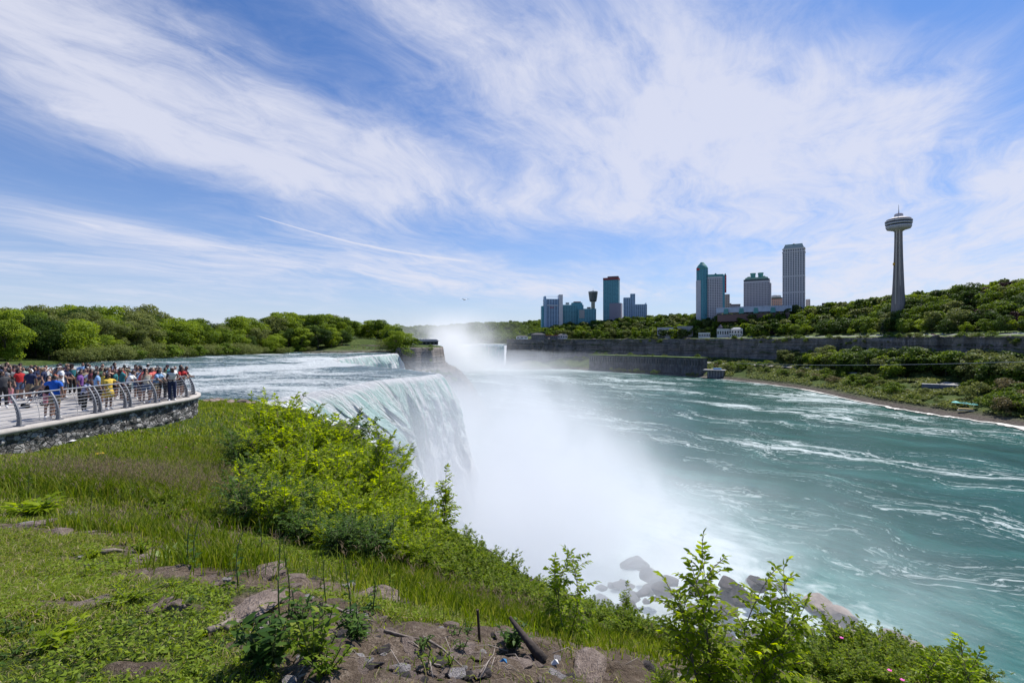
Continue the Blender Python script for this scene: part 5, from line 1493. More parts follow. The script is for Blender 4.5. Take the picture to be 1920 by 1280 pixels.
def fig_mesh(pn, part):
    if (pn, part) in FM: return FM[pn, part]
    hc = FIG[pn]['_h']
    if part == 'eyes':
        m = MB()
        for s in (-1, 1): m.lathe([(.004, -.010), (.013, 0), (.004, .010)], c=(hc[0] + s * .033, hc[1] + .082, hc[2] - .012), n=6)
        v, f = m.v, m.f
    elif part == 'long_hair':
        m = MB(); m.tube([(hc[0], hc[1] - .035, hc[2] + .06), (hc[0], hc[1] - .085, hc[2] - .03), (hc[0], hc[1] - .10, hc[2] - .15), (hc[0], hc[1] - .10, hc[2] - .34)], [.06, .095, .10, .05], 10); v, f = m.v, m.f
    elif part == 'brim':
        m = MB(); m.prism([(hc[0] - .07, hc[1] + .07), (hc[0] + .07, hc[1] + .07), (hc[0] + .055, hc[1] + .17), (hc[0] - .055, hc[1] + .17)], hc[2] + .035, hc[2] + .05); v, f = m.v, m.f
    elif part == 'phone':
        m = MB().box((0, .385, hc[2] - .06), (.08, .012, .15)); v, f = m.v, m.f
    elif part == 'skirt':
        m = MB().lathe([(.15, 1.04), (.20, .90), (.26, .62)], n=14); v, f = m.v, m.f
    else: v, f = FIG[pn][part]
    me = bpy.data.meshes.new(part); me.from_pydata([tuple(a) for a in v], [], f); me.update(); me.polygons.foreach_set('use_smooth', [True] * len(me.polygons))
    me.materials.append(BARK); FM[pn, part] = me; return me
CLOTH = {'black': (.012, .012, .014), 'navy': (.015, .025, .075), 'white': (.72, .72, .72), 'bright blue': (.010, .11, .52), 'red': (.42, .012, .015), 'coral': (.62, .13, .11), 'maroon': (.10, .012, .025),
         'grey': (.20, .20, .21), 'teal': (.02, .16, .18), 'lavender': (.30, .32, .48), 'yellow': (.65, .45, .06), 'pink': (.55, .22, .25), 'khaki': (.24, .19, .12), 'denim': (.07, .11, .20), 'pale green': (.33, .45, .36),
         'light blue': (.22, .38, .62), 'dark green': (.03, .07, .035), 'orange': (.75, .13, .03), 'charcoal': (.05, .05, .055), 'cream': (.60, .54, .44), 'purple': (.16, .06, .25)}
SKIN = [(.46, .27, .19), (.34, .19, .13), (.20, .11, .075), (.10, .055, .04)]; HAIR = {'black': (.008, .007, .007), 'brown': (.045, .025, .015), 'fair': (.28, .18, .09), 'grey': (.3, .29, .28)}
def cloth(c): return plain('cloth_' + c.replace(' ', '_'), CLOTH[c], .85, 0, .15, 14)
people_n = 0
def person(x, y, face, top, bottom, label, pn='stand', hair='black', longh=False, cap=None, skin=1, short=True, scale=1.0, vest=False, shoe='white', skirt=False, z=DECK, grp='crowd on the viewing platform'):
    global people_n
    r = empty('person', (x, y, z), R(face), scale); tag(r, label, 'person', grp)
    def p_(part, mat):
        o = bpy.data.objects.new({'vest': 'shirt', 'brim': 'cap_brim', 'long_hair': 'hair'}.get(part, part), fig_mesh(pn, part)); COL.objects.link(o); o.parent = r
        o.material_slots[0].link = 'OBJECT'; o.material_slots[0].material = mat
        return o
    p_('body', plain('skin_%d' % skin, SKIN[skin], .6, 0, .06, 10)); p_('eyes', plain('eye_dark', (.02, .015, .012), .4))
    p_('vest' if vest else 'shirt', cloth(top))
    p_('shorts' if short else 'trousers', cloth(bottom))
    if skirt: p_('skirt', cloth(bottom))
    p_('shoes', cloth(shoe))
    if cap: p_('cap', cloth(cap)); p_('brim', cloth(cap))
    hm = plain('hair_' + hair, HAIR[hair], .6, 0, .2, 30)
    if not cap or True: p_('hair', hm)
    if longh: p_('long_hair', hm)
    people_n += 1
    return r
def at(px, D): return (px - 960) / F * D, D
# angles: 0 looks along +y (away), -90 looks towards the gorge on the right
P_ = [
 (19, 23.6, 170, 'black', 'pink', 'girl in a black top and pink trousers with sunglasses near the left frame edge', dict(pn='phone', short=False, longh=True, scale=.86, skin=1)),
 (57, 24.2, 195, 'navy', 'khaki', 'man in navy vest over grey sleeves and khaki shorts behind the pushchair', dict(pn='walk', skin=2, cap='charcoal')),
 (92, 19.6, -120, 'black', 'pink', 'long-haired woman in black top and pink shorts with a hand raised to her face', dict(pn='face', longh=True, skin=0, vest=True)),
 (104, 19.9, -60, 'black', 'charcoal', 'dark-haired person in black pressed between the pink-shorts woman and the man in blue', dict(pn='cross', longh=True, skin=1, short=False)),
 (121, 19.4, 20, 'bright blue', 'khaki', 'man in bright blue shirt and orange cap with a hand on the rail', dict(pn='reach', cap='orange', skin=1, scale=1.03)),
 (157, 21.4, -75, 'lavender', 'black', 'boy in a pale shirt and dark cap holding the rail beside the man in blue', dict(pn='lean', short=False, scale=.84, cap='navy', skin=2)),
 (150, 23.2, -60, 'purple', 'black', 'dark-haired man in a purple shirt standing behind the boy in the cap', dict(short=False, skin=2)),
 (181, 22.8, -30, 'light blue', 'black', 'woman in light blue denim shirt and long black skirt', dict(short=False, longh=True, skin=1, skirt=True, pn='stand')),
 (170, 24.4, -40, 'maroon', 'black', 'man in maroon shirt behind the woman in the light blue denim shirt', dict(short=False, skin=2)),
 (203, 22.0, -95, 'yellow', 'yellow', 'girl in a long yellow dress with one foot forward at the rail', dict(pn='reach', skirt=True, longh=True, skin=2, scale=.95)),
 (196, 23.6, 180, 'yellow', 'black', 'dark-haired girl in yellow top turned away behind the yellow dress', dict(longh=True, skin=1, scale=.95)),
 (205, 25.6, -140, 'black', 'black', 'woman in a sleeveless black dress with a bare shoulder', dict(vest=True, longh=True, skin=0, skirt=True, hair='brown')),
 (214, 29.5, -45, 'white', 'denim', 'tall person in a white shirt rising above the back row', dict(scale=1.06, skin=2)),
 (216, 25.8, -60, 'teal', 'black', 'crouching woman in a teal skirt between the black dress and the red shirt', dict(scale=.92, longh=True, skin=1, hair='brown')),
 (229, 26.2, -20, 'red', 'black', 'man in a bright red shirt and dark cap seen from behind', dict(short=False, cap='black', skin=2)),
 (240, 23.9, -70, 'white', 'black', 'person in a loose white shirt leaning on the rail', dict(pn='lean', skin=2, hair='black')),
 (262, 24.6, -40, 'coral', 'navy', 'man in coral shirt and white cap and dark shorts at the rail', dict(pn='lean', cap='white', skin=0, scale=1.05)),
 (274, 24.3, -120, 'cream', 'denim', 'dark long-haired woman in cream strapless top with bent arm', dict(pn='face', vest=True, longh=True, skin=1)),
 (285, 25.6, -90, 'coral', 'denim', 'woman in a coral top with a hand lifted near the dark long-haired woman', dict(pn='phone', longh=True, skin=0, hair='brown')),
 (294, 24.9, -85, 'light blue', 'khaki', 'woman with long dark hair in light blue leaning over the rail', dict(pn='lean', longh=True, skin=1)),
 (299, 26.0, -60, 'white', 'charcoal', 'man in a white shirt beside the silver backpack', dict(skin=1)),
 (309, 25.8, -45, 'dark green', 'charcoal', 'man in dark green wearing the silver backpack', dict(skin=2, short=False)),
 (317, 26.3, -60, 'red', 'black', 'child in a red top right of the silver backpack', dict(skin=1, scale=.88)),
 (333, 26.2, -30, 'teal', 'denim', 'man in dark teal shirt with pale cap near the end of the rail', dict(cap='grey', skin=2, short=False)),
 (327, 27.2, -60, 'white', 'denim', 'person in a white shirt behind the man in dark teal', dict(skin=0, hair='brown')),
 (343, 27.2, -100, 'red', 'charcoal', 'woman in red leaning on the far end of the rail', dict(pn='lean', longh=True, skin=1)),
 (349, 28.0, -70, 'maroon', 'black', 'dark-haired person in maroon at the very tip of the platform', dict(pn='lean', skin=2)),
 (350, 29.2, -60, 'charcoal', 'denim', 'person in charcoal behind the tip of the rail', dict(skin=1)),
 (5, 22.5, -120, 'charcoal', 'black', 'person in charcoal at the left frame edge with a grey shirt child', dict(short=False, skin=2)),
 (44, 26.2, -150, 'pale green', 'denim', 'person in a pale green shirt behind the navy vest man', dict(skin=1)),
 (34, 25.8, 150, 'maroon', 'charcoal', 'man in dark maroon shirt turned towards the girl in pink', dict(skin=2, short=False)),
 (12, 25.4, 160, 'grey', 'black', 'long-haired woman in grey left of the maroon shirt', dict(longh=True, skin=1, pn='cross')),
 (72, 26.8, -100, 'navy', 'khaki', 'dark-haired man in navy with folded arms in the middle left of the crowd', dict(pn='cross', skin=1)),
 (82, 26.0, -60, 'navy', 'denim', 'fair-haired woman in navy top looking to the falls', dict(hair='fair', longh=True, skin=0)),
 (17, 28.6, -60, 'black', 'charcoal', 'man in black with short dark hair in the rear left row', dict(skin=1, pn='phone')),
]
for (px, D, face, top, bot, lab, kw) in P_:
    x, y = at(px, D); x = min(x, -18.35)
    q_ = math.hypot(x + 23, y - 25.6)
    if y > 25.6 and x > -23 and q_ > 4.6: x, y = -23 + (x + 23) * 4.6 / q_, 25.6 + (y - 25.6) * 4.6 / q_
    y = min(y, 30.2)
    person(x, y, face, top, bot, lab, **kw)
# the rest of the crowd, every one in different clothes
combos = [(a, b) for a in ['navy', 'black', 'grey', 'red', 'white', 'black', 'teal', 'maroon', 'light blue', 'dark green', 'charcoal', 'purple', 'navy', 'khaki', 'lavender'] for b in ['denim', 'black', 'charcoal', 'navy']]
combos = sorted(set(combos)); rp = random.Random(12); rp.shuffle(combos)
spots_ = []; tries = 0
while len(spots_) < 52 and tries < 6000:
    tries += 1
    px = rp.uniform(-12, 345); D = rp.uniform(25.0, 30.2)
    x, y = at(px, D)
    if y > 25.6 and (x + 23) ** 2 + (y - 25.6) ** 2 > 4.4 ** 2 and x > -23: continue
    if px > 60 and px < 110 and rp.random() < .5: continue
    if any((x - o.location.x) ** 2 + (y - o.location.y) ** 2 < .36 for o in scene.objects if o.name.startswith('person')): continue
    spots_.append((px, x, y)); 
    top, bot = combos[len(spots_) - 1]
    hr = rp.choice(['black', 'black', 'brown', 'black', 'fair']); lg = rp.random() < .35; cap = rp.choice([None, None, None, None, 'white', 'navy', 'black'])
    zone = 'left' if px < 100 else 'middle' if px < 230 else 'right'
    lab = f"{hr}-haired person in {top} top, {bot} bottoms" + (f', {cap} cap' if cap else ', long hair' if lg else '') + f", {zone} of crowd"
    lab = lab.replace('left of crowd', 'rear side of crowd').replace('right of crowd', 'tip end of crowd')
    person(x, y, rp.choice([-30, -60, -80, -100, 150, -140, 20]), top, bot, lab, pn=rp.choice(['stand', 'stand', 'phone', 'hip', 'cross', 'face', 'lean']), hair=hr, longh=lg, cap=cap, skin=rp.choice([0, 1, 1, 2, 2, 3]), short=rp.random() < .5, scale=rp.uniform(.93, 1.07), vest=rp.random() < .2)
# silver backpack and pushchair
x, y = at(305, 25.5)
bp = empty('backpack', (x, y - .0, DECK + 1.0), R(-45)); tag(bp, 'silver grey backpack carried on a back beside the rail', 'backpack')
MB().lathe([(.05, -.02), (.17, .02), (.21, .18), (.18, .38), (.06, .46)], c=(0, 0, 0), n=12).build('bag', plain('silver_nylon', (.35, .36, .36), .5), bp, True)
MB().lathe([(.02, 0), (.10, .03), (.12, .12), (.04, .2)], c=(.0, -.16, .06), n=10).build('pocket', cloth('grey'), bp, True)
x, y = at(67, 22.9)
st = empty('pushchair', (x, y, DECK), R(150)); tag(st, 'black folding pushchair with a rounded hood in the middle of the platform', 'pushchair')
MB().tube([(-.24, -.35, 1.0), (-.24, -.1, .6), (-.24, .35, .12)], .015).tube([(.24, -.35, 1.0), (.24, -.1, .6), (.24, .35, .12)], .015).tube([(-.24, .1, .5), (-.24, -.3, .12)], .013).tube([(.24, .1, .5), (.24, -.3, .12)], .013).tube([(-.24, -.35, 1.0), (.24, -.35, 1.0)], .018).build('frame', steel, st)
hd_ = MB(); hv = []
for i in range(7):
    for j in range(9):
        a = math.pi * i / 8 + .1; b = math.pi * j / 8
        hv.append((.26 * math.cos(b), -.12 + .30 * math.cos(a), .72 + .30 * math.sin(a) * (.35 + .65 * math.sin(b))))
hd_.add(hv, [(i * 9 + j, i * 9 + j + 1, (i + 1) * 9 + j + 1, (i + 1) * 9 + j) for i in range(6) for j in range(8)]); hd_.build('hood', cloth('black'), st, True)
MB().box((0, .05, .45), (.42, .40, .08)).box((0, -.16, .62), (.42, .06, .36)).build('seat', cloth('navy'), st)
for sx in (-.26, .26):
    for yy_ in (.36, -.3): MB().tube([(sx - .02, yy_, .1), (sx + .02, yy_, .1)], .1, 12).build('wheel', plain('tyre', (.02, .02, .02), .9), st)
# a distant group at the brink of the far fall
for k in range(16):
    px = 640 + k * 5.2 + rp.uniform(-1.5, 1.5); D = 381 + rp.uniform(-1, 2) - (px - 640) * .18; x = (px - 960) / F * D
    z = float(island_z(np.array([x]), np.array([D]))[0])
    if z < -8.3: continue
    top = ['red', 'white', 'navy', 'light blue', 'coral', 'black', 'grey', 'pink'][k % 8]
    person(x, D, rp.choice([150, 180, 200, -90]), top, 'charcoal', f'tiny distant figure in {top} standing by the far end of the falls', z=z, grp='distant people by the far end of the falls', skin=1)
# gull
g = empty('gull', P(871, 562, 55), R(35)); tag(g, 'white gull gliding above the falls', 'gull')
m = MB(); m.tube([(0, -.28, 0), (0, -.15, .01), (0, 0, .02), (0, .16, .01), (0, .24, 0)], [.015, .055, .075, .05, .012], 10); 
w_ = MB()
for s in (-1, 1):
    w_.add([(s * .05, .10, .03), (s * .05, -.10, .03), (s * .33, -.08, .13), (s * .33, .11, .15), (s * .66, -.10, .06), (s * .66, -.02, .07)], [(0, 1, 2, 3), (3, 2, 4, 5)])
    w_.add([(s * .05, .10, .015), (s * .05, -.10, .015), (s * .33, -.08, .12), (s * .33, .11, .135), (s * .66, -.10, .055), (s * .66, -.02, .06)], [(0, 1, 2, 3), (3, 2, 4, 5)])
wht = plain('feathers', (.75, .75, .76), .8); m.build('body', wht, g, True); w_.build('wing', wht, g)
# cable across the gorge
a, b = Vector(P(1380, 681, 640)), Vector(P(2050, 674, 330))
MB().tube([a.lerp(b, t) - Vector((0, 0, 3.0 * math.sin(math.pi * t))) for t in np.linspace(0, 1, 24)], .16, 5).build('cable', plain('cable_steel', (.35, .35, .36), .5))
tag(bpy.data.objects['cable'], 'thin steel cable strung along the far side of the gorge', 'cable')
# ================================================================== foreground: stones, grass, weeds, shrubs, saplings
rg = np.random.default_rng(21); rr_ = random.Random(31)
def zg(x, y): return float(bank_z(np.array([float(x)]), np.array([float(y)]))[0])
# ---- stones
def rock_mesh(seed, sub=3, flat=.6, jag=.35):
    bm = bmesh.new(); bmesh.ops.create_icosphere(bm, subdivisions=sub, radius=1)
    r = np.random.default_rng(seed)
    V = np.array([v.co[:] for v in bm.verts])
    for k in range(13):                                  # cut flat facets
        n = unit(r.normal(size=3)); d = .42 + .34 * r.random(); t = V @ n - d; V = V - np.clip(t, 0, None)[:, None] * n * .92
    V = V * (1 + jag * .35 * fbm(V[:, 0] * 1.6 + seed, V[:, 1] * 1.6, V[:, 2] * 1.6, oct=4))[:, None] + fbm(V[:, 0] * 7, V[:, 1] * 7 + seed, V[:, 2] * 7, oct=2)[:, None] * .02
    V[:, 2] *= flat
    for v, c in zip(bm.verts, V): v.co = c
    me = bpy.data.meshes.new('rock'); bm.to_mesh(me); bm.free(); return me
def stone_col(lo, mid, hi, sc):
    def fn(nt, bs, out):
        tcn = nt.new('ShaderNodeTexCoord'); p = E(nt, tcn.outputs['Object'])
        n = nt.noise(p, sc, 8, .65); n2 = nt.noise(p, sc * 6, 4, .6)
        nt.put(bs.inputs['Base Color'], nt.ramp(n * .6 + n2 * .4, [(.33, lo), (.5, mid), (.66, hi)])); bs.inputs['Roughness'].default_value = .92
        nt.put(bs.inputs['Normal'], nt.bump(n * 1.5 + n2, .8, .08))
    return fn
ROCK_A = material('brown_rock', stone_col((.08, .055, .045), (.22, .165, .135), (.36, .29, .25), 2.2))
ROCK_G = material('grey_rock', stone_col((.18, .16, .16), (.36, .33, .33), (.5, .47, .47), 2.0))
ROCK_W = material('wet_dark_rock', stone_col((.018, .016, .018), (.055, .045, .045), (.13, .10, .095), 2.4))
ROCK_T = material('tan_boulder', stone_col((.16, .125, .105), (.27, .215, .185), (.36, .295, .26), 1.2))
RM = [rock_mesh(100 + k) for k in range(7)]
def rock(x, y, z, s, label, mat, group=None, sx=1.0, sz=1.0, name='stone', k=None, tilt=0, cat='stone'):
    me = RM[rr_.randrange(7) if k is None else k]
    if not me.materials: me.materials.append(ROCK_A)
    o = bpy.data.objects.new(name, me); COL.objects.link(o); o.location = (x, y, z)
    o.scale = (s * sx, s, s * sz); o.rotation_euler = (R(tilt), R(rr_.uniform(-12, 12)), rr_.uniform(0, 6.28))
    o.material_slots[0].link = 'OBJECT'; o.material_slots[0].material = mat
    return tag(o, label, cat, group)
for (px, py, s, sx, sz, lab, mt, k, tilt) in [
    (322, 1142, .075, 1.7, 1.2, 'upright wedge-shaped brown stone sticking out of the bare soil', ROCK_A, 2, 35),
    (175, 1133, .11, 1.6, .5, 'flat grey brown stone sunk in the turf', ROCK_A, 1, 0), (285, 1143, .10, 1.5, .5, 'low rounded stone just beside the upright wedge stone', ROCK_A, 3, 0),
    (465, 1150, .26, 1.7, .5, 'long weathered rock slab lying below the tall grass clump', ROCK_A, 4, 8), (520, 1120, .15, 1.5, .6, 'angular brown slab behind the long weathered slab', ROCK_A, 5, -10),
    (270, 1055, .16, 1.5, .7, 'tilted brown slab beside the pale rosette plant', ROCK_A, 6, 20), (180, 1062, .13, 1.6, .6, 'dark broken rock in the soil band below the tall grass', ROCK_W, 0, 15),
    (105, 1005, .22, 1.6, .6, 'brown rock with a shaded hollow in the upper soil patch', ROCK_A, 2, 12), (60, 985, .20, 1.6, .5, 'flat rock at the edge of the upper soil patch', ROCK_A, 1, 0), (133, 965, .10, 1.2, .8, 'small round pale stone under the tall grass', ROCK_G, 3, 0),
    (505, 1075, .17, 1.4, .8, 'lumpy brown stone at the foot of the big leafy bush', ROCK_A, 4, 0), (547, 1088, .14, 1.5, .7, 'second lumpy stone to the right of the first at the bush foot', ROCK_A, 5, 0), (430, 1052, .10, 1.7, .6, 'dark stone in front of the bush shadow', ROCK_W, 6, 0),
    (705, 1125, .24, 1.5, .5, 'broad low brown stone behind the tall weeds', ROCK_A, 0, 0), (770, 1215, .10, 1.4, .8, 'blocky brown stone near the middle of the bare soil', ROCK_A, 1, 10), (860, 1225, .12, 1.6, .6, 'reddish stone at the edge of the tall grass', ROCK_A, 2, 0),
    (855, 1225, .06, 1.2, .9, 'small knobby stone at the grass edge', ROCK_A, 3, 0), (720, 1228, .03, 1.2, .8, 'small white pebble in the bare soil', ROCK_G, 4, 0), (690, 1240, .03, 1.5, .7, 'flat whitish pebble left of the small white pebble', ROCK_G, 5, 0), (1275, 1272, .075, 1.3, .9, 'pale grey stone under the sapling at the bottom', ROCK_G, 6, 0),
    (970, 1250, .13, 1.6, .6, 'low brown stone right of the broken log', ROCK_A, 0, 0), (1100, 1262, .18, 1.8, .5, 'wide brown rock half buried at the bottom of the picture', ROCK_A, 1, 0), (1215, 1262, .12, 1.3, .9, 'dark lumpy earth-covered rock beside the pale grey stone', ROCK_W, 2, 0),
    (1690, 1235, .16, 1.4, .6, 'pinkish stone among the low rose shrubs', ROCK_A, 3, 0), (1620, 1215, .20, 1.6, .5, 'brown rock showing between two rose shrubs', ROCK_A, 4, 0)]:
    g = ground_pt(px, py)
    if g: rock(g[0], g[1], g[2] + s * sz * .15, s, lab, mt, None, sx, sz, k=k, tilt=tilt)
for k in range(260):                                        # small stones scattered over the bare soil
    for _ in range(40):
        px, py = rr_.uniform(0, 1300), rr_.uniform(960, 1280); g = ground_pt(px, py)
        if g and g[1] < 9 and float(soil_mask(np.array([g[0]]), np.array([g[1]]))[0]) > .75 and seg_dist(np.array([g[0]]), np.array([g[1]]), EDGE)[0] < 0: break
    else: continue
    s = rr_.uniform(.012, .05) * (1 + g[1] * .12)
    rock(g[0], g[1], g[2] + s * .1, s, 'small brown stone lying loose on the bare soil' , rr_.choice([ROCK_A, ROCK_A, ROCK_A, ROCK_G, ROCK_W]), 'small loose stones on the soil', rr_.uniform(.8, 1.6), rr_.uniform(.5, .9))
# ---- boulders and wet rocks at the foot of the gorge wall
for (px, py, D, s, sx, sz, lab, mt) in [
    (1192, 1062, 134, 9.5, .9, 1.2, 'huge dim boulder standing in the thickest mist', ROCK_W), (1225, 1085, 122, 7, 1, 1.1, 'dim boulder leaning beside the tallest one in the mist', ROCK_W), (1375, 1120, 108, 8.5, 1.4, 1.2, 'broad rounded dim boulder between the two saplings', ROCK_W),
    (1310, 1150, 104, 7, 1.2, 1.1, 'dark shape of a boulder low in the mist', ROCK_W), (1130, 1130, 112, 6, 1.3, 1, 'pale grey rock shape behind the thin sapling', ROCK_W),
    (1535, 1132, 112, 4.9, 1.35, .9, 'tan flat-topped boulder at the edge of the white water', ROCK_T), (1572, 1158, 108, 5.0, 1.1, 1.5, 'large tan pointed slab standing next to the flat-topped boulder', ROCK_T), (1560, 1187, 104, 3.0, 1.1, .8, 'small tan rock below the pointed slab', ROCK_T), (1603, 1178, 104, 3.0, 1.4, .8, 'dark mossy rock behind the pointed slab', ROCK_W),
    (1672, 1190, 100, 2.6, 1.8, .8, 'low brown rock at the waterline, first in the line beyond the boulders', ROCK_T), (1697, 1206, 98, 2.6, 2.0, .7, 'long low brown rock at the waterline, middle of the line', ROCK_T), (1722, 1217, 97, 2.2, 2.2, .7, 'flat brown rock at the waterline, last in the line', ROCK_T)]:
    s = s * (.80 if mt is ROCK_T else .52); X, Y, Z = P(px, py, D); rock(X, Y, max(Z, LOW_Z + .5) if mt is ROCK_T else Z, s, lab, mt, None, sx, sz, name='boulder', cat='boulder')
for k in range(34):
    px = rr_.uniform(1120, 1500); py = rr_.uniform(1085, 1175); X, Y, Z = P(px, py, rr_.uniform(104, 124)); s = rr_.uniform(1.0, 3.4)
    rock(X, Y, max(Z, LOW_Z), s, 'dim wet rock among the boulders in the mist', ROCK_W, 'dim wet rocks in the mist', 1.3, .8, name='boulder', cat='boulder')
for k in range(60):
    px, py = rr_.uniform(1190, 1480), rr_.uniform(1185, 1275); D = rr_.uniform(84, 98)
    if py < 1165 + abs(px - 1290) * .12: continue
    X, Y, Z = P(px, py, D); rock(X, Y, max(Z, LOW_Z), rr_.uniform(1.0, 3.2), 'dark wet rock in the jumble at the foot of the gorge wall', ROCK_W, 'dark wet rocks below the saplings', 1.3, .8, name='boulder', cat='boulder')
for k in range(60):
    px, py, D = rr_.uniform(1400, 1760), rr_.uniform(1190, 1290), rr_.uniform(78, 96)
    X, Y, Z = P(px, py, D)
    if py < 1175 + (px - 1560) * .24: continue
    rock(X, Y, max(Z, LOW_Z), rr_.uniform(1.0, 3.0), 'brown rock of the bouldery shore behind the rose shrubs', rr_.choice([ROCK_T, ROCK_W]), 'shore rocks behind the rose shrubs', 1.3, .8, name='boulder', cat='boulder')
for (px, py, D, s) in [(975, 1082, 10.5, .35), (1000, 1093, 10.2, .3), (1012, 1107, 9.9, .16), (925, 1050, 11.2, .3), (900, 1030, 12, .3), (1040, 1120, 9.8, .3), (1180, 1180, 8.9, .3), (1205, 1198, 8.6, .25), (640, 795, 36, .9), (655, 802, 34, .8)]:
    X, Y, Z = P(px, py, D); rock(X, Y, Z - s * .3, s, 'dark jagged rock on the broken rim of the gorge', ROCK_W, 'dark rocks on the gorge rim', 1.5, .8)
for (px, D) in [(388, 64), (402, 64), (415, 65), (432, 63), (452, 64), (470, 64)]:
    X = (px - 960) / F * D; rock(X, D, zg(X, D) + .2, rr_.uniform(.5, .9), 'reddish brown rock on the river edge behind the grass', ROCK_A, 'rocks along the near river edge', 1.5, .7)
# walkway with a person in blue
X, Y, Z = P(1245, 1248, 92)
wk = empty('walkway', (X, Y, Z), .35); tag(wk, 'wooden walkway with thin railings among the wet rocks far below', 'walkway')
MB().box((0, 0, 0), (4.2, 11, .3)).build('deck', plain('wet_wood', (.09, .06, .055), .8), wk)
for sx in (-2, 2):
    for k in range(6): MB().tube([(sx, -5 + k * 2, 0), (sx, -5 + k * 2, 1.4)], .07, 5).build('post', plain('dark_rail', (.03, .03, .035), .6), wk)
    MB().tube([(sx, -5, 1.4), (sx, 5, 1.4)], .07, 5).build('handrail', MATS['dark_rail'], wk)
person(X - .6, Y + 1, 60, 'bright blue', 'bright blue', 'tiny person in a blue rain cape on the walkway below', short=False, z=Z + .15, grp='person on the lower walkway', scale=1.05)
# ---- dead wood
def stick(pts, r0, label, name='branch', mat=None, group=None, cat='branch'):
    m = MB(); m.tube(pts, [r0 * (1 - .7 * i / (len(pts) - 1)) for i in range(len(pts))], 7)
    return tag(m.build(name, mat or plain('dead_wood', (.20, .165, .14), .95, 0, .35, 25, .5), None, True), label, cat, group)
def on_ground(px, py, up=.02):
    g = ground_pt(px, py); return (g[0], g[1], g[2] + up)
for pts, r0, lab in [
    ([(598, 1141), (630, 1147), (655, 1158), (700, 1172)], .018, 'pale bare branch lying across the soil behind the weeds'), ([(390, 1192), (420, 1178), (440, 1163)], .028, 'dark forked dead root by the long slab'), ([(425, 1188), (450, 1172), (485, 1168)], .026, 'grey dead branch beside the forked root'),
    ([(475, 1150), (500, 1168), (505, 1185)], .014, 'short pale stick leaning on the soil by the slab'), ([(160, 1004), (185, 1000), (212, 1003)], .022, 'straight dead stick in the upper soil patch'), ([(190, 1040), (215, 1037), (235, 1038)], .03, 'short weathered stick on the soil band'),
    ([(155, 985), (180, 978), (205, 985)], .02, 'bent grey stick beneath the tall grass'), ([(790, 1200), (830, 1225), (870, 1262)], .012, 'thin fallen twig crossing the bare soil'), ([(560, 1280), (640, 1245), (700, 1238)], .007, 'thin pale twig near the leafy weeds'), ([(720, 1190), (760, 1200), (790, 1205)], .012, 'short dead twig at the foot of the grass'),
    ([(900, 1270), (925, 1235), (930, 1215)], .006, 'slender grey twig rising beside the blue scrap')]:
    stick([on_ground(a, b, .03) for a, b in pts], r0, lab)
for k in range(26):
    px, py = rr_.uniform(560, 1250), rr_.uniform(1215, 1278); g = ground_pt(px, py); a = rr_.uniform(0, 6.28); L_2 = rr_.uniform(.1, .3)
    if g: stick([(g[0], g[1], g[2] + .01), (g[0] + math.cos(a) * L_2 * .5, g[1] + math.sin(a) * L_2 * .5, g[2] + rr_.uniform(.02, .08)), (g[0] + math.cos(a) * L_2, g[1] + math.sin(a) * L_2, zg(g[0] + math.cos(a) * L_2, g[1] + math.sin(a) * L_2) + .02)], .004,
                'thin dry twig scattered on the bare soil', name='twig', group='dry twigs on the soil', mat=plain('pale_twig', (.33, .28, .24), .9), cat='twig')
g = ground_pt(995, 1240)
stick([(g[0] + .10, g[1], g[2] + .0), (g[0] - .02, g[1] + .1, g[2] + .09), (g[0] - .16, g[1] + .2, g[2] + .22)], .045, 'broken dark log leaning up out of the grass edge', name='log', mat=plain('dark_log', (.05, .038, .032), .95, 0, .4, 20, .6), cat='log')
g = ground_pt(900, 1200); MB().tube([(g[0], g[1], g[2] - .05), (g[0] - .02, g[1], g[2] + .25)], .012, 6).build('stake', plain('rusty_iron', (.05, .03, .022), .8)); tag(bpy.data.objects['stake'], 'thin dark iron stake standing in the tall grass', 'stake')
for (px, py, col, lab) in [(943, 1252, (.02, .16, .35), 'scrap of blue plastic litter on the bare soil'), (1040, 1252, (.7, .7, .68), 'small white paper scrap by the grass edge'), (134, 828, (.75, .75, .78), 'pale scrap of paper on the lawn under the stone wall')]:
    g = ground_pt(px, py); s = .03 if py > 1000 else .16
    m = MB(); m.add([(g[0] - s, g[1] - s * .5, g[2] + .03), (g[0] + s, g[1] - s * .6, g[2] + .045), (g[0] + s * .8, g[1] + s * .7, g[2] + .05), (g[0] - s * .9, g[1] + s * .5, g[2] + .035), (g[0], g[1], g[2] + .07)], [(0, 1, 4), (1, 2, 4), (2, 3, 4), (3, 0, 4)])
    tag(m.build('litter', plain('scrap_%d' % px, col, .6)), lab, 'litter')

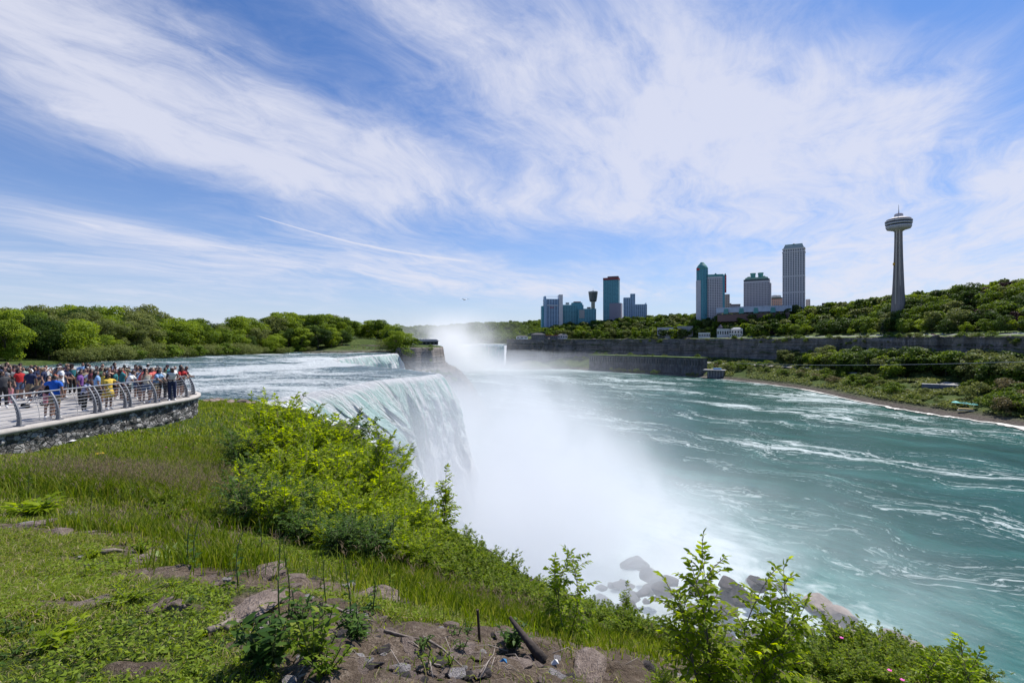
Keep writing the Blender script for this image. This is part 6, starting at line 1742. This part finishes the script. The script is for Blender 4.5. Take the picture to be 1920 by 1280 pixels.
# ---- grass
G_LAWN = leaf_mat('grass_blades', (.095, .150, .013), (.160, .225, .018), (.27, .31, .05), .40, .55, 0)
G_TALL = leaf_mat('tall_grass_blades', (.075, .125, .012), (.135, .20, .018), (.24, .26, .05), .38, .55, 0)
G_SEED = leaf_mat('seed_heads', (.12, .095, .06), (.19, .145, .095), (.27, .21, .14), .3, .8, 0)
G_DRY = leaf_mat('dry_blades', (.20, .16, .08), (.32, .26, .14), (.42, .36, .22), .3, .8, 0)
def blades(x, y, h, wd, lean, r=rg, zoff=0.0):
    """Bent three-cornered blades: five corners each."""
    n = len(x); z = bank_z(x, y) - .01 + zoff
    a = r.random(n) * 6.283; b = r.random(n) * 6.283
    lx, ly = np.cos(b) * h * lean * (.3 + r.random(n)), np.sin(b) * h * lean * (.3 + r.random(n))
    wx, wy = np.cos(a) * wd * .5, np.sin(a) * wd * .5
    B = np.stack([x, y, z], -1); Wv = np.stack([wx, wy, wx * 0], -1)
    M1 = B + np.stack([lx * .35, ly * .35, h * .6], -1); T = B + np.stack([lx, ly, h * (1 - .25 * lean)], -1)
    V = np.stack([B - Wv, B + Wv, M1 + Wv * .8, M1 - Wv * .8, T], 1).reshape(-1, 3)
    i = np.arange(n)[:, None] * 5
    return V, i + np.array([0, 1, 2, 3]), i + np.array([3, 2, 4])
def scatter(n, x0, x1, y0, y1, dens=None, r=rg):
    x = r.uniform(x0, x1, n); y = r.uniform(y0, y1, n)
    keep = (np.abs(x / y * F) < 1080) & (seg_dist(x, y, EDGE) < .7)
    t = np.interp(y, PATH[:64, 1], PATH[:64, 0])
    keep &= ~((y < 31.3) & (x < -17.45 - np.clip(y - 25.6, 0, 8) ** 2 * .16))
    x, y = x[keep], y[keep]
    if dens is not None:
        k = r.random(len(x)) < dens(x, y); x, y = x[k], y[k]
    return x, y
def add_grass(parts, name, mats, label):
    V = []; Q = []; T = []; mq = []; mt = []; off = 0
    for (v, q, t, mi) in parts:
        V.append(v); Q.append(q + off); T.append(t + off); mq.append(np.full(len(q), mi)); mt.append(np.full(len(t), mi)); off += len(v)
    return tag(mesh_np(name, np.concatenate(V), [np.concatenate(Q), np.concatenate(T)], mats, midx=np.concatenate(mq + mt)), label, kind='stuff')
lush = lambda x, y: np.clip((1 - soil_mask(x, y)) * (.55 + .6 * fbm(x * .9, y * .9, oct=3) + .25), .04, 1)
parts = []
for (n, x0, x1, y0, y1, h0, h1, wd, lean) in [(260000, -6.5, 4.5, 2.2, 6.0, .025, .085, .0065, 1.3), (150000, -12, 8, 5.5, 11, .04, .11, .011, 1.1), (130000, -24, 3, 10, 22, .06, .15, .020, 1.0), (90000, -45, -6, 20, 45, .10, .22, .045, .8), (40000, -50, -20, 42, 72, .15, .35, .09, .7)]:
    x, y = scatter(n, x0, x1, y0, y1, lush); h = rg.uniform(h0, h1, len(x)) * (1 + .5 * vnoise(x * .8, y * .8))
    dry = rg.random(len(x)) < (.20 if y1 < 12 else .08)
    for m_, k in ((~dry, 0), (dry, 1)): parts.append((*blades(x[m_], y[m_], h[m_], wd, lean), k))
add_grass(parts, 'grass', [G_LAWN, G_DRY], 'short bright turf with dry blades on the bank')
# leafy ground cover in the turf
x, y = scatter(110000, -6, 3.5, 2.2, 9, lambda x, y: np.clip((vnoise(x * 1.3 + 9, y * 1.3) > .05) * (1 - soil_mask(x, y)) * .9, 0, 1))
z = bank_z(x, y) + .02 + rg.random(len(x)) * .04
v, f = quads(np.stack([x, y, z], -1), rg.normal(size=(len(x), 3)) * .55 + np.array([0, 0, 1]), .009 + rg.random(len(x)) * .012, 2.1, rg)
tag(mesh_np('ground_cover', v, f, FOL['bright']), 'small broad-leaved weeds creeping through the turf', kind='stuff')
# tall meadow grass: (centre x, y, radius x, radius y, height, seeds, amount)
parts = []
def meadow(px, D, rx, ry, h, n, seeds, wd=.008, mi=0):
    cx_ = (px - 960) / F * D
    x = rg.normal(cx_, rx, n); y = rg.normal(D, ry, n)
    k = (seg_dist(x, y, EDGE) < .5) & (y > 2.4) & ~((x < -17.3) & (y < 32)); x, y = x[k], y[k]
    hh = h * rg.uniform(.55, 1.1, len(x))
    parts.append((*blades(x, y, hh, wd, .45), mi))
    if seeds:
        k = rg.random(len(x)) < seeds; x2, y2, h2 = x[k], y[k], hh[k]
        z0 = bank_z(x2, y2)
        for j in range(7):
            jx, jy = x2 + rg.normal(0, .030, len(x2)), y2 + rg.normal(0, .030, len(x2))
            v_, q_, t_2 = blades(jx, jy, np.full(len(x2), .055), .007 + 0 * x2, 1.2, zoff=(h2 * (1.02 + j * .04)) if False else 0)
            v_[:, 2] += np.repeat(h2 * (.98 + .05 * j), 5); parts.append((v_, q_, t_2, 2))
for (px, D, rx, ry, h, n, sd) in [(190, 9.6, 1.1, .35, .62, 8000, .22), (300, 10.0, 1.1, .5, .60, 8000, .22), (400, 12.5, 1.2, 1.0, .55, 7000, .20), (270, 14, 1.6, 1.2, .45, 5000, .14), (330, 17, 1.6, 1.6, .40, 4000, .10), (440, 20, 1.5, 3, .5, 6000, .20), (130, 11.0, 1.2, .5, .40, 3000, .06), (420, 38, 3, 8, .6, 6000, .12),
                                 (240, 6.6, .5, .25, .40, 2600, .06), (310, 6.5, .4, .2, .38, 2200, .06), (420, 5.2, .32, .22, .46, 2600, .05), (360, 6.6, .3, .2, .4, 1500, .05), (90, 9.0, .9, .4, .35, 2500, .04), (475, 9.0, .8, .7, .5, 4000, .10),
                                 (870, 5.5, .50, .40, .40, 6000, .03), (960, 5.6, .45, .35, .38, 5500, .03), (800, 6.0, .5, .35, .38, 4500, .03), (1060, 5.5, .4, .3, .34, 4000, .02), (1150, 5.6, .4, .25, .28, 2500, .01), (1110, 4.6, .35, .15, .22, 1200, 0), (1230, 5.4, .4, .3, .25, 1500, 0), (1050, 4.15, .14, .1, .16, 300, 0)]:
    meadow(px, D, rx * 1.1, ry * 1.15, h * (.70 if D < 8 else .8), int(n * (.40 if D < 8 else .6)), sd * .55, wd=.007 + D * .0007)
add_grass(parts, 'tall_grass', [G_TALL, G_DRY, G_SEED], 'tall meadow grass with purplish brown seed heads')

# ---- leafy twigs, shrubs and saplings
L_ASH = leaf_mat('ash_leaves', (.11, .175, .012), (.20, .28, .016), (.32, .40, .03), .55, .40, .05)
L_YNG = leaf_mat('young_leaves', (.12, .20, .014), (.19, .28, .020), (.30, .38, .035), .55, .35, .05)
L_SML = leaf_mat('rose_leaves', (.075, .135, .012), (.145, .22, .018), (.25, .30, .04), .45, .45, .08)
L_DRK = leaf_mat('weed_leaves', (.030, .070, .015), (.060, .115, .022), (.10, .17, .035), .35, .45, .05)
TWIG = plain('twig_bark', (.13, .10, .075), .9, 0, .2, 20)
def leaf_v(B, A, N, ln, wd):
    """Pointed leaves from base B along A, facing N: six corners, folded along the midrib."""
    S = unit(np.cross(A, N)); N = unit(np.cross(S, A)); ln = ln[:, None]; wd = wd[:, None]
    v = np.stack([B, B + A * ln * .35 + S * wd * .5 + N * wd * .16, B + A * ln * .72 + S * wd * .34 + N * wd * .05 - N * ln * .05, B + A * ln - N * ln * .16, B + A * ln * .72 - S * wd * .34 + N * wd * .05 - N * ln * .05, B + A * ln * .35 - S * wd * .5 + N * wd * .16, B + A * ln * .5 - N * ln * .02], 1)
    n = len(B); i = np.arange(n)[:, None] * 7
    f = np.concatenate([i + np.array(q) for q in ([0, 1, 6, 5], [1, 2, 3, 6], [6, 3, 4, 5])])
    return v.reshape(-1, 3), f
def woody(seed, h, spread, stems, shoots, leaf, ratio=.36, pairs=4, droop=.35, bare=.15, shoot_len=.32, curve=.25, lean=(0, 0), up=.5):
    """Shrub or sapling: stems, side shoots along them, compound leaves in opposite pairs along the shoots."""
    r = np.random.default_rng(seed); wood = MB(); B, A, N, LN = [], [], [], []
    for s in range(stems):
        a = 6.283 * (s + r.random()) / stems; sp = spread * (.25 + .75 * r.random()) * (0 if stems == 1 else 1); H = h * (.62 + .38 * r.random() if s else 1)
        c1, c2 = r.normal(0, curve, 2) * H * .3
        K = 9; pts = []
        for k in range(K + 1):
            t = k / K; pts.append(np.array([math.cos(a) * sp * t ** 1.3 + c1 * math.sin(t * 3.1) + lean[0] * t ** 1.4, math.sin(a) * sp * t ** 1.3 + c2 * math.sin(t * 2.6) + lean[1] * t ** 1.4, H * (t - .08 * t * t) / .92]))
        rad = .010 * h / 1.5 + .003
        wood.tube([tuple(p) for p in pts], [rad * (1 - .8 * k / K) for k in range(K + 1)], 5)
        for j in range(shoots):
            t = bare + (1 - bare) * (j + r.random() * .8) / shoots; t = min(t, 1.0); k = min(int(t * K), K - 1); p0 = pts[k] + (pts[k + 1] - pts[k]) * (t * K - k)
            b = r.random() * 6.283; sl = shoot_len * (1.25 - .75 * t) * (.6 + .7 * r.random())
            if j == shoots - 1: d = unit((pts[-1] - pts[-2]) + r.normal(0, .02, 3)); p0 = pts[-1]
            else: d = unit(np.array([math.cos(b), math.sin(b), up + .5 * t + r.normal(0, .2)]))
            nn = max(3, int(sl / (leaf * .42))); q = p0.copy(); pp = [q.copy()]
            for m in range(nn):
                q = q + d * sl / nn; d = unit(d + np.array([0, 0, -droop * .22]) + r.normal(0, .06, 3)); pp.append(q.copy())
                if m >= max(0, nn - pairs * 2) or m % 2 == 0:
                    side = unit(np.cross(d, [0, 0, 1]) + 1e-6); upv = np.cross(side, d)
                    for sg in (-1, 1):
                        ax = unit(side * sg * 1.0 + d * .75 + upv * r.normal(.12, .25) + r.normal(0, .18, 3) + np.array([0, 0, -droop * .5]))
                        B.append(q.copy()); A.append(ax); N.append(unit(upv + r.normal(0, .35, 3))); LN.append(leaf * (.6 + .55 * r.random()) * (1.05 - .35 * m / nn))
            B.append(q.copy()); A.append(unit(d + np.array([0, 0, -.2]))); N.append(unit(np.array([0, 0, 1.]) + r.normal(0, .3, 3))); LN.append(leaf * (.7 + .4 * r.random()))
            wood.tube([tuple(p) for p in pp[::max(1, len(pp) // 4)]] + [tuple(pp[-1])], rad * .32, 3, cap=False)
    B, A, N, LN = map(np.array, (B, A, N, LN))
    v, f = leaf_v(B, A, N, LN, LN * ratio)
    return v, f, wood
WOODY = {}
def woody_proto(key, *a, **k): WOODY[key] = woody(*a, **k); return WOODY[key]
def put_woody(key, name, x, y, s, label, mat, group=None, cat='shrub', rz=None, z=None, sz=1.0, leafpart='foliage'):
    v, f, wd = WOODY[key]
    if not isinstance(v, bpy.types.Mesh):
        o1 = mesh_np('foliage', v, f, mat); o2 = wd.build('stem', TWIG)
        WOODY[key] = (o1.data, o2.data, None); bpy.data.objects.remove(o1); bpy.data.objects.remove(o2); v, f, wd = WOODY[key]
    r = empty(name, (x, y, (zg(x, y) if z is None else z) - .03), rr_.uniform(0, 6.28) if rz is None else rz, s); r.scale = (s, s, s * sz)
    a = bpy.data.objects.new(leafpart, v); COL.objects.link(a); a.parent = r
    a.material_slots[0].link = 'OBJECT'; a.material_slots[0].material = mat
    b = bpy.data.objects.new('stem', f); COL.objects.link(b); b.parent = r
    return tag(r, label, cat, group)
woody_proto('bushA', 1, 1.0, .62, 15, 13, .082, ratio=.42, shoot_len=.36, bare=.12, droop=.3)
woody_proto('bushB', 2, 1.0, .66, 14, 13, .080, ratio=.42, shoot_len=.38, bare=.12, droop=.3)
woody_proto('bushC', 3, 1.0, .50, 13, 14, .076, ratio=.42, shoot_len=.32, bare=.10, droop=.25)
woody_proto('spire', 4, 1.0, .12, 3, 24, .062, ratio=.42, shoot_len=.20, bare=.25, droop=.35)
woody_proto('small', 5, 1.0, .85, 26, 17, .066, ratio=.58, shoot_len=.22, bare=.10, droop=.1)
woody_proto('small2', 6, 1.0, .75, 24, 17, .068, ratio=.55, shoot_len=.24, bare=.10, droop=.1)
BUSH = [  # px, top y, distance, width factor, kind, material
 (522, 757, 20.5, 1.1, 'bushC', L_ASH), (500, 792, 20, .9, 'bushA', L_ASH), (548, 778, 20.8, .9, 'bushB', L_ASH), (455, 815, 16, 1.1, 'bushB', L_DRK), (500, 812, 15.6, 1.0, 'bushA', L_ASH), (545, 808, 16.0, 1.0, 'bushC', L_ASH), (590, 800, 17.5, 1.0, 'bushA', L_ASH), (625, 792, 18.5, .9, 'bushC', L_ASH),
 (655, 800, 20, .8, 'bushA', L_DRK), (640, 838, 15.5, 1.1, 'bushB', L_ASH), (685, 846, 14.2, 1.0, 'bushA', L_ASH), (722, 862, 13.4, .9, 'bushC', L_ASH), (470, 862, 13.2, 1.0, 'bushA', L_DRK), (520, 852, 13, 1.1, 'bushB', L_ASH), (575, 850, 13, 1.1, 'bushA', L_ASH), (620, 868, 12.2, 1.1, 'bushC', L_ASH),
 (668, 882, 11.8, 1.1, 'bushB', L_ASH), (712, 900, 11.6, 1.0, 'bushA', L_ASH), (752, 918, 11.2, .9, 'bushC', L_ASH), (480, 905, 11.0, 1.0, 'bushB', L_ASH), (530, 905, 10.8, 1.0, 'bushA', L_ASH), (585, 912, 10.6, 1.1, 'bushB', L_ASH), (640, 925, 10.3, 1.1, 'bushA', L_ASH), (695, 940, 10.0, 1.0, 'bushC', L_ASH),
 (745, 955, 9.8, 1.0, 'bushB', L_ASH), (785, 968, 10.0, .9, 'bushA', L_ASH), (560, 965, 9.4, .9, 'bushA', L_DRK), (620, 975, 9.2, 1.0, 'bushB', L_ASH), (680, 992, 9.0, 1.0, 'bushA', L_ASH), (735, 1000, 8.9, 1.0, 'bushC', L_ASH), (470, 962, 8.6, 1, 'bushB', L_DRK), (520, 985, 8.2, 1, 'bushA', L_ASH), (575, 1000, 7.9, 1, 'bushB', L_DRK), (625, 1010, 7.7, 1, 'bushA', L_DRK), (670, 1020, 7.6, 1, 'bushB', L_ASH), (715, 1030, 7.7, 1, 'bushC', L_ASH), (765, 1020, 8.2, 1, 'bushA', L_ASH), (800, 1005, 9.0, 1, 'bushC', L_ASH), (600, 940, 9.8, 1, 'bushC', L_ASH), (660, 960, 9.5, 1, 'bushC', L_ASH), (575, 1005, 7.4, 1, 'bushA', L_DRK), (615, 1012, 7.1, 1, 'bushC', L_ASH), (660, 1018, 6.9, 1, 'bushB', L_DRK), (705, 1022, 6.9, 1, 'bushA', L_ASH), (750, 1030, 7.2, 1, 'bushB', L_ASH), (795, 1040, 7.5, 1, 'bushC', L_ASH), (640, 1052, 6.4, 1, 'bushC', L_DRK), (700, 1058, 6.5, 1, 'bushB', L_DRK), (760, 1065, 6.7, 1, 'bushA', L_ASH), (540, 985, 7.9, 1, 'bushC', L_DRK)]
for i, (px, ty, D, wf, key, mt) in enumerate(BUSH):
    x = (px - 960) / F * D; z0 = zg(x, D); H = -(ty - HZ) / F * D - z0; H = max(H * 1.16, .9 if D > 8 else .55)
    zone = ('on the far river-side end' if ty < 830 and px < 640 else 'beside the white water' if px > 640 and ty < 930 else 'on the meadow side' if px < 540 else 'in the thick middle' if D > 9.9 else 'at the front foot' if D > 7.6 else 'nearest the bare soil')
    put_woody(key, 'leafy_bush', x, D, H * 1.05, f'bright green leafy bush of the big thicket {zone}', mt, f'bushes of the thicket {zone}', sz=1 / 1.05, cat='bush')
for (px, ty, D, lab) in [(722, 800, 12.2, 'slim leafy shoot rising above the thicket in front of the white water'), (822, 888, 10.9, 'slim leafy shoot leaning out to the falls at the thicket edge'), (800, 925, 10.6, 'short leafy shoot just left of the leaning one'), (882, 980, 10.6, 'small wispy shoot on the rim below the thicket'), (1165, 1098, 7.0, 'small wispy upright sapling on the rim, right of the yellow-green sapling')]:
    x = (px - 960) / F * D; z0 = zg(x, D); H = -(ty - HZ) / F * D - z0
    put_woody('spire', 'sapling', x, D, H, lab, L_ASH if px < 880 else L_SML, cat='sapling')
# low small-leaved shrubs on the slope
SM = [(790, 1110, 6.8), (840, 1120, 6.6), (890, 1130, 6.6), (930, 1120, 6.9), (970, 1150, 6.6), (1020, 1170, 6.4), (1060, 1200, 6.1), (1110, 1215, 6.1), (1150, 1215, 6.3), (1190, 1225, 6.0), (1170, 1240, 5.6), (900, 1060, 8.7), (985, 1125, 7.4), (1035, 1145, 7.2), (1095, 1170, 7.0), (800, 1040, 8.6), (840, 1000, 9.8), (862, 1015, 9.4), (885, 1020, 9.6), (905, 1045, 9.0), (930, 1068, 8.8), (865, 1055, 8.2), (910, 1085, 8.0), (825, 1085, 7.4), (760, 1070, 7.8), (870, 1100, 7.4), (950, 1090, 8.3), (975, 1110, 8.0), (1010, 1130, 7.8), (1045, 1150, 7.6), (1000, 1160, 7.0), (1080, 1160, 7.6), (1110, 1165, 7.4), (1145, 1175, 7.2), (1180, 1190, 7.2), (1130, 1200, 6.6), (1080, 1190, 6.6), (1200, 1215, 6.4), (950, 1140, 7.2), (1240, 1232, 6.0), (700, 1055, 8.2), (640, 1045, 8.0), (1290, 1245, 5.6), (1340, 1250, 5.6)]
for (px, ty, D) in SM:
    x = (px - 960) / F * D; z0 = zg(x, D); H = max(.42, -(ty - HZ) / F * D - z0)
    put_woody(rr_.choice(['small', 'small2']), 'low_shrub', x, D, H * (1.35 if D > 8 else 1.0), 'low small-leaved shrub on the slope between the thicket and the saplings' if px < 1200 else 'low small-leaved shrub at the foot of the two big saplings', L_SML, 'low shrubs on the slope' if px < 1200 else 'low shrubs under the saplings', sz=.87)
ROSE = [(1420, 1205, 6.6), (1470, 1195, 7.0), (1520, 1190, 7.4), (1560, 1185, 7.8), (1590, 1168, 7.6), (1625, 1182, 7.9), (1650, 1180, 7.7), (1680, 1200, 7.8), (1600, 1215, 6.8), (1550, 1225, 6.4), (1500, 1235, 6.0), (1450, 1245, 5.8), (1640, 1235, 6.4), (1690, 1235, 6.8), (1730, 1225, 7.3), (1600, 1258, 5.8), (1660, 1262, 5.9), (1720, 1258, 6.3), (1550, 1262, 5.5), (1770, 1225, 7.2), (1800, 1235, 7.0), (1780, 1262, 6.2), (1480, 1268, 5.3), (1830, 1262, 6.6)]
for (px, ty, D) in ROSE:
    x = (px - 960) / F * D; z0 = zg(x, D); H = max(.4, -(ty - HZ) / F * D - z0)
    put_woody(rr_.choice(['small', 'small2']), 'rose_shrub', x, D, H * 1.1, 'low wild rose shrub in the mass filling the lower right corner', L_SML, 'wild rose shrubs of the lower right corner', sz=.92)
for (px, ty, D) in [(300, 945, 9.0), (340, 935, 9.2), (375, 940, 9.2), (405, 955, 8.8), (320, 965, 8.2), (430, 965, 8.6), (455, 985, 8.2)]:
    x = (px - 960) / F * D; z0 = zg(x, D); H = max(.35, -(ty - HZ) / F * D - z0)
    put_woody('small', 'rose_shrub', x, D, H * 1.2, 'wild rose shrub with pink flowers in the meadow', L_SML, 'wild rose shrubs in the meadow', sz=.85)
# the big saplings close to the camera
woody_proto('sapA', 11, 1.0, .16, 3, 24, .070, ratio=.40, shoot_len=.30, bare=.12, droop=.55, curve=.3, lean=(-.06, .0), up=.55)
woody_proto('sapB', 12, 1.0, .13, 4, 30, .066, ratio=.44, shoot_len=.25, bare=.08, droop=.5, curve=.2, lean=(-.12, 0), up=.6)
woody_proto('sapC', 13, 1.0, .27, 6, 24, .064, ratio=.44, shoot_len=.28, bare=.10, droop=.45, curve=.3, lean=(.10, 0), up=.6)
for (key, px, ty, D, lab, mt, bx) in [('sapA', 1062, 1036, 4.9, 'yellow-green ash-like sapling standing alone before the mist', L_YNG, 0), ('sapB', 1325, 1048, 3.55, 'tall leafy sapling, left one of the two big ones before the mist', L_ASH, 0), ('sapC', 1432, 1082, 3.75, 'wide leafy sapling, right one of the two big ones before the mist', L_ASH, 0)]:
    x = (px - 960) / F * D; z0 = zg(x, D); H = -(ty - HZ) / F * D - z0
    put_woody(key, 'sapling', x, D, H, lab, mt, cat='sapling', rz=0)
for (px, ty, D, lab) in [(1760, 1205, 4.9, 'broad-leaved shoot with a pale star-shaped tip near the right edge'), (1832, 1208, 4.8, 'rightmost broad-leaved shoot with a star-shaped tip'), (1800, 1240, 4.6, 'leafy clump between the two star-tipped shoots'), (1240, 1245, 3.6, 'small leafy seedling beside the pale grey stone')]:
    x = (px - 960) / F * D; z0 = zg(x, D); H = -(ty - HZ) / F * D - z0
    put_woody('spire' if 'star' in lab else 'bushC', 'broad_leaved_weed', x, D, H, lab, L_YNG, cat='weed', rz=None)
# weeds on tall stalks
def weed(px, base_y, h, label, seed, leaf=.10, n=16, group=None, spike=True):
    g = ground_pt(px, base_y)
    if not g: return
    r = np.random.default_rng(seed); m = MB(); K = 8; ph = r.random() * 6
    pts = [np.array([.07 * math.sin(k * .4 + ph) * h * k / K + .10 * math.cos(ph * 3) * h * (k / K) ** 2, .06 * math.cos(k * .5 + ph) * h * k / K, h * k / K]) for k in range(K + 1)]
    m.tube([tuple(p) for p in pts], [.006 * (1 - .6 * k / K) + .001 for k in range(K + 1)], 5)
    B, A, N, LN = [], [], [], []
    for j in range(n):
        t = (j + .3) / n * (.75 if spike else 1); k = min(int(t * K), K - 1); p = pts[k] + (pts[k + 1] - pts[k]) * (t * K - k); a = j * 2.4 + r.random() * .6
        B.append(p); A.append(unit(np.array([math.cos(a), math.sin(a), .45 - .5 * r.random()]))); N.append(unit(np.array([0, 0, 1]) + r.normal(0, .3, 3))); LN.append(leaf * (1.15 - .8 * t) * (.7 + .5 * r.random()))
    if spike:
        for j in range(70):
            t = .62 + .38 * r.random(); k = min(int(t * K), K - 1); p = pts[k] + r.normal(0, .007, 3); B.append(p); A.append(unit(r.normal(size=3) + np.array([0, 0, .6]))); N.append(unit(r.normal(size=3))); LN.append(.014)
    v, f = leaf_v(np.array(B), np.array(A), np.array(N), np.array(LN), np.array(LN) * .32)
    r_ = empty('tall_weed', g, r.random() * 6); mesh_np('foliage', v, f, L_DRK if seed % 3 else L_SML, r_); m.build('stem', plain('green_stem', (.09, .11, .03), .7), r_)
    tag(r_, label, 'weed', group)
for i, (px, by, h) in enumerate([(525, 1165, .78), (541, 1150, .72), (446, 1104, .55), (655, 1175, .55), (612, 1140, .45), (352, 1065, .50), (366, 1074, .58), (170, 975, .6), (55, 935, .65), (108, 905, .7), (728, 1118, .42), (488, 1055, .6), (700, 1150, .36)]):
    weed(px, by, h * .88, 'tall thin-stalked weed with a seed spike before the dark thicket' if i > 1 else 'tallest thin-stalked weed on the soil, %s of a close pair' % ('front' if i == 0 else 'rear'), 500 + i, group='tall weeds on stalks' if i > 1 else None)
# bushy leafy weeds
def leafy_clump(px, by, h, wd, n, leaf, label, mat, seed, name='leafy_weed', ratio=.34, group=None, rosette=False):
    g = ground_pt(px, by)
    if not g: return
    r = np.random.default_rng(seed); m = MB(); B, A, N, LN = [], [], [], []
    st_ = 1 if rosette else max(4, n // 14)
    for s in range(st_):
        a = r.random() * 6.283; sp = wd * math.sqrt(r.random()) ; H = h * (.55 + .45 * r.random()); pts = [np.array([math.cos(a) * sp * t, math.sin(a) * sp * t, H * t]) for t in np.linspace(0, 1, 5)]
        if not rosette: m.tube([tuple(p) for p in pts], .004, 4)
        else: m.lathe([(.015, -.01), (.01, .03)], n=6)
        for j in range(n // st_):
            t = (.02 if rosette else .15 + .85 * r.random()); p = np.array([0, 0, .01]) if rosette else pts[0] + (pts[-1] - pts[0]) * t; b = r.random() * 6.283
            B.append(p); A.append(unit(np.array([math.cos(b), math.sin(b), r.uniform(.25, 1.3) if rosette else r.uniform(-.2, .7)]))); N.append(unit(np.array([0, 0, 1]) + r.normal(0, .25, 3))); LN.append(leaf * r.uniform(.6, 1.1))
    v, f = leaf_v(np.array(B), np.array(A), np.array(N), np.array(LN), np.array(LN) * ratio)
    o = empty(name, g, 0); mesh_np('foliage', v, f, mat, o); m.build('stem', MATS['green_stem'], o); tag(o, label, 'weed', group)
leafy_clump(505, 1255, .33, .17, 190, .115, 'dark glossy leafy weed casting a deep shadow on the soil', L_DRK, 1)
leafy_clump(590, 1250, .34, .20, 170, .085, 'loose feathery weed to the right of the dark glossy weed', L_SML, 2)
leafy_clump(560, 1190, .30, .16, 130, .085, 'pale leafy weed behind the dark glossy weed', L_DRK, 3)
leafy_clump(610, 1268, .2, .16, 150, .06, 'low spreading weed at the bottom of the bare soil', L_SML, 4)
leafy_clump(670, 1200, .26, .16, 130, .085, 'leafy weed in front of the pale bare branch', L_DRK, 5)
leafy_clump(318, 1052, .2, .1, 16, .20, 'pale green rosette of large upright felted leaves', leaf_mat('felted_leaves', (.20, .27, .10), (.27, .34, .14), (.33, .40, .18), .3), 6, ratio=.30, rosette=True)
leafy_clump(265, 1040, .17, .12, 120, .06, 'yellow-green round leafy tuft beside the tilted slab', L_YNG, 7, ratio=.5)
leafy_clump(60, 970, .25, .35, 160, .22, 'clump of long dock leaves at the meadow edge', L_ASH, 8, ratio=.28)
leafy_clump(960, 1215, .2, .16, 160, .06, 'dark small-leaved weed behind the broken log', L_DRK, 9, ratio=.5)
leafy_clump(245, 1125, .09, .22, 260, .045, 'low bright feathery mound on the turf above the wedge stone', L_ASH, 10)
leafy_clump(165, 1052, .10, .12, 150, .08, 'fresh green grass-like tuft at the edge of the soil band', L_ASH, 11, ratio=.15)
leafy_clump(110, 1205, .10, .16, 60, .10, 'broad low dandelion-like clump in the turf', L_ASH, 12, ratio=.3)
leafy_clump(1180, 1180, .3, .3, 260, .05, 'small-leaved weed clump on the rim under the wispy sapling', L_SML, 13, ratio=.5)
for k in range(26):
    px, py = rr_.uniform(0, 460), rr_.uniform(1090, 1275)
    leafy_clump(px, py, .06, .10, 34, .05, 'low green leafy weed in the short turf', rr_.choice([L_ASH, L_DRK, L_SML]), 40 + k, ratio=.32, group='low weeds in the short turf')
for k in range(18):
    px, py = rr_.uniform(420, 1000), rr_.uniform(1130, 1270)
    leafy_clump(px, py, .12, .07, 26, .05, 'small weed sprouting from the bare soil', rr_.choice([L_ASH, L_DRK, L_SML]), 80 + k, ratio=.28, group='small weeds on the bare soil')
# flowers
def flower(px, py, D, s, col, lab, grp):
    X, Y, Z = P(px, py, D); Z = max(Z, zg(X, D) + .12)
    r = empty('flower', (X, Y, Z), 0, s); m = MB()
    for k in range(5):
        a = k * 1.2566; c, s_ = math.cos(a), math.sin(a); c2, s2 = math.cos(a + .6), math.sin(a + .6); c0, s0 = math.cos(a - .6), math.sin(a - .6)
        m.add([(0, 0, 0), (c0 * .7, s0 * .7, .12), (c, s_, .25), (c2 * .7, s2 * .7, .12)], [(0, 1, 2, 3)])
    m.build('petals', plain('petals_' + col, {'pink': (.65, .03, .38), 'yellow': (.8, .5, .02), 'white': (.8, .8, .8)}[col], .6), r); MB().lathe([(.12, 0), (.15, .1), (.02, .16)], n=6).build('flower_centre', plain('pollen', (.7, .5, .08)), r)
    MB().tube([(0, 0, 0), (.3, .2, -3), (.2, .1, -5.5)], .06, 4).build('stem', MATS['green_stem'], r)
    tag(r, lab, 'flower', grp)
for (px, py, D) in [(346, 966, 8.6), (302, 964, 8.6), (408, 965, 8.7), (277, 929, 9.4), (312, 838, 15)]: flower(px, py, D, .045 if px == 346 else .03, 'pink', 'pink wild rose flower in the meadow', 'pink flowers in the meadow')
for (px, py, D) in [(1578, 1195, 6.9), (1668, 1256, 5.8), (1692, 1274, 5.6)]: flower(px, py, D, .028, 'pink', 'pink rose flower in the lower right shrubs', 'pink flowers in the lower right shrubs')
flower(1542, 1233, 5.7, .026, 'white', 'single round white flower head in the rose shrubs', None)
for k in range(26):
    px, py = rr_.choice([(rr_.uniform(335, 375), rr_.uniform(905, 925)), (rr_.uniform(180, 195), 848 + rr_.uniform(0, 3)), (rr_.uniform(395, 410), 902), (rr_.uniform(480, 520), rr_.uniform(960, 980))])
    g = ground_pt(px, py + 22); 
    if g: flower(px, py, g[1], .018 + g[1] * .0006, 'yellow', 'tiny yellow flower in the tall meadow grass', 'yellow flowers in the meadow')
